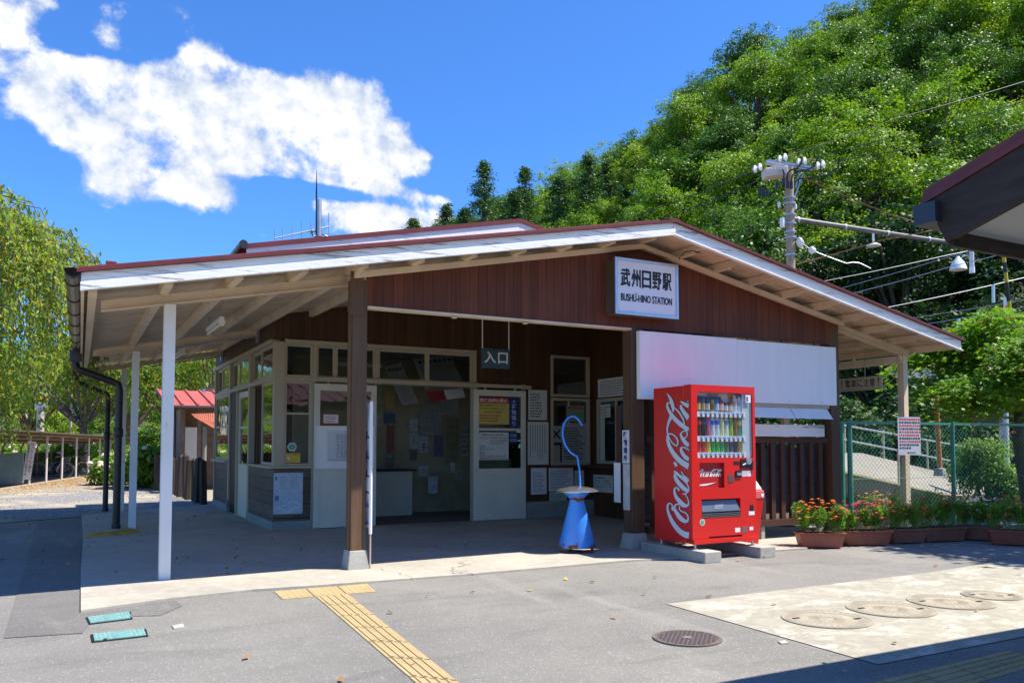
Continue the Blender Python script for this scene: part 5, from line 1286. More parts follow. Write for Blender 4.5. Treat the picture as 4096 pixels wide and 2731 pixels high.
# ------------------------------------------------------------------ ground fittings
M_cover = mat('cast_iron', (.17, .13, .115), .6, metal=.2, var=.25, vscale=14)
def disc(mb, c, r0, r1, z, n=40):
    b0 = len(mb.v)
    for r in (r0, r1):
        for i in range(n): t_ = 2 * math.pi * i / n; mb.v.append(Vector((c[0] + r * math.cos(t_), c[1] + r * math.sin(t_), z)))
    for i in range(n): j = (i + 1) % n; mb.f.append((b0 + i, b0 + j, b0 + n + j, b0 + n + i))
c0 = PZ(2749, 2557); r0 = (PZ(2888, 2562) - PZ(2610, 2552)).length / 2
t = thing('manhole_cover', 'round rust-brown iron manhole cover with checker pattern set in the asphalt', 'manhole cover', (c0.x, c0.y, .005))
k = MB(); k.lathe([(r0, .0), (r0, .010), (r0 * .9, .010), (r0 * .9, .006), (0.001, .006)], (c0.x, c0.y, .0045), 40); obj('plate', k, M_cover, t)
k = MB(); n = 9; s_ = r0 * .8 / n
for i in range(-n, n + 1):
    for j in range(-n, n + 1):
        x, y = i * s_, j * s_
        if x * x + y * y < (r0 * .84) ** 2 and x * x + y * y > (r0 * .16) ** 2:
            if (i + j) % 2: k.box((c0.x + x - s_ * .42, c0.y + y - s_ * .12, .0106), (c0.x + x + s_ * .42, c0.y + y + s_ * .12, .0165))
            else: k.box((c0.x + x - s_ * .12, c0.y + y - s_ * .42, .0106), (c0.x + x + s_ * .12, c0.y + y + s_ * .42, .0165))
obj('tread_pattern', k, mat('iron_worn', (.30, .26, .24), .45, metal=.4), t)
k = MB(); k.lathe([(r0 * .14, 0), (r0 * .14, .007)], (c0.x, c0.y, .0106), 20); obj('boss', k, mat('iron_worn', (.3, .26, .24)), t)
M_cv2 = mat('cover_beige', (.33, .29, .215), .8, var=.25, vscale=9); M_cvw = mat('cover_paint', (.37, .335, .265), .7, dirt=.85, vscale=16, dirtc=(.33, .29, .22))
gC = 'round tank covers on the concrete pad'
for (ul, ur_, vc, lab) in ((3133, 3480, 2476, 'nearest of the four round patterned covers on the pale concrete pad'), (3394, 3732, 2436, 'second round patterned cover from the front, on the pale concrete pad'), (3637, 3968, 2407, 'third round patterned cover, where the row nears the right edge'), (3857, 4075, 2381, 'farthest and smallest of the round patterned covers, by the right edge')):
    a, b_ = PZ(ul, vc, .01), PZ(ur_, vc, .01); c = (a + b_) / 2; r = min(.31, (a - b_).length / 2)
    t = thing('tank_cover', lab, 'manhole cover', (c.x, c.y, .01), gC)
    k = MB(); k.lathe([(r, 0), (r, .006), (.001, .0065)], (c.x, c.y, .0095), 40); obj('plate', k, M_cv2, t)
    k = MB(); disc(k, c, r * .97, r * .99, .0172); disc(k, c, r * .91, r * .925, .0172)
    for i in range(36):
        t0, t1 = R(i * 10), R(i * 10 + 5.2)
        k.add([(c.x + rr * math.cos(t_), c.y + rr * math.sin(t_), .0174) for rr, t_ in ((r * .68, t0), (r * .89, t0), (r * .89, t1), (r * .68, t1))], [(0, 1, 2, 3)])
    for i in range(20):
        t0, t1 = R(i * 18), R(i * 18 + 9)
        k.add([(c.x + rr * math.cos(t_), c.y + rr * math.sin(t_), .0174) for rr, t_ in ((r * .17, t0), (r * .40, t0), (r * .40, t1), (r * .17, t1))], [(0, 1, 2, 3)])
    obj('radial_pattern', k, M_cvw, t)
    k = MB()
    for s_ in (-1, 1): k.box((c.x + s_ * r * .6 - .03, c.y - s_ * r * .35 - .012, .0176), (c.x + s_ * r * .6 + .03, c.y - s_ * r * .35 + .012, .019))
    obj('lifting_slot', k, M_black, t)
# tactile paving
M_tac = concrete_mat('tactile_yellow', (.45, .34, .17), (.33, .25, .12), (.54, .43, .25), cracks=False, scale=5)
def quad_uv(p00, p10, p11, p01, a, b_): return (p00 * (1 - a) * (1 - b_) + p10 * a * (1 - b_) + p11 * a * b_ + p01 * (1 - a) * b_)
def tactile(corners, nl, nw, kind, lab, grp, lift=.0095):
    P = [PZ(u, v, 0.0) for u, v in corners]   # start-left, start-right, end-right, end-left
    t = thing('tactile_paving', lab, 'tactile paving', tuple(P[0]), grp)
    base = MB(); rel = MB(); e = .004
    for i in range(nl):
        for j in range(nw):
            g_ = .02
            cs = [quad_uv(P[0], P[1], P[2], P[3], (j + (g_ if a == 0 else 1 - g_)) / nw, (i + (g_ if b_ == 0 else 1 - g_)) / nl) for a, b_ in ((0, 0), (1, 0), (1, 1), (0, 1))]
            base.prism([c + Vector((0, 0, .003)) for c in cs], (0, 0, lift - .003))
            if kind == 'bar':
                for q_ in range(4):
                    a0, a1 = (j + .12 + q_ * .21) / nw, (j + .20 + q_ * .21) / nw; b0, b1 = (i + .04) / nl, (i + .96) / nl
                    rel.prism([quad_uv(*P, a, b_) + Vector((0, 0, lift)) for a, b_ in ((a0, b0), (a1, b0), (a1, b1), (a0, b1))], (0, 0, .005))
            else:
                for q_ in range(5):
                    for w_ in range(5):
                        c = quad_uv(*P, (j + .1 + q_ * .2) / nw, (i + .1 + w_ * .2) / nl); rel.lathe([(.015, 0), (.009, .005)], (c.x, c.y, lift), 8)
    obj('tiles', base, M_tac, t); obj('raised_bars' if kind == 'bar' else 'raised_dots', rel, M_tac, t)
tactile([(1092, 2367), (1468, 2336), (1508, 2369), (1128, 2400)], 1, 3, 'dot', 'short crosswise row of dotted yellow tactile tiles before the porch', 'yellow tactile tiles in front of the porch')
tactile([(1262, 2389), (1392, 2377), (1960, 2830), (1735, 2800)], 7, 1, 'bar', 'long strip of ribbed yellow tactile tiles running toward the viewer', 'yellow tactile tiles in front of the porch')
tactile([(3370, 2760), (3500, 2860), (4200, 2650), (4030, 2605)], 5, 1, 'bar', 'shaded ribbed tactile strip at the lower right corner', 'shaded tactile tiles at the lower right')
# teal box lids in the asphalt
M_teal = mat('teal_lid', (.15, .31, .30), .55, var=.3, vscale=25, dirt=.6, dirtc=(.10, .20, .19))
for cs, lab in ((((350, 2472), (515, 2450), (522, 2476), (362, 2496)), 'upper of the two small teal utility lids near the slab corner'), (((372, 2540), (575, 2519), (583, 2545), (378, 2568)), 'lower of the two small teal utility lids near the slab corner')):
    P = [PZ(u, v, .004) for u, v in cs]; c = sum(P, Vector()) / 4
    t = thing('utility_hatch', lab, 'utility lid', (c.x, c.y, .004), 'teal utility lids')
    k = MB(); k.prism([c + (p - c) * 1.10 for p in P[::-1]], (0, 0, .007)); obj('lid_frame', k, M_black, t)
    k = MB(); k.prism([p + Vector((0, 0, .0075)) for p in P[::-1]], (0, 0, .005)); obj('lid_plate', k, M_teal, t)
    k = MB(); X = (P[1] - P[0]); Y = (P[0] - P[3])
    for i in range(12):
        for j in range(4):
            if 4 <= i <= 7: continue
            q_ = P[3] + X * (i + .4) / 12 + Y * (j + .3) / 4 + Vector((0, 0, .0132)); k.add([q_, q_ + X * .04, q_ + X * .04 + Y * .12, q_ + Y * .12], [(0, 1, 2, 3)])
    obj('lid_studs', k, mat('teal_light', (.26, .44, .42), .5), t)
for cs, lab in ((((688, 2505), (733, 2496), (736, 2510), (695, 2516)), 'small rectangular stone marker in the asphalt right of the teal lids'), (((3112, 2567), (3140, 2563), (3156, 2574), (3125, 2577)), 'small flat stone marker beside the concrete pad edge')):
    P = [PZ(u, v, .0045) for u, v in cs]; k = MB(); k.prism(P[::-1], (0, 0, .008)); tag(obj('stone_marker', k, M_conc), lab, 'marker')

# ------------------------------------------------------------------ chain-link fence on the right
def PF(u, v, off=0.0):
    d = ray(u, v); a = -.098   # plane y = -.26 - .098 (x - 6.9)
    t = ((-.26 + off) + a * (C.x - 6.9) - C.y) / (d.y - a * d.x); return C + d * t
def FY(x, off=0.0): return -.26 + off - .098 * (x - 6.9)
M_fg = mat('fence_green', (.035, .20, .13), .4, var=.2, vscale=6, dirt=.2, dirtc=(.15, .12, .08))
Fn = thing('chain_link_fence', 'green chain-link fence with round posts behind the flower planters at right', 'fence', (8.9, FY(8.9), 0))
ft = PF(3395, 1686).z
xs = [PF(3397, 1700).x, PF(3808, 1700).x]; xs += [xs[1] + (xs[1] - xs[0]), xs[1] + 2 * (xs[1] - xs[0])]
x_st = PF(3368, 1700).x
for i, x in enumerate(xs):
    k = MB(); k.tube([(x, FY(x), 0), (x, FY(x), ft + .03)], .034 if i == 0 else .030, 12); obj('fence_post', k, M_fg, Fn, smooth=True)
k = MB(); k.box((x_st - .018, FY(x_st) - .02, .05), (x_st + .018, FY(x_st) + .02, ft)); obj('stile', k, M_fg, Fn)
k = MB(); k.beam((x_st + .02, FY(x_st), ft - .01), (xs[-1], FY(xs[-1]), ft - .01), .03, .035); obj('top_rail', k, M_fg, Fn)
for a, b_ in zip([xs[0]] + xs[1:-1], xs[1:]):
    k = MB(); L = b_ - a - .06; Hh = ft - .08; s_ = .068; n = int((L + Hh) / s_)
    for i in range(n):
        d0 = i * s_
        for sg in (1, -1):
            x0, z0 = (d0, 0) if d0 <= L else (L, d0 - L); x1, z1 = (0, d0) if d0 <= Hh else (d0 - Hh, Hh)
            if sg < 0: x0, x1 = L - x0, L - x1
            pa, pb = a + .03 + x0, a + .03 + x1
            k.tube([(pa, FY(pa, .003 * sg), .05 + z0), (pb, FY(pb, .003 * sg), .05 + z1)], .0021, 3, cap=False)
    for zz_ in (.36, .78): k.tube([(a + .03, FY(a + .03), zz_), (b_ - .03, FY(b_ - .03), zz_)], .003, 4)
    obj('wire_mesh', k, M_fg, Fn)
# notice hung on the fence
t = PF(3589, 1666, -.03); b2 = PF(3683, 1819, -.03)
O = Vector((t.x, t.y, b2.z)); X = Vector((1, -.098, 0)).normalized(); w = (b2 - t).dot(X); h = t.z - b2.z
S = thing('fence_notice', 'grey notice with red and black lines of text hung on the green fence', 'notice', tuple(O))
k = MB(); k.sheet(O, X, ZV, w, h, .004); obj('plate', k, mat('notice_grey', (.50, .50, .52), .5, var=.06), S)
k = MB(); kr = MB(); rh = h / 12
for i in range(10):
    bars_into(kr if i in (0, 2, 4, 5, 7) else k, O + X * w * .06 + ZV * (h - (i + 1.3) * rh) + X.cross(ZV) * .004, X, ZV, w * (.88 if i < 9 else .5), rh, 1, rnd, lift=.001, fill=.6, gaps=False)
bars_into(k, O + X * w * .4 + ZV * rh * .3 + X.cross(ZV) * .004, X, ZV, w * .5, rh, 1, rnd, lift=.001)
obj('print', k, M_ink, S); obj('red_print', kr, M_redink, S)

# ------------------------------------------------------------------ warning sign hung under the right eave
xs_ = 8.2
a = PX(3527, 1501, xs_); b_ = PX(3531, 1555, xs_); h = a.z - b_.z; Ls = (PX(3353.6, 1517, xs_).y - a.y) * 9.3 / 7.1
S = thing('train_warning_sign', 'cream wooden board warning of trains, hanging under the right eave', 'hanging sign', (xs_, a.y + Ls / 2, b_.z))
k = MB(); k.box((xs_, a.y, b_.z), (xs_ + .02, a.y + Ls, a.z)); obj('sign_board', k, mat('sign_cream', (.56, .48, .33), .6, var=.1), S, bev=.002)
k = MB(); X = Vector((0, -1, 0)); txt = '横断！電車に注意！'; cw = Ls / (len(txt) + .3)
for i, ch in enumerate(txt): text_into(k, ch, Vector((xs_, a.y + Ls - (i + .35) * cw, b_.z + h * .26)), X, ZV, cw * .86, h * .60, keep=(ch == '！'), bold=.012)
k.box((xs_ - .002, a.y + .02, b_.z + h * .08), (xs_ - .0005, a.y + Ls - .02, b_.z + h * .10)); obj('lettering', k, M_ink, S)
for yy in (a.y + .3, a.y + 1.5): k = MB(); k.tube([(xs_ + .01, yy, a.z), (xs_ + .01, yy, zt(xs_, yy) - .16)], .006, 6); obj('hanger', k, M_gal, S)

# ------------------------------------------------------------------ ramp across to the platform
A1, A2 = PY(3340, 1882, 5), PY(3960, 2040, 5); B1, B2 = PY(3443, 1809, 8), PY(3960, 1935, 8); B0 = PY(3300, 1809, 8)
A2 = Vector((A2.x, A2.y, max(A2.z, .02))) if A2.z < .02 else A2
Rp = thing('platform_ramp', 'sloping concrete ramp with steel handrails leading up to the platform', 'ramp', (14.5, 6, 0))
A3 = A1 + (PY(3790, 1985, 5) - A1) * 1.0; B3 = B1 + (PY(3780, 1890, 8) - B1) * 1.02
k = MB(); top = [A1, A3, PY(3900, 2015, 5) + Vector((0, 0, 0)), PY(3960, 1935, 8), B3, B1, B0]
def low(p): return Vector((p.x, p.y, -.4))
k.add(top + [low(p) for p in top], [tuple(range(7))] + [(i, (i + 1) % 7, 7 + (i + 1) % 7, 7 + i) for i in range(7)])
obj('ramp_slab', k, M_ramp, Rp)
k = MB(); k.prism([(A1.x - 1, 4.93, -.4), (A3.x + .3, 4.93, -.4), (A3.x + .3, 4.93, A3.z - .05), (A1.x - 1, 4.93, A1.z + .16)], (0, .04, 0)); obj('side_wall', k, M_stake, Rp)
k = MB(); k.add([(7.1, 1.2, .006), (24, 1.2, .006), (24, 4.9, .006), (7.1, 4.9, .006)], [(0, 1, 2, 3)]); struct('track_bed', k, mat('ballast', (.075, .06, .048), .95, var=.6, vscale=25, bump=1, bscale=30))
k = MB(); k.beam(A1 + Vector((0, -.02, .01)), A3 + Vector((0, -.02, .01)), .10, .05); obj('edge_kerb', k, mat('kerb_yellow', (.52, .42, .16), .8, var=.3), Rp)
k = MB(); k.box((A1.x - .5, 5.06, -.35), (A3.x + 1, 5.3, .2)); 
rails = MB()
r_pts = [(3340, 1697, 3860, 1800), (3340, 1755, 3860, 1850)]
for (ua, va, ub, vb) in ((3372, 1700, 4096, 1828), (3372, 1757, 3800, 1842)):
    k = MB(); k.tube([PY(ua, va, 7.9), PY(ub, vb, 7.9)], .028, 8); obj('handrail', k, M_gal, Rp, smooth=True)
for (u, v0, v1) in ((3378, 1700, 1812), (3533, 1728, 1834), (3708, 1762, 1880), (3900, 1795, 1960)):
    p = PY(u, v0, 7.92); q_ = PY(u, v1, 7.92); k = MB(); k.tube([(p.x, p.y, q_.z - .1), (p.x, p.y, p.z)], .028, 8); obj('rail_post', k, M_cream, Rp, smooth=True)
p = PY(3592, 1795, 5.3); q_ = PY(3592, 1925, 5.3); k = MB(); k.tube([(p.x, p.y, q_.z - .1), (p.x, p.y, p.z)], .025, 8); obj('rail_post', k, M_cream, Rp, smooth=True)
# poles by the crossing
def pole(nm, lab, cat, u0, v0, u1, v1, t0, t1, r, m_):
    th = thing(nm, lab, cat, tuple(PD(u1, v1, t1)))
    k = MB(); k.tube([PD(u0, v0, t0), PD(u1, v1, t1)], r, 12); obj('shaft', k, m_, th, smooth=True); return th
O_ = pole('orange_pole', 'orange steel pole with concrete foot beside the ramp', 'pole', 3742, 1545, 3760, 1885, 17.5, 17.6, .05, mat('orange_paint', (.62, .18, .05), .5, var=.1))
p = PD(3760, 1888, 17.6); k = MB(); k.lathe([(.13, 0), (.11, .16), (.06, .17)], (p.x, p.y, p.z - .08), 12); obj('pole_foot', k, M_conc, O_)
k = MB(); k.box(tuple(PD(3720, 1560, 17.4)), tuple(PD(3762, 1500, 17.3) + Vector((0, .03, 0)))); obj('pole_sign', k, mat('sign_blue_white', (.55, .62, .78), .5, var=.7, vscale=6), O_)
G_ = pole('crossing_signal_post', 'tall grey steel post with dark signal hood behind the bush at right', 'signal post', 4008, 1440, 4022, 1960, 21, 21, .115, mat('post_grey', (.50, .54, .52), .45, metal=.2, var=.15))
k = MB(); k.prism([PD(3934, 1634, 20.8), PD(3995, 1634, 20.8), PD(3995, 1698, 20.8), PD(3955, 1690, 20.8)], (0, .4, 0)); obj('signal_hood', k, M_black, G_)
for v in (1640, 1690, 1800): p = PD(4012, v, 21); k = MB(); k.lathe([(.13, 0), (.13, .05)], tuple(p), 12); obj('clamp', k, M_gal, G_)
Y_ = thing('striped_pole', 'thin yellow and black striped guard pole above the round maple', 'pole', tuple(PD(4100, 1950, 14)))
stops = [(985, 0), (1050, 1), (1090, 0), (1130, 1), (1205, 0), (1260, 1), (1420, 0), (1520, 1), (1640, 0), (1720, 1), (1790, 0), (1850, 1), (1950, 0)]
M_yel = mat('yellow_band', (.62, .42, .02), .45)
for (v0, c_), (v1, _) in zip(stops, stops[1:]):
    u = lambda v: 4010 + (v - 985) * .115
    k = MB(); k.tube([PD(u(v0), v0, 14), PD(u(v1), v1, 14)], .030, 10); obj('yellow_section' if c_ == 0 else 'black_section', k, M_yel if c_ == 0 else M_black, Y_, smooth=True)
fl_ = thing('flag_banner', 'small white upright flag with orange marks beside the striped pole', 'banner', tuple(PD(4025, 1290, 16)))
k = MB(); k.tube([PD(4016, 1180, 16), PD(4008, 1500, 16)], .012, 6); obj('pole', k, M_white, fl_)
k = MB(); pts = [PD(4018, 1184, 16), PD(4026, 1192, 16), PD(4030, 1230, 16), PD(4034, 1275, 16), PD(4012, 1275, 16)]; k.prism(pts, (0, .006, 0)); obj('cloth', k, mat('flag_cloth', (.72, .74, .70), .7), fl_)
k = MB(); k.prism([PD(4022, 1222, 15.95), PD(4030, 1222, 15.95), PD(4030, 1240, 15.95), PD(4022, 1240, 15.95)], (0, .004, 0)); obj('mark', k, mat('orange_mark', (.7, .25, .03), .6), fl_)
# white rounded panel beyond the eave
pts = []
for (u, v) in ((3582, 1470), (3850, 1470), (3850, 1508), (3618, 1508), (3602, 1502), (3592, 1490)): pts.append(PD(u, v, 24))
W1 = thing('white_panel', 'white rounded panel seen under the right eave beyond the column', 'panel', tuple(pts[3]))
k = MB(); k.prism(pts, (0, .3, 0)); obj('panel', k, mat('pale_panel', (.70, .70, .62), .4, var=.1), W1, bev=.02)
k = MB(); k.tube([PD(3655, 1478, 23.9), PD(3668, 1484, 23.9), PD(3680, 1480, 23.9), PD(3684, 1470, 23.9)], .03, 6); obj('curved_pipe', k, mat('pale_yellow', (.65, .58, .35), .5), W1)

# ------------------------------------------------------------------ utility pole with beam
T = 27.7
def Z5(x, y, t=T): return PD(2900 + x * .5739, 500 + y * .5739, t)
top = Z5(447, 300); 
U = thing('utility_pole', 'weathered concrete utility pole with crossarm, white insulators and black cables above the roof', 'utility pole', (top.x, top.y, 0))
M_pole = mat('pole_concrete', (.38, .29, .21), .8, var=.4, vscale=5, dirt=.8, dirtc=(.20, .10, .055), stretch=(3, 3, .6))
k = MB(); k.tube([(top.x, top.y, 0), (top.x, top.y, top.z)], [.165, .135], 16); obj('shaft', k, M_pole, U, smooth=True)
k = MB(); k.beam(Z5(285, 262), Z5(608, 308), .10, .13); obj('crossarm', k, M_gal, U)
k = MB(); k.beam(Z5(300, 250, T - .3), Z5(620, 300, T - .3), .08, .08); obj('crossarm', k, M_gal, U)
M_porc = mat('white_porcelain', (.80, .80, .80), .2)
for (x, y) in ((212, 308), (247, 293), (385, 237), (422, 225), (517, 260), (557, 250), (650, 283), (687, 274)):
    c = Z5(x, y, T - .35); k = MB(); d = (C - c); d.z = 0; d.normalize(); d = (d + Vector((.9, .2, 0))).normalized()
    k.tube([c - d * .09, c - d * .05, c - d * .02, c + d * .01, c + d * .02, c + d * .05], [.04, .09, .125, .125, .07, .03], 14); obj('insulator', k, M_porc, U, smooth=True)
for (xa, ya, xb, yb3) in ((180, 330, 290, 262), (700, 265, 600, 300), (360, 245, 470, 210), (500, 262, 610, 232)):
    k = MB(); k.tube([Z5(xa, ya, T - .35), Z5(xb, yb3, T - .3)], .018, 6); obj('insulator_rod', k, mat('rusty_rod', (.25, .12, .08), .7), U)
c1, c2 = Z5(268, 345), Z5(425, 330)
k = MB(); k.beam(c1, c2, .5, .30); obj('switch_box', k, mat('box_pinkgrey', (.60, .52, .49), .5, var=.15), U, bev=.05, seg=3)
for i in range(5): c = Z5(330 + i * 20, 312, T - .28); k = MB(); k.lathe([(.035, 0), (.05, .03), (.035, .06), (.05, .09), (.03, .12)], tuple(c), 8); obj('bushing', k, M_porc, U)
for (x0, y0, x1, y1) in ((548, 330, 478, 525), (520, 320, 492, 440)): k = MB(); k.beam(Z5(x0, y0), Z5(x1, y1), .05, .05); obj('brace', k, M_gal, U)
for (x, y0, y1) in ((362, 400, 445), (408, 375, 425), (436, 392, 440), (462, 395, 445), (240, 440, 490), (265, 440, 495), (295, 455, 505)):
    k = MB(); k.tube([Z5(x, y0, T - .4), Z5(x, y1, T - .4)], .055, 8); obj('surge_arrester', k, M_black, U, smooth=True)
def cab(pts, r, nm, m_, par): k = MB(); k.tube([Z5(*p) for p in pts], r, 6); return obj(nm, k, m_, par, smooth=True)
for pts in ([(540, 225, T - .4), (530, 270, T - .4), (500, 305, T - .4), (455, 315, T - .4), (436, 340, T - .4), (430, 395, T - .4)], [(648, 225, T - .4), (620, 290, T - .4), (570, 315, T - .4), (505, 325, T - .4), (470, 350, T - .4), (462, 398, T - .4)],
            [(800, 240, T - .4), (785, 300, T - .4), (715, 350, T - .4), (600, 370, T - .4), (520, 375, T - .4), (480, 400, T - .4)], [(400, 310, T - .4), (412, 340, T - .4), (408, 378, T - .4)]):
    cab(pts, .028, 'cable', M_black, U)
for (xa, ya) in ((378, 575), (490, 590)):
    c = Z5(xa, ya); k = MB(); k.lathe([(.04, 0), (.06, .06), (.05, .10), (.06, .14), (.03, .2)], tuple(c), 10); obj('insulator', k, M_porc, U, smooth=True)
k = MB(); k.beam(Z5(372, 590), Z5(440, 602), .04, .05); k.beam(Z5(440, 612), Z5(510, 622), .04, .07); obj('bracket', k, mat('rust_orange', (.42, .17, .07), .7), U)
k = MB(); k.box(tuple(Z5(402, 710, T - .3)), tuple(Z5(430, 642, T - .3) + Vector((0, .2, 0)))); obj('meter_box', k, M_porc, U)
for yy in (520, 560, 640, 700, 760, 800, 920): c = Z5(455, yy); k = MB(); k.lathe([(.20, 0), (.20, .06)], (top.x, top.y, c.z), 16); obj('band', k, M_gal, U)
Bm = thing('gantry_beam', 'long grey steel beam running right from the utility pole with lamps below', 'gantry beam', tuple(Z5(1300, 760)))
pa, pb = Z5(465, 655), Z5(2350, 940, T + 3)
k = MB(); k.tube([pa, pb], .088, 12); obj('beam_tube', k, mat('beam_steel', (.13, .125, .115), .5, metal=.3, var=.3, vscale=3), Bm, smooth=True)
for f_ in (.02, .18, .33, .48, .58, .66, .8):
    c = pa.lerp(pb, f_); k = MB(); d = (pb - pa).normalized(); k.tube([c - d * .04, c + d * .04], .104, 12); obj('clamp_ring', k, M_gal, Bm)
for f_ in (.28,):
    c = pa.lerp(pb, f_); k = MB(); k.tube([c, c - Vector((0, 0, .35))], .04, 8); k.lathe([(.03, .12), (.10, .08), (.24, .0), (.24, -.03), (.05, -.04)], tuple(c - Vector((0, 0, .5))), 14); obj('lamp', k, M_porc, Bm, smooth=True)
c = Z5(1716, 850); k = MB(); k.tube([c, Z5(1722, 1030)], .075, 10); obj('drop_post', k, mat('post_pale', (.55, .57, .62), .5), Bm, smooth=True)
k = MB(); k.tube([Z5(1705, 915), Z5(1670, 908), Z5(1650, 920), Z5(1642, 945)], .03, 8); obj('lamp_arm', k, M_gal, Bm, smooth=True)
c = Z5(1625, 1000); k = MB(); k.lathe([(.28, -.05), (.27, .0), (.20, .20), (.07, .36), (.05, .42)], tuple(c), 16); obj('lamp_shade', k, M_porc, Bm, smooth=True)
k = MB(); k.lathe([(.09, 0), (.09, .2)], tuple(Z5(1722, 1032)), 10); obj('insulator', k, M_porc, Bm)
# strain insulators on the pole
for (x, y, s_) in ((520, 818, .17), (605, 873, .13)):
    c = Z5(x, y, T - .3); d = Vector((.9, -.3, .2)).normalized(); k = MB(); k.tube([c - d * .1, c - d * .03, c + d * .03, c + d * .14], [.05, s_, s_, .04], 14); obj('insulator', k, M_porc, U, smooth=True)
cab([(500, 800), (560, 842), (600, 872), (700, 912), (845, 965)], .018, 'stay_wire', M_gal, U)
cab([(848, 965), (890, 957), (940, 963), (1015, 1000)], .020, 'wire_guard', M_gal, U)
def wire(lab, pts, r, m_, t_=26):
    k = MB(); P = [Z5(x, y, t_) for x, y in pts]
    Q = []
    for a, b_ in zip(P, P[1:]):
        for i in range(6): Q.append(a.lerp(b_, i / 6) - Vector((0, 0, .25 * math.sin(math.pi * i / 6) * (b_ - a).length / 40)))
    Q.append(P[-1]); k.tube(Q, r, 5); tag(obj('overhead_wire', k, m_, smooth=True), lab, 'wire')
M_wb = mat('wire_black', (.03, .03, .03), .5); M_wl = mat('wire_bright', (.34, .36, .38), .4, metal=.3)
wire('highest black power line rising to the right from the pole top', [(470, 205), (1180, -40), (2400, -400)], .013, M_wb)
wire('second black power line rising right, just below the highest one', [(610, 232), (1400, 20), (2400, -250)], .013, M_wb)
wire('third black power line from the right end of the crossarm', [(740, 262), (2400, -60)], .013, M_wb)
wire('thin grey line crossing the forest just above the gantry beam', [(500, 520), (2400, 70)], .009, M_wb)
wire('fine grey line below it toward the dark bargeboard', [(520, 580), (2400, 180)], .008, M_wb)
wire('black power line falling left from the pole top insulators', [(180, 330), (-500, 590), (-1400, 900)], .016, M_wb)
wire('second black line falling left, lower in front of the forest', [(230, 390), (-400, 640), (-1300, 1000)], .014, M_wb)
wire('pale wire dipping left behind the roof from mid pole', [(400, 640), (-20, 810), (-500, 1000)], .008, M_wb)
wire('rust-coloured stay wire sloping down right from the pole top', [(540, 365), (1150, 622), (1420, 700)], .014, mat('stay_rust', (.35, .12, .05), .7))
wire('rust-coloured wire rising to the right behind the gantry beam', [(500, 970), (1100, 800), (1500, 722)], .016, mat('stay_rust', (.35, .12, .05)))
wire('uppermost track wire below the gantry beam at right', [(600, 1105), (1560, 905), (2300, 745)], .009, M_wl, 25)
wire('second track wire counting down from the gantry beam', [(780, 1145), (1740, 862)], .009, M_wl, 25)
wire('third track wire, reaching the white lamp shade', [(860, 1180), (1560, 990), (2300, 800)], .012, M_wl, 25)
wire('bright thick contact wire ending in the first tall dropper', [(1100, 1278), (2300, 1012)], .010, M_wl, 24)
wire('thin wire just under the bright contact wire', [(1280, 1348), (2300, 1178)], .009, M_wl, 24)
wire('lowest thin wire above the round maple', [(1380, 1390), (2300, 1225)], .009, M_wl, 24)
for (x, y0, y1, lab) in ((1869, 1112, 1238, 'upper short white dropper bar hanging from the track wires'), (1628, 1350, 1424, 'lower short white dropper bar near the roof end')):
    k = MB(); k.tube([Z5(x, y0, 24), Z5(x + 2, y1, 24)], .045, 8); tag(obj('dropper', k, mat('dropper_pale', (.55, .72, .75), .4), smooth=True), lab, 'dropper', 'dropper bars on the track wires')
# antenna on the upper roof
An = thing('antenna', 'roof antenna: tall whip mast with long toothed yagi beside it', 'antenna', tuple(PY(1275, 945, 6)))
k = MB(); k.tube([PY(1276, 945, 6), PY(1276, 800, 6)], .045, 12); obj('mast', k, M_gal, An, smooth=True)
k = MB(); k.tube([PY(1266, 940, 6), PY(1266, 770, 6), PY(1267, 680, 6)], [.018, .014, .004], 8); obj('whip', k, M_black, An, smooth=True)
def R4(x, y): return PY(900 + x * .5952, 830 + y * .5952, 6)
k = MB(); k.tube([R4(335, 208), R4(702, 128)], .012, 6); obj('yagi_boom', k, M_gal, An)
for (x, y0, y1) in ((335, 148, 222), (388, 132, 222), (453, 115, 220), (514, 100, 212), (577, 85, 205), (622, 72, 200), (650, 72, 200), (697, 38, 192)):
    k = MB(); k.tube([R4(x, y0), R4(x, y1)], .008, 5); obj('yagi_element', k, M_gal, An)
for pts in ([(578, 150), (590, 190), (620, 200)], [(620, 150), (670, 188), (690, 195)], [(560, 160), (640, 165)]): k = MB(); k.tube([R4(*p) for p in pts], .012, 6); obj('antenna_brace', k, M_black, An)
# tangled cable under the right eave
k = MB(); pz = Vector((4.05, -.35, zt(4.05, -.35) - .16)); P = [PY(2713, 1050, -.05), PY(2722, 1025, -.1), PY(2740, 1008, -.25), PY(2775, 1003, -.35), PY(2790, 1012, -.35), PY(2805, 1002, -.35), PY(2785, 996, -.35), PY(2778, 1006, -.35), PY(2800, 1010, -.35)]
k.tube(P, .006, 5); tag(obj('loose_cable', k, M_black), 'loose dark cable tangled under the eave right of the station sign', 'cable')

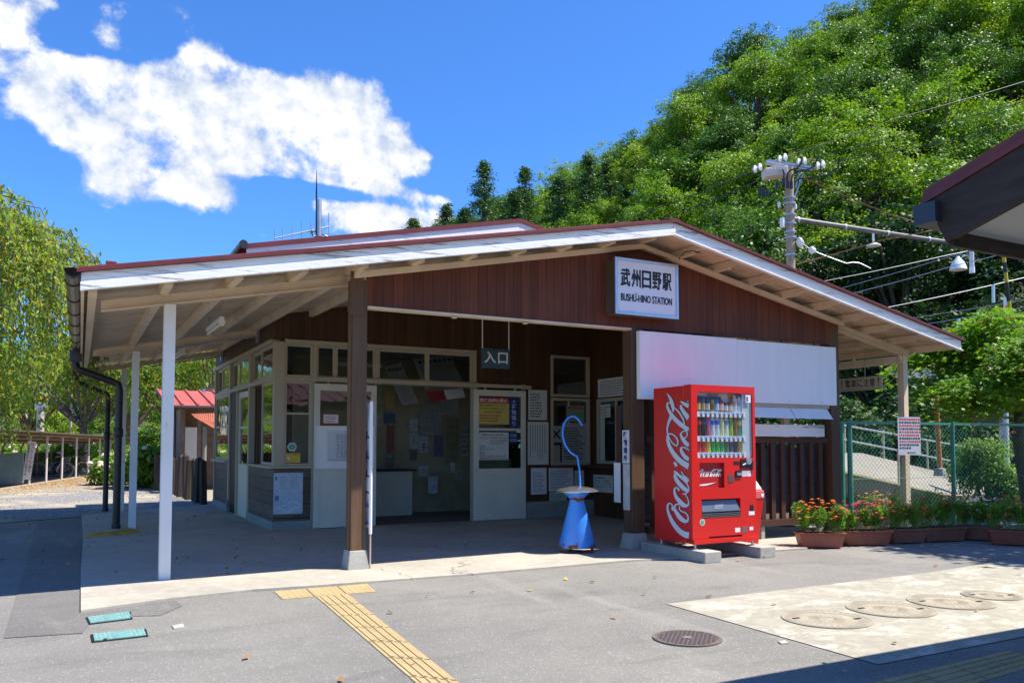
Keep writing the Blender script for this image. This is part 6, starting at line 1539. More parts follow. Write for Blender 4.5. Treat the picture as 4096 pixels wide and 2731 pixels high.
# ------------------------------------------------------------------ vegetation
import numpy as np
def leaf_obj(name, C_, size, mt, parent=None, elong=1.6, up=0.45, outward=None, rs=None, drop=False, shape='rhomb', jitter=.35):
    """many small leaf faces at points C_ (n,3); outward = preferred normals"""
    rs = rs or np.random.RandomState(1)
    n = len(C_); C_ = np.asarray(C_, float)
    nr = rs.normal(size=(n, 3)); nr /= np.linalg.norm(nr, axis=1)[:, None]
    if outward is not None: nr = nr * .75 + outward * .8
    nr[:, 2] += up; nr /= np.linalg.norm(nr, axis=1)[:, None]
    a = rs.normal(size=(n, 3))
    if drop: a = a * .28 + np.array([0, 0, -1.0])
    a -= nr * (a * nr).sum(1)[:, None]; a /= np.linalg.norm(a, axis=1)[:, None]
    b = np.cross(nr, a)
    s = (size * (1 + jitter * (rs.rand(n) * 2 - 1)))[:, None]
    if shape == 'rhomb':
        P = [C_ - a * s * .5, C_ + b * s * .5 / elong - nr * s * .05, C_ + a * s * .5, C_ - b * s * .5 / elong - nr * s * .05]
        V = np.stack(P, 1).reshape(-1, 3); k = 4
        faces = np.arange(n * 4).reshape(n, 4)
    else:  # palmate leaf: five-pointed star as one polygon
        P = []
        for i in range(10):
            t_ = math.pi * 2 * i / 10; r = (.55 if i % 2 == 0 else .2) * (1.15 if i == 0 else 1)
            P.append(C_ + (a * math.cos(t_) + b * math.sin(t_)) * s * r - nr * s * (.10 if i % 2 == 0 else 0))
        V = np.stack(P, 1).reshape(-1, 3); faces = np.arange(n * 10).reshape(n, 10)
    org = ORG.get(parent, Vector((0, 0, 0))) if parent is not None else Vector((0, 0, 0))
    V = V - np.array(org)
    me = bpy.data.meshes.new(name)
    k = faces.shape[1]
    me.vertices.add(len(V)); me.vertices.foreach_set('co', V.astype('f').ravel())
    me.loops.add(n * k); me.loops.foreach_set('vertex_index', faces.astype('i').ravel())
    me.polygons.add(n); me.polygons.foreach_set('loop_start', (np.arange(n) * k).astype('i')); me.polygons.foreach_set('loop_total', np.full(n, k, 'i'))
    me.update(calc_edges=True); me.validate()
    me.materials.append(mt)
    o = bpy.data.objects.new(name, me); link(o)
    if parent is not None: o.parent = parent; ORG[o] = org
    return o
def shell(rs, n, c, r, flat=1.0, fill=.25, under=.25):
    d = rs.normal(size=(n, 3)); d /= np.linalg.norm(d, axis=1)[:, None]
    flip = (d[:, 2] < 0) & (rs.rand(n) > under); d[flip, 2] *= -1
    rad = r * (1 - fill * rs.rand(n) ** 1.5)
    P = d * rad[:, None]; P[:, 2] *= flat
    return P + np.array(c), d

M_bark = mat('bark', (.10, .075, .055), .9, var=.35, vscale=9, bump=.5, stretch=(3, 3, .8))
M_l1 = leaf_mat('leaves_bright', (.085, .20, .012), (.23, .38, .022), (.34, .40, .05), .06, trans=.36)
M_l2 = leaf_mat('leaves_deep', (.042, .125, .012), (.12, .24, .020), (.16, .26, .04), .05, trans=.30)
M_ld = leaf_mat('leaves_shade', (.018, .055, .010), (.05, .12, .018), None, trans=.25)  # leaf colour darkened to paint in the shade of the forest edge
M_l3 = leaf_mat('leaves_cedar', (.025, .085, .018), (.07, .16, .028), None, trans=.2)
M_lw = leaf_mat('leaves_weeping', (.13, .25, .035), (.28, .40, .08), (.55, .38, .05), .09, trans=.55)
M_lc = leaf_mat('leaves_cherry', (.065, .15, .018), (.17, .28, .035), (.42, .27, .04), .12, trans=.5)
M_lm = leaf_mat('leaves_maple', (.07, .20, .018), (.20, .38, .030), (.35, .11, .04), .025, trans=.45)
M_lf = leaf_mat('leaves_feathery', (.12, .24, .025), (.26, .40, .05), None, trans=.5)

def broad_tree(seed, mt, R_=3.3, H=7.5, nl=15000, lobes=24, leaf=.165, name='broadleaf_tree'):
    rs = np.random.RandomState(seed)
    t = thing(name, '-', 'tree', (0, 0, 0))
    cz = H * .60; pts = []; nrm = []
    lob = []
    for i in range(lobes):
        d = rs.normal(size=3); d /= np.linalg.norm(d); d[2] = abs(d[2]) * 1.1 - .3
        d *= rs.uniform(.75, 1.15); q_ = np.array([d[0] * R_ * .80, d[1] * R_ * .80, cz + d[2] * H * .38]); lob.append((q_, R_ * rs.uniform(.20, .40)))
    for i in range(15):
        an = rs.rand() * 6.283; e_ = rs.uniform(-.1, 1.0); rr_ = R_ * rs.uniform(.85, 1.12) * math.cos(e_ * 1.2)
        lob.append((np.array([rr_ * math.cos(an), rr_ * math.sin(an), cz + H * .40 * math.sin(e_ * 1.35) + rs.uniform(-.1, .5)]), R_ * rs.uniform(.11, .19)))
    lob.append((np.array([0, 0, cz + H * .22]), R_ * .45)); lob.append((np.array([0, 0, cz]), R_ * .55))
    wts = np.array([l[1] ** 2 for l in lob]); wts /= wts.sum()
    for (c, r), w in zip(lob, wts):
        n = int(nl * w); m_ = max(6, n // 26)  # sprays within the lobe
        sc_, sd = shell(rs, m_, c, r * 1.1, .85, .55)
        for p, d in zip(sc_, sd):
            k_ = n // m_; q_ = rs.normal(size=(k_, 3)) * np.array([.23, .23, .08]) * rs.uniform(.7, 1.35); q_[:, 2] += .35 * (q_[:, 0] * rs.normal() + q_[:, 1] * rs.normal()) - .5 * (q_[:, 0] ** 2 + q_[:, 1] ** 2)
            pts.append(p + q_); nrm.append(np.tile(d, (k_, 1)))
    P = np.concatenate(pts); N_ = np.concatenate(nrm)
    leaf_obj('crown', P, leaf, mt, t, elong=1.5, up=.55, outward=N_, rs=rs)
    k = MB(); k.tube([(0, 0, -.6), (.05, 0, H * .2), (-.05, .08, H * .42), (.05, 0, H * .62)], [.22, .17, .13, .06], 8)
    for c, r in lob[::2]: k.tube([(0, 0, H * .3), tuple(np.array([c[0] * .5, c[1] * .5, (H * .3 + c[2]) / 2 + .1])), tuple(c)], [.10, .06, .025], 5)
    obj('trunk', k, M_bark, t, smooth=True)
    return t
def cedar(seed, H=11.0, R_=1.9, nl=7000, mt=None):
    rs = np.random.RandomState(seed); t = thing('cedar_tree', '-', 'tree', (0, 0, 0)); pts = []; nrm = []
    for i in range(170):
        f = rs.rand() ** .8; z = H * (.12 + .88 * f); rad = R_ * (1 - f) ** .8 * rs.uniform(.65, 1.1) + .08; an = rs.rand() * 6.283
        n = int(nl / 170); s_ = rs.rand(n) ** .6
        base = np.array([math.cos(an), math.sin(an), 0.0])
        p = base[None] * (rad * s_)[:, None] + np.array([0, 0, z])[None]; p[:, 2] += -.25 * rad * s_ + .12 * rad * s_ ** 2 * 2
        p += rs.normal(size=(n, 3)) * np.array([.16, .16, .12]); pts.append(p); nrm.append(np.tile(base, (n, 1)))
    leaf_obj('crown', np.concatenate(pts), .20, mt or M_l3, t, elong=2.4, up=.2, outward=np.concatenate(nrm), rs=rs)
    k = MB(); k.tube([(0, 0, -.6), (0, 0, H * .5), (0, 0, H * .98)], [.22, .13, .02], 8); obj('trunk', k, M_bark, t, smooth=True)
    return t

# terrain: wooded hillside on the right, falling away to the left
TOPS = [(-6000, 1450), (400, 1380), (1200, 1150), (1600, 1010), (1900, 850), (2050, 775), (2200, 740), (2300, 715), (2450, 660), (2560, 610), (2630, 490), (2750, 405), (2850, 320), (3000, 230), (3150, 150), (3300, 90), (3430, 20), (3700, -130), (4100, -330), (5000, -520), (7500, -600)]
T0S = [(-6000, 160), (400, 120), (1200, 85), (1900, 62), (2400, 46), (2800, 38), (3400, 33), (4100, 30), (5000, 28), (7500, 26)]
T1S = [(-6000, 330), (400, 270), (1200, 230), (1900, 175), (2400, 140), (2640, 112), (3000, 96), (3430, 88), (4100, 82), (5000, 76), (7500, 74)]
def itp(tab, u): return float(np.interp(u, [a for a, b in tab], [b for a, b in tab]))
TH = 5.6
def hill_z(u, s):
    t0, t1 = itp(T0S, u), itp(T1S, u); t_ = t0 + (t1 - t0) * s
    ztop = PD(u, itp(TOPS, u), t1).z - TH * (1.0 if u < 2400 else 1.05)
    prof_ = min(1.0, s) ** 1.08
    z = ztop * prof_ if s <= 1 else ztop * (1 - (s - 1) * 1.2)
    return t_, z
US = list(np.linspace(-6000, 400, 12)) + list(np.linspace(500, 5200, 60)) + [5800, 6600, 7500]
SS = list(np.linspace(0, 1, 18)) + [1.1, 1.3, 1.7]
k = MB()
for u in US:
    for s in SS:
        t_, z = hill_z(u, s); p = PD(u, 1786, t_)
        nz_ = noise.noise(Vector((p.x * .06, p.y * .06, 3.1))) * 1.6 * min(1, s * 3)
        k.v.append(Vector((p.x, p.y, z + nz_ - (.05 if s == 0 else 0))))
ns = len(SS)
for i in range(len(US) - 1):
    for j in range(ns - 1): a = i * ns + j; k.f.append((a, a + ns, a + ns + 1, a + 1))
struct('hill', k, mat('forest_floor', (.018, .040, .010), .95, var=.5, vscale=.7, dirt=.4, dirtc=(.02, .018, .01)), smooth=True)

gH = {'bright': 'bright green broadleaf trees on the hillside', 'deep': 'deep green broadleaf trees on the hillside'}
protos = []
for i, (sd, mt, kind) in enumerate(((11, M_l1, 'bright'), (12, M_l1, 'bright'), (13, M_l2, 'deep'), (14, M_l1, 'bright'), (15, M_l2, 'deep'))):
    o = broad_tree(sd, mt, R_=3.2 + .2 * (i % 3), H=7.2 + .4 * (i % 2)); protos.append([o, kind, False])
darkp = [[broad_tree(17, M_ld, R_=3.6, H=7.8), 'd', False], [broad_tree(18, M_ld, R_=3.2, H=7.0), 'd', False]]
LBL = {'bright': 'bright yellow-green broadleaf tree among its kind on the wooded hillside behind the station', 'deep': 'deep green broadleaf tree scattered over the wooded hillside behind the station'}
def place(pr, p, sc_, rz, label, group=None):
    if not pr[2]: o = pr[0]; pr[2] = True
    else: o = copy_tree(pr[0])
    o.location = p; o.scale = (sc_ * random.uniform(.85, 1.15), sc_ * random.uniform(.85, 1.15), sc_ * random.uniform(.88, 1.22)); o.rotation_euler = (0, 0, rz)
    o['label'] = label
    if group: o['group'] = group
    elif 'group' in o: del o['group']
    return o
random.seed(21); cnt = 0
s = 0.0; row = 0
while s <= 1.0:
    u = 1150 + (row % 2) * 90
    while u < 4750:
        t_, z = hill_z(u, s)
        spacing = 3246 / t_ * random.uniform(4.4, 6.0)
        uu = u + random.uniform(-.25, .25) * spacing; s2 = min(1, max(0, s + random.uniform(-.02, .02)))
        t2, z2 = hill_z(uu, s2); p = PD(uu, 1786, t2)
        vis_top = 1786 - (z2 + 8 - 1.2) / t2 * 3246
        if vis_top < 1150 or uu > 2300:
            pr = random.choice(protos); sc_ = random.uniform(.72, 1.3)
            if s < .10 and uu > 2900: place(random.choice(darkp), (p.x, p.y, z2 - .8), sc_, random.uniform(0, 6.28), 'tree with leaves darkened to paint in shade along the foot of the hill behind the ramp and fence', 'shade-darkened trees at the foot of the hill')
            else: place(pr, (p.x, p.y, z2 - .3), sc_, random.uniform(0, 6.28), LBL[pr[1]], gH[pr[1]]); cnt += 1
        u += spacing
    s += .092 if s < .6 else .075; row += 1
# conifers standing out against the sky left of the hill
cp_ = [[cedar(31), 'c', False], [cedar(32, H=9.5, R_=2.1), 'c', False]]
for (u, vt, tt, lab) in ((1652, 880, 110, 'tiny lone cedar tip peeking over the upper roof, leftmost of the conifers'), (1788, 828, 100, 'small pointed cedar just right of the small white cloud'), (1858, 838, 105, 'short cedar between the small pointed one and the tallest one'),
                         (1936, 660, 95, 'tallest dark pointed cedar against the sky left of the hill'), (2100, 680, 100, 'narrow pale cedar right of the tallest cedar'), (2352, 632, 100, 'cedar whose tip rises above the low ridge left of the steep slope'), (2060, 770, 98, 'low cedar filling the ridge between the two tall pointed ones'), (2235, 715, 102, 'rounded dark cedar on the low ridge'), (2430, 650, 104, 'cedar at the foot of the steep slope on the skyline')):
    p = PD(u, vt, tt); H = 11.0 if u in (1936, 2100, 2352) else 9.0
    pr = cp_[0] if u in (1936, 2100, 2352, 1788) else cp_[1]; h0 = 11.0 if pr is cp_[0] else 9.5
    o = place(pr, (p.x, p.y, p.z - h0), 1.0, random.uniform(0, 6), lab); o.scale = (1.75, 1.75, 1.02)
# trees beyond the yard at left
gL = 'loose cherry trees beyond the bicycle shed'
cherry = []
for sd in (41, 42): 
    o = broad_tree(sd, M_lc, R_=3.4, H=6.6, nl=6000, lobes=15, leaf=.17, name='cherry_tree'); cherry.append([o, 'c', False])
k_ = 0
for (u, tt, sc_) in ((0, 53, .62), (180, 52, .6), (350, 54, .6), (500, 53, .62), (640, 52, .6), (800, 54, .62), (940, 52, .6), (-200, 53, .62), (-650, 44, 1.0), (-250, 40, 1.05), (120, 47, 1.0), (330, 41, .98), (520, 50, 1.0), (700, 44, 1.05), (860, 39, .9), (1050, 47, 1.0), (-50, 60, 1.25), (420, 64, 1.2), (800, 62, 1.25), (1150, 60, 1.2), (220, 72, 1.3), (620, 76, 1.35), (1000, 75, 1.3), (-500, 65, 1.3)):
    p = PD(u, 1786, tt)
    if tt < 51: place(cherry[k_ % 2], (p.x, p.y, -.1), sc_, random.uniform(0, 6), 'loose yellow-green cherry tree with thin dark limbs beyond the bicycle shed', gL)
    elif tt < 55: place(protos[1 if k_ % 2 else 4], (p.x, p.y, -1.6), sc_, random.uniform(0, 6), 'low leafy tree filling the gaps under the cherry trees at left', 'low leafy trees under the cherry trees')
    else: place(protos[2 if k_ % 2 else 4], (p.x, p.y, -.1), sc_ * .95, random.uniform(0, 6), 'dense darker tree in the belt behind the cherry trees at left', 'dense trees behind the cherry trees')
    k_ += 1

# weeping cherry at left
Wp = PD(-260, 1786, 12.6)
Wt = thing('weeping_cherry', 'weeping cherry with long hanging leafy strands filling the left edge', 'tree', (Wp.x, Wp.y, 0))
rs = np.random.RandomState(5); bm_ = MB(); Lp = []; cx_, cy_ = Wp.x, Wp.y
bm_.tube([(cx_, cy_, -.1), (cx_ + .1, cy_, 1.5), (cx_ - .05, cy_ + .1, 3.2), (cx_, cy_, 4.3)], [.20, .16, .13, .08], 10)
for i in range(330):
    an = rs.rand() * 6.283; r1 = 2.55 * math.sqrt(rs.uniform(.03, 1)) ; ztop = 5.35 - .17 * r1 ** 2 + rs.uniform(-.35, .25)
    dx_, dy_ = math.cos(an), math.sin(an); zend = max(1.15, rs.uniform(1.2, 3.6)) if r1 < 2.2 else rs.uniform(2.6, 4.0)
    P = [(cx_ + dx_ * r1 * .25, cy_ + dy_ * r1 * .25, ztop - .35), (cx_ + dx_ * r1 * .6, cy_ + dy_ * r1 * .6, ztop - .02), (cx_ + dx_ * r1 * .88, cy_ + dy_ * r1 * .88, ztop - .12), (cx_ + dx_ * r1, cy_ + dy_ * r1, ztop - .55)]
    L = ztop - .55 - zend; sway = rs.normal(size=2) * .10
    for j in range(1, 5):
        f = j / 4; P.append((cx_ + dx_ * (r1 + .07 * f) + sway[0] * f, cy_ + dy_ * (r1 + .07 * f) + sway[1] * f, ztop - .55 - L * f))
    bm_.tube(P, [.011, .009, .007, .006, .005, .004, .003, .002], 4, cap=False)
    PP = np.array(P); seg = np.linalg.norm(np.diff(PP, axis=0), axis=1); cum = np.concatenate([[0], np.cumsum(seg)])
    n = int(cum[-1] * 38); s_ = rs.uniform(.15 * cum[-1], cum[-1], n)
    Q = np.stack([np.interp(s_, cum, PP[:, c]) for c in range(3)], 1) + rs.normal(size=(n, 3)) * .045; Lp.append(Q)
obj('branches', bm_, M_bark, Wt, smooth=True)
leaf_obj('foliage', np.concatenate(Lp), .094, M_lw, Wt, elong=2.5, up=.1, rs=rs, drop=True)

# round maple at right
def maple(name, lab, base, sc_=1.0, n=17000, lift=0.0, leaf=.078):
    t = thing(name, lab, 'tree', tuple(base)); rs = np.random.RandomState(8); b = np.array(base); pts = []; nr = []
    pads = []
    for i in range(80):
        an = rs.rand() * 6.283; r = 1.28 * math.sqrt(rs.rand()); z = 2.72 - .55 * (r / 1.28) ** 2 - (rs.rand() ** 2) * 1.45 * (1 - .30 * r)
        pads.append((r * math.cos(an), r * math.sin(an), max(z, 1.12 + .15 * rs.rand() + .62 * (r / 1.28) ** 2), rs.uniform(.24, .42)))
    for (x, y, z, r) in pads:
        k_ = n // len(pads); q_ = rs.normal(size=(k_, 3)) * np.array([r * .62, r * .62, .055]); q_[:, 2] -= .30 * (q_[:, 0] ** 2 + q_[:, 1] ** 2) / r
        o_ = np.array([x, y, 0]); q_[:, 2] -= .10 * np.linalg.norm(q_[:, :2] + o_[:2], axis=1)
        pts.append(np.array([x, y, z + .1]) + q_); nn = np.tile(np.array([x * .35, y * .35, .5]), (k_, 1)); nr.append(nn)
    P = np.concatenate(pts) * sc_ + b + np.array([0, 0, lift])
    leaf_obj('crown', P, leaf * sc_, M_lm, t, up=.75, outward=np.concatenate(nr), rs=rs, shape='palm')
    k = MB(); B_ = Vector(base); f = lambda x, y, z: B_ + Vector((x, y, z)) * sc_ + Vector((0, 0, lift if z > 0 else 0))
    k.tube([f(.18, -.05, -.1), f(.10, 0, .5), (f(.02, .02, 1.0)), f(.05, 0, 1.45), f(.12, 0, 1.75)], [v * sc_ for v in (.105, .085, .072, .075, .05)], 10)
    for (x, y, z, r) in pads[::3]: k.tube([f(.05, 0, 1.45), f(x * .5, y * .5, (1.5 + z) / 2 + .1), f(x, y, z)], [.038 * sc_, .022 * sc_, .008 * sc_], 6)
    obj('trunk', k, M_bark, t, smooth=True)
    return t
mp = PD(4078, 1786, 13.2)
maple('maple_tree', 'umbrella-shaped green maple behind the fence at the right edge', (mp.x, mp.y, 0), 1.22, 34000, .08, .072)
maple('maple_tree', 'tall slender maple beyond the right edge, casting leafy shade before the planters', (10.1, -3.8, 0), 1.2, 7000, 3.0, .12)

# bushes
def bush(name, lab, c, rx, rz, n, leaf, mt, seed, blooms=None, cat='bush', group=None):
    rs = np.random.RandomState(seed); t = thing(name, lab, cat, (c[0], c[1], 0), group); pts = []; nr = []
    m_ = 26
    for i in range(m_):
        d = rs.normal(size=3); d /= np.linalg.norm(d); d[2] = abs(d[2]); cc = np.array([c[0] + d[0] * rx * .62, c[1] + d[1] * rx * .62, rz * (.12 + .72 * d[2])])
        P, N_ = shell(rs, n // m_, cc, rx * .42, min(1.2, rz / rx * .8), .5); P[:, 2] = np.abs(P[:, 2]); pts.append(P); nr.append(N_)
    leaf_obj('foliage', np.concatenate(pts), leaf, mt, t, elong=1.6, up=.4, outward=np.concatenate(nr), rs=rs)
    k = MB()
    for i in range(8): a_ = rs.rand() * 6.28; k.tube([(c[0] + .1 * math.cos(a_), c[1] + .1 * math.sin(a_), 0), (c[0] + rx * .5 * math.cos(a_), c[1] + rx * .5 * math.sin(a_), rz * .6)], [.02, .008], 5)
    obj('stems', k, M_bark, t)
    if blooms:
        mcol, nb, rb = blooms; k = MB()
        for i in range(nb):
            P, N_ = shell(rs, 1, (c[0], c[1], rz * .55), rx * .95, rz / rx * .5, .1, 0); q_ = P[0]
            k.lathe([(.01, -rb * .6), (rb * .8, -rb * .3), (rb, .1 * rb), (rb * .7, rb * .6), (.01, rb * .8)], tuple(q_), 9)
        obj('blooms', k, mcol, t, smooth=True)
    return t
M_hyd = mat('hydrangea_bloom', (.62, .52, .50), .8, var=.5, vscale=30); M_hyd2 = mat('hydrangea_bloom_cream', (.62, .58, .34), .8, var=.4, vscale=30)
for (u, tt, rx, rz, mb_, lab) in ((560, 24, 1.25, 1.15, M_hyd2, 'hydrangea bush with cream heads left of the timber palisade'), (470, 26, .9, 1.0, M_hyd, 'smaller hydrangea seen between the black downpipes'), (660, 25, 1.0, 1.1, M_hyd2, 'hydrangea seen just left of the front white column'), (20, 34, 1.8, 1.4, M_hyd, 'hydrangea hedge behind the bicycle shed at the far left'), (180, 37, 1.9, 1.4, M_hyd, 'hydrangea hedge behind the shed, beyond the bicycles'), (330, 42, 2.0, 1.35, M_hyd2, 'hydrangea hedge behind the far end of the shed')):
    p = PD(u, 1786, tt); bush('hydrangea', lab, (p.x, p.y), rx, rz, 4500, .12, M_lf, int(u) + 9, (mb_, 16, .10))
p = PD(3945, 1786, 15.6); bush('shrub', 'feathery light green shrub behind the fence left of the maple trunk', (p.x, p.y), .78, 1.35, 12000, .055, M_lf, 71)
p = PD(4080, 1786, 15.2); bush('shrub', 'lower green shrub around the foot of the maple trunk', (p.x, p.y), .6, .7, 6000, .05, M_lf, 72)
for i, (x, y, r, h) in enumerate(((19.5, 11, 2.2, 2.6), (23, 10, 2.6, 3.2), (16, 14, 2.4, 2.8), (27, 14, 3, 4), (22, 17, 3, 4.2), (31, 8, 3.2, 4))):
    bush('shrub', ('shrub mass behind the ramp handrail', 'taller shrub mass behind the crossing post', 'dark shrub seen through the gap over the slatted screen', 'large dark shrub at the forest edge behind the ramp', 'dark shrub at the foot of the forest behind the utility pole', 'dark shrub at the right edge behind the maple')[i], (x, y), r, h, 6000, .16, M_ld, 80 + i)  # dark leaf colour stands in for shade at the hill foot

# ------------------------------------------------------------------ flower planters
M_terra = mat('planter_terracotta', (.33, .105, .06), .5, var=.15, vscale=6, dirt=.25, dirtc=(.2, .1, .07)); M_soil = mat('soil', (.05, .035, .025), .95)
FL = {'orange': mat('petal_orange', (.80, .22, .015), .6, var=.3, vscale=40), 'yellow': mat('petal_yellow', (.80, .50, .02), .6, var=.3, vscale=40), 'pink': mat('petal_pink', (.70, .06, .14), .6, var=.5, vscale=60),
      'red': mat('petal_red', (.45, .02, .02), .6, var=.3, vscale=40), 'white': mat('petal_white', (.75, .75, .75), .6)}
M_lp = leaf_mat('leaves_planter', (.10, .25, .03), (.24, .42, .06), None, trans=.45)
def planter(lab, x, y, rot, L, D=.20, Hh=.185, kind='orange', nfl=22, hh=.24, seed=1, dens=2600, second=None):
    t = thing('flower_planter', lab, 'planter', (0, 0, 0), 'flower planters at the fence')
    a, b = L / 2, D / 2; q_ = .035
    k = MB(); k.hexa([(-a, -b, .012), (a, -b, .012), (a, b, .012), (-a, b, .012)], [(-a - q_, -b - q_ * .6, Hh - .02), (a + q_, -b - q_ * .6, Hh - .02), (a + q_, b + q_ * .6, Hh - .02), (-a - q_, b + q_ * .6, Hh - .02)])
    for s_ in (-1, 1): k.box((s_ * a * .8 - .03, -b + .01, 0), (s_ * a * .8 + .03, b - .01, .0125))
    obj('pot', k, M_terra, t, bev=.010)
    k = MB(); A, B_ = a + q_ + .014, b + q_ * .6 + .014
    for (x0, x1, y0, y1) in ((-A, A, -B_, -B_ + .022), (-A, A, B_ - .022, B_), (-A, -A + .022, -B_ + .022, B_ - .022), (A - .022, A, -B_ + .022, B_ - .022)): k.box((x0, y0, Hh - .0195), (x1, y1, Hh))
    obj('rim', k, M_terra, t, bev=.004)
    k = MB(); k.box((-A + .022, -B_ + .022, Hh - .0195), (A - .022, B_ - .022, Hh - .008)); obj('soil', k, M_soil, t)
    rs = np.random.RandomState(seed); pts = []; nb = 16
    for i in range(nb):
        cx_, cy_ = rs.uniform(-a, a), rs.uniform(-b, b); r = rs.uniform(.055, .10)
        P, N_ = shell(rs, dens // nb, (cx_, cy_, Hh + hh * rs.uniform(.3, .75)), r, 1.25, .8, .8); P[:, 2] = np.maximum(P[:, 2], Hh - .005); pts.append(P)
    leaf_obj('foliage', np.concatenate(pts), .030 if kind in ('orange', 'yellow', 'red') else .048, M_lp, t, elong=3.0 if kind != 'pink' else 1.9, up=.3, rs=rs)
    k = MB(); st = MB(); k2 = MB()
    for i in range(int(nfl * 1.5)):
        cx_, cy_ = rs.uniform(-a - .05, a + .05), rs.uniform(-b - .09, b + .03); z = Hh + hh * rs.uniform(.55, 1.22) - .25 * abs(cx_ / a) * hh * .5
        r = rs.uniform(.020, .031); tgt = k2 if (second and rs.rand() < .4) else k
        for j in range(8):   # ruffled petals
            an = 6.283 * j / 8 + rs.rand(); dx_, dy_ = math.cos(an), math.sin(an); nx, ny = -dy_, dx_
            c = Vector((cx_, cy_, z)); tip = c + Vector((dx_ * r, dy_ * r, r * rs.uniform(-.1, .45)))
            tgt.add([c, tip + Vector((nx, ny, 0)) * r * .42, tip + Vector((dx_, dy_, 0)) * r * .18, tip - Vector((nx, ny, 0)) * r * .42], [(0, 1, 2, 3)])
        tgt.lathe([(r * .5, .0), (r * .45, r * .35), (r * .1, r * .5)], (cx_, cy_, z), 6)
        st.tube([(cx_ * .9, cy_ * .8, Hh), (cx_, cy_, z)], .0018, 3, cap=False)
    obj('blooms', k, FL[kind], t); obj('stems', st, M_lp, t)
    if second: obj('blooms', k2, FL[second], t)
    t.location = (x, y, .006); t.rotation_euler = (0, 0, R(rot)); return t
planter('terracotta planter of bushy orange marigolds nearest the vending machine', 5.52, -.80, -33, .46, kind='orange', nfl=38, hh=.33, seed=2, dens=6500)
planter('terracotta planter of pink periwinkles, second from the vending machine', 6.20, -.89, -27, .50, kind='pink', nfl=34, hh=.32, seed=3, dens=3600)
planter('shaded terracotta planter with orange blooms, third from the vending machine', 6.83, -.97, -17, .42, kind='orange', nfl=30, hh=.30, seed=4, dens=4600)
planter('shaded terracotta planter with dark red blooms, fourth from the vending machine', 7.40, -1.06, -14, .56, kind='red', nfl=42, hh=.36, seed=5, dens=4600)
pp5 = PZ(3940, 2165); planter('shaded planter with small white flowers, turned end-on near the right edge', pp5.x + .05, pp5.y + .1, -62, .44, kind='white', nfl=26, hh=.32, seed=6, dens=4200)
pp6 = PZ(4075, 2185); planter('shaded planter at the right edge with orange blooms, nearest the viewer', pp6.x + .1, pp6.y + .05, -48, .60, kind='orange', nfl=34, hh=.35, seed=7, dens=5200)
planter('sunlit planter of mixed orange marigolds just behind the fence, by the corner post', 7.35, .30, -5, .52, kind='orange', nfl=26, hh=.34, seed=8, dens=4200)
planter('sunlit planter of yellow marigolds behind the fence, left of the column', 7.98, .42, -3, .5, kind='yellow', nfl=28, hh=.32, seed=9, dens=3600, second='orange')
planter('sunlit planter of yellow marigolds behind the fence, right of the column', 8.72, .40, -6, .54, kind='yellow', nfl=34, hh=.32, seed=10, dens=3600)
planter('sunlit planter of orange marigolds behind the fence before the shrub', 9.40, .30, -8, .54, kind='orange', nfl=34, hh=.33, seed=12, dens=3600, second='yellow')

# ------------------------------------------------------------------ left yard: bicycle shed, sign, bicycles, palisade, outhouse
def Z6(x, y): return (x * .3827, 1600 + y * .3827)
feet = [(111, 1942), (184, 1931), (247, 1921), (302, 1912), (351, 1904), (396, 1897), (450, 1890), (505, 1885)]
FP = [PZ(u, v) for u, v in feet]
d0 = (FP[5] - FP[1]).normalized(); base0 = FP[1]
nrm_ = Vector((-d0.y, d0.x, 0)); nrm_ = nrm_ if nrm_.dot(Vector((-1, .3, 0))) > 0 else -nrm_
sh_len = (FP[7] - FP[1]).dot(d0)
Sd = thing('bicycle_shed', 'long low open bicycle shed with brown roof on white posts at the left', 'bicycle shed', tuple(base0))
zr = 1.55
for u, v in feet:
    f = PZ(u, v); s_ = (f - base0).dot(d0); p = base0 + d0 * s_
    k = MB(); k.tube([(p.x, p.y, 0), (p.x, p.y, zr)], .034, 8); obj('post', k, mat('shed_post', (.62, .56, .55), .5, dirt=.3), Sd, smooth=True)
    q_ = p + nrm_ * 1.9; k = MB(); k.tube([(q_.x, q_.y, 0), (q_.x, q_.y, 1.15), tuple(q_ - nrm_ * .12 + Vector((0, 0, 1.38))), tuple(q_ - nrm_ * .45 + Vector((0, 0, 1.45))), tuple(p - nrm_ * .25 + Vector((0, 0, zr + .05)))], .04, 8); obj('bent_frame', k, mat('shed_brown', (.19, .12, .08), .6), Sd, smooth=True)
k = MB(); a_ = base0 - d0 * 9 - nrm_ * .45; b_ = base0 + d0 * (sh_len + 1.2) - nrm_ * .45
zA, zB = zr + .10, zr - .22
k.prism([a_ + Vector((0, 0, zA)), b_ + Vector((0, 0, zA)), b_ + nrm_ * 2.5 + Vector((0, 0, zB)), a_ + nrm_ * 2.5 + Vector((0, 0, zB))], (0, 0, .03))
obj('roof', k, mat('shed_roof_brown', (.13, .10, .08), .6, var=.4, vscale=2, dirt=.4), Sd)
for i in range(3): q_ = nrm_ * (.2 + .8 * i) + Vector((0, 0, zr + .03 - .10 * i)); k = MB(); k.tube([a_ + q_, b_ + q_], .035, 6); obj('purlin', k, mat('shed_brown', (.32, .22, .15)), Sd)
k = MB(); a2 = base0 - d0 * 9 + nrm_ * 2.1; b2 = base0 + d0 * (sh_len + .5) + nrm_ * 2.1; k.beam(a2 + Vector((0, 0, .48)), b2 + Vector((0, 0, .48)), .06, .96)
tag(obj('back_fence', k, mat('dark_fence', (.035, .032, .03), .8, var=.4, vscale=3)), 'low dark fence along the back of the bicycle shed', 'fence')
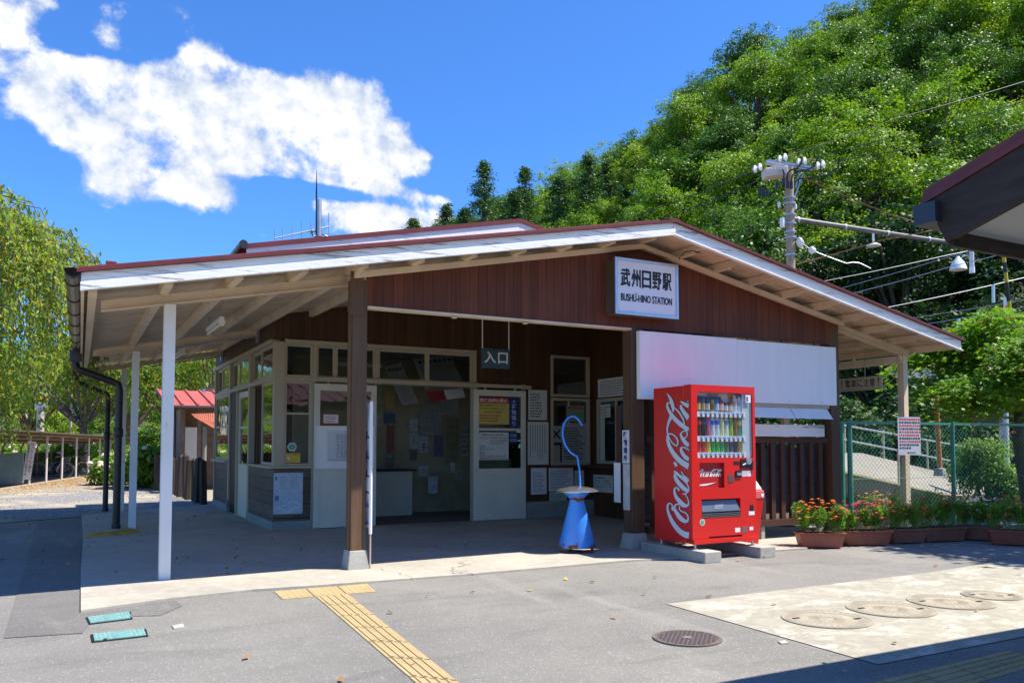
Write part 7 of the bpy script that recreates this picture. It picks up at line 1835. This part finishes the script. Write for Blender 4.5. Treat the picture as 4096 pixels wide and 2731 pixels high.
# blue corrugated panel
pL, pR = PZ(-60, 1948), PZ(93, 1938); k = MB(); n = 44; hz = 1.0
for i in range(n):
    for j in range(2):
        f0, f1 = (i + j * .5) / n, (i + j * .5 + .5) / n; o0, o1 = (0, .03) if j == 0 else (.03, 0)
        a_, b_ = pL.lerp(pR, f0), pL.lerp(pR, f1); k.add([(a_.x, a_.y - o0, .05), (b_.x, b_.y - o1, .05), (b_.x, b_.y - o1, hz), (a_.x, a_.y - o0, hz)], [(0, 1, 2, 3)])
tag(obj('corrugated_fence', k, mat('blue_sheet', (.30, .42, .45), .4, var=.15, metal=.2)), 'pale blue corrugated sheet fence at the far left', 'fence')
tt = 26.3
tt = 24.6
cs = [PD(u, v, tt) for u, v in ((90, 1916), (122, 1918), (145, 1766), (111, 1763))]
Sg = thing('warning_signboard', 'leaning white signboard with vertical red and black Japanese writing by the shed', 'signboard', tuple(cs[0]))
k = MB(); k.prism(cs, (0, .02, 0)); obj('board', k, M_paperw, Sg)
X = (cs[1] - cs[0]); Y = (cs[3] - cs[0]); w, h = X.length, Y.length
k = MB(); kr = MB(); off = X.cross(Y).normalized() * .008
vtext_into(kr, 'ひったくりに', cs[0] + X * .54 + Y * .44 + off, X, Y, w * .36, h * .52, bold=.01); vtext_into(k, 'ご用心', cs[0] + X * .54 + Y * .2 + off, X, Y, w * .36, h * .24, bold=.01)
vtext_into(k, '自転車の', cs[0] + X * .08 + Y * .61 + off, X, Y, w * .36, h * .32, bold=.01); vtext_into(kr, '前カゴ', cs[0] + X * .08 + Y * .38 + off, X, Y, w * .36, h * .23, bold=.01); vtext_into(k, '狙ってる', cs[0] + X * .08 + Y * .1 + off, X, Y, w * .36, h * .28, bold=.01)
obj('lettering', k, M_ink, Sg); obj('red_lettering', kr, M_redink, Sg)
for f_ in (.1, .85): a_ = cs[0] + X * f_; k = MB(); k.beam(a_ - Y * .09, a_ + Y * .05 + Vector((0, .04, 0)), .03, .04); obj('leg', k, M_conc, Sg)
# bicycles
def bicycle(u, v, ang, lab, col):
    p = PZ(u, v); t = thing('bicycle', lab, 'bicycle', (0, 0, 0), 'bicycles parked in the shed'); r = .28; wb = .95
    for xx, nm in ((0, 'wheel'), (wb, 'wheel')):
        k = MB(); k.tube([(xx + r * math.cos(R(12 * i)), 0, r + r * math.sin(R(12 * i))) for i in range(31)], .014, 6, cap=False); wh = obj(nm, k, M_black, t, smooth=True)
        k = MB(); k.tube([(xx + (r - .02) * math.cos(R(12 * i)), 0, r + (r - .02) * math.sin(R(12 * i))) for i in range(31)], .008, 5, cap=False)
        for i in range(14): k.tube([(xx, 0, r), (xx + (r - .02) * math.cos(R(25.7 * i)), 0, r + (r - .02) * math.sin(R(25.7 * i)))], .0022, 3, cap=False)
        obj('rim', k, M_gal, wh)
        k = MB(); k.tube([(xx + (r + .03) * math.cos(R(a__)), 0, r + (r + .03) * math.sin(R(a__))) for a__ in range(20, 190, 12)], .014, 6); obj('mudguard', k, mat('mudguard', (.62, .5, .55), .3, metal=.5), t, smooth=True)
    m_ = mat('bike_' + str(int(col[2] * 99)), col, .35)
    k = MB()
    for pts in ([(0, 0, r), (.38, 0, .24), (.45, 0, .62)], [(0, 0, r), (.43, 0, .52)], [(.38, 0, .24), (.55, 0, .30), (.80, 0, .60)], [(.43, 0, .48), (.6, 0, .42), (.80, 0, .56)], [(wb, 0, r), (.80, 0, .62), (.78, 0, .78)]): k.tube(pts, .014, 6)
    obj('frame', k, m_, t, smooth=True)
    k = MB(); k.tube([(.62, -.24, .80), (.74, -.20, .84), (.80, 0, .80), (.74, .20, .84), (.62, .24, .80)], .011, 6); obj('handlebar', k, M_gal, t, smooth=True)
    k = MB(); k.hexa([(.32, -.08, .66), (.58, -.02, .66), (.58, .02, .66), (.32, .08, .66)], [(.32, -.09, .71), (.58, -.02, .70), (.58, .02, .70), (.32, .09, .71)]); obj('saddle', k, M_black, t, bev=.01)
    k = MB(); k.hexa([(.88, -.11, .62), (1.08, -.11, .62), (1.08, .11, .62), (.88, .11, .62)], [(.85, -.14, .82), (1.12, -.14, .82), (1.12, .14, .82), (.85, .14, .82)]); obj('basket', k, mat('basket_wire', (.12, .12, .13), .5, metal=.5), t)
    t.location = (p.x, p.y, .006); t.rotation_euler = (0, 0, R(ang))
bicycle(150, 1912, -8, 'blue bicycle parked leftmost in the shed behind the leaning signboard', (.03, .10, .30))
bicycle(228, 1906, -14, 'dark grey bicycle right of the blue one between two shed posts', (.07, .08, .09))
# timber palisade
Pl = thing('timber_palisade', 'row of dark upright timber piles leading back from the side wall', 'palisade', (-.1, 10.4, 0))
random.seed(4); n = 12
for i in range(n):
    f = i / (n - 1); x = -.02 - .38 * f + random.uniform(-.04, .04); y = 10.3 + 6.4 * f; h = .98 + random.uniform(-.06, .08)
    k = MB(); r_ = .08; an = random.uniform(0, 1); k.tube([(x, y, 0), (x + random.uniform(-.03, .03), y, h - .04), (x, y, h)], [r_, r_ * .95, r_ * .6], 7); obj('pile', k, M_stake, Pl)
for (u, v) in ((566, 1936), (584, 1937), (600, 1938)):
    p = PZ(u, v); k = MB(); k.tube([(p.x, p.y, 0), (p.x, p.y, .93), (p.x, p.y, .98)], [.12, .115, .06], 7); obj('pile', k, M_stake, Pl)
# outhouse with red roof
def Q(u, v, t_): return PD(u, v, t_)
O0 = PD(720, 1786, 22.5); zE = PD(720, 1628, 22.5).z
Oh = thing('outhouse', 'small outbuilding with red standing-seam roof and rusty awning beyond the side wall', 'outbuilding', (O0.x, O0.y, 0))
ox, oy = O0.x, O0.y
k = MB(); k.box((ox, oy, 0), (ox + .12, oy + 4, zE - .05)); k.box((ox + .45, oy + .05, 0), (ox + .55, oy + .15, zE - .05)); k.box((ox + .12, oy + .6, 0), (ox + 4, oy + .7, zE)); obj('wall', k, mat('outhouse_wall', (.20, .14, .10), .8, var=.3), Oh)
k = MB(); k.box((ox + .13, oy + .02, .45), (ox + .44, oy + .05, 1.75)); obj('door', k, M_creamd, Oh)
zR = PD(720, 1588, 25.5).z; k = MB(); k.prism([(ox - .45, oy - .5, zE), (ox + 4.4, oy - .5, zE), (ox + 4.4, oy + 2.7, zR + .15), (ox - .45, oy + 2.7, zR + .15)], (0, 0, .03)); 
for i in range(13): xx = ox - .43 + i * .4; k.prism([(xx, oy - .5, zE + .03), (xx + .05, oy - .5, zE + .03), (xx + .05, oy + 2.7, zR + .18), (xx, oy + 2.7, zR + .18)], (0, 0, .05))
obj('roof', k, M_redshed, Oh)
k = MB(); k.tube([(ox - .5, oy - .56, zE - .02), (ox + 4.4, oy - .56, zE - .02)], .05, 8); k.tube([(ox - .2, oy - .5, zE - .05), (ox - .15, oy - .1, zE - .3), (ox - .15, oy - .1, 0)], .035, 8); obj('gutter', k, M_gut, Oh, smooth=True)
aw = [PD(u, v, t_) for u, v, t_ in ((763, 1656, 22), (870, 1653, 22), (870, 1722, 20.6), (775, 1668, 20.9))]; k = MB()
for i in range(24):
    f0, f1 = i / 24, (i + 1) / 24; bz = .02 * (i % 2)
    k.add([aw[0].lerp(aw[1], f0) + Vector((0, 0, .02 - bz)), aw[0].lerp(aw[1], f1) + Vector((0, 0, bz)), aw[3].lerp(aw[2], f1) + Vector((0, 0, bz)), aw[3].lerp(aw[2], f0) + Vector((0, 0, .02 - bz))], [(0, 1, 2, 3)])
obj('awning', k, M_rust, Oh)
p = PD(820, 1705, 21); k = MB(); k.tube([(p.x, p.y, 0), (p.x, p.y, p.z)], .05, 8); obj('awning_post', k, mat('awning_post', (.25, .24, .2), .7), Oh)
# distant poles
for (u, v0, v1, tt, r_, c_, lab) in ((286, 1510, 1830, 48, .07, (.40, .38, .36), 'slim grey lamp pole among the cherry trees'), (163, 1630, 1830, 38, .17, (.48, .42, .38), 'thick pale pole behind the bicycle shed')):
    a_, b_ = PD(u, v0, tt), PD(u - 4, v1, tt); t = thing('distant_pole', lab, 'pole', (b_.x, b_.y, 0)); k = MB(); k.tube([(b_.x, b_.y, 0), tuple(a_)], r_, 10); obj('shaft', k, mat('far_pole_%d' % u, c_, .7, var=.2), t, smooth=True)
    k = MB(); k.lathe([(r_ * 1.6, 0), (r_ * 1.6, .18), (r_ * .4, .25)], tuple(a_), 10); obj('cap', k, M_gal, t)
# white van-like house walls far behind the shed
for (u0, u1, v0, v1, tt, lab) in ((400, 470, 1757, 1815, 60, 'white walled house glimpsed behind the far end of the shed'), (60, 230, 1560, 1680, 95, 'pale grey-blue house seen through the cherry trees')):
    a_, b_ = PD(u0, v1, tt), PD(u1, v0, tt); t = thing('distant_house', lab, 'house', ((a_.x + b_.x) / 2, a_.y, 0))
    k = MB(); k.box((a_.x, a_.y, 0), (b_.x, a_.y + 5, b_.z)); obj('wall', k, mat('far_wall_%d' % u0, (.55, .58, .64), .7, var=.1), t)
    k = MB(); k.prism([(a_.x - .4, a_.y - .4, b_.z), (b_.x + .4, a_.y - .4, b_.z), ((a_.x + b_.x) / 2, a_.y - .4, b_.z + 1.2)], (0, 6, 0)); obj('roof', k, mat('far_roof', (.16, .17, .2), .7), t)
    k = MB(); k.box((a_.x + (b_.x - a_.x) * .3, a_.y - .03, b_.z * .5), (a_.x + (b_.x - a_.x) * .6, a_.y - .002, b_.z * .8)); obj('window', k, M_glass, t)

# ------------------------------------------------------------------ fallen leaves
rs = np.random.RandomState(77); pts = []
for i in range(2600):   # drift along the shed
    f = rs.rand(); p = base0 - d0 * 8 * f ** 1.0 + d0 * 9 * rs.rand(); q_ = p - nrm_ * abs(rs.normal()) * 1.1; pts.append((q_.x, q_.y, .022))
for i in range(900):
    x, y = rs.uniform(-8, -.3), rs.uniform(7.5, 24); pts.append((x, y, .022))
for i in range(160):
    x, y = rs.uniform(-5, 0), rs.uniform(.5, 7.6)
    pts.append((x, y, .034 if x > -2.3 else .016))
for i in range(46):
    x, y = rs.uniform(-3, 6.5), rs.uniform(-5, -.9); pts.append((x, y, .022))
M_fall = leaf_mat('fallen_leaves', (.30, .13, .045), (.48, .24, .08), (.5, .38, .12), .2, trans=.15)
o = leaf_obj('fallen_leaves', np.array(pts), .054, M_fall, None, elong=1.7, up=2.2, rs=rs); tag(o, 'scattered brown and orange fallen leaves drifting along the shed and over the forecourt', 'fallen leaves', kind='stuff')
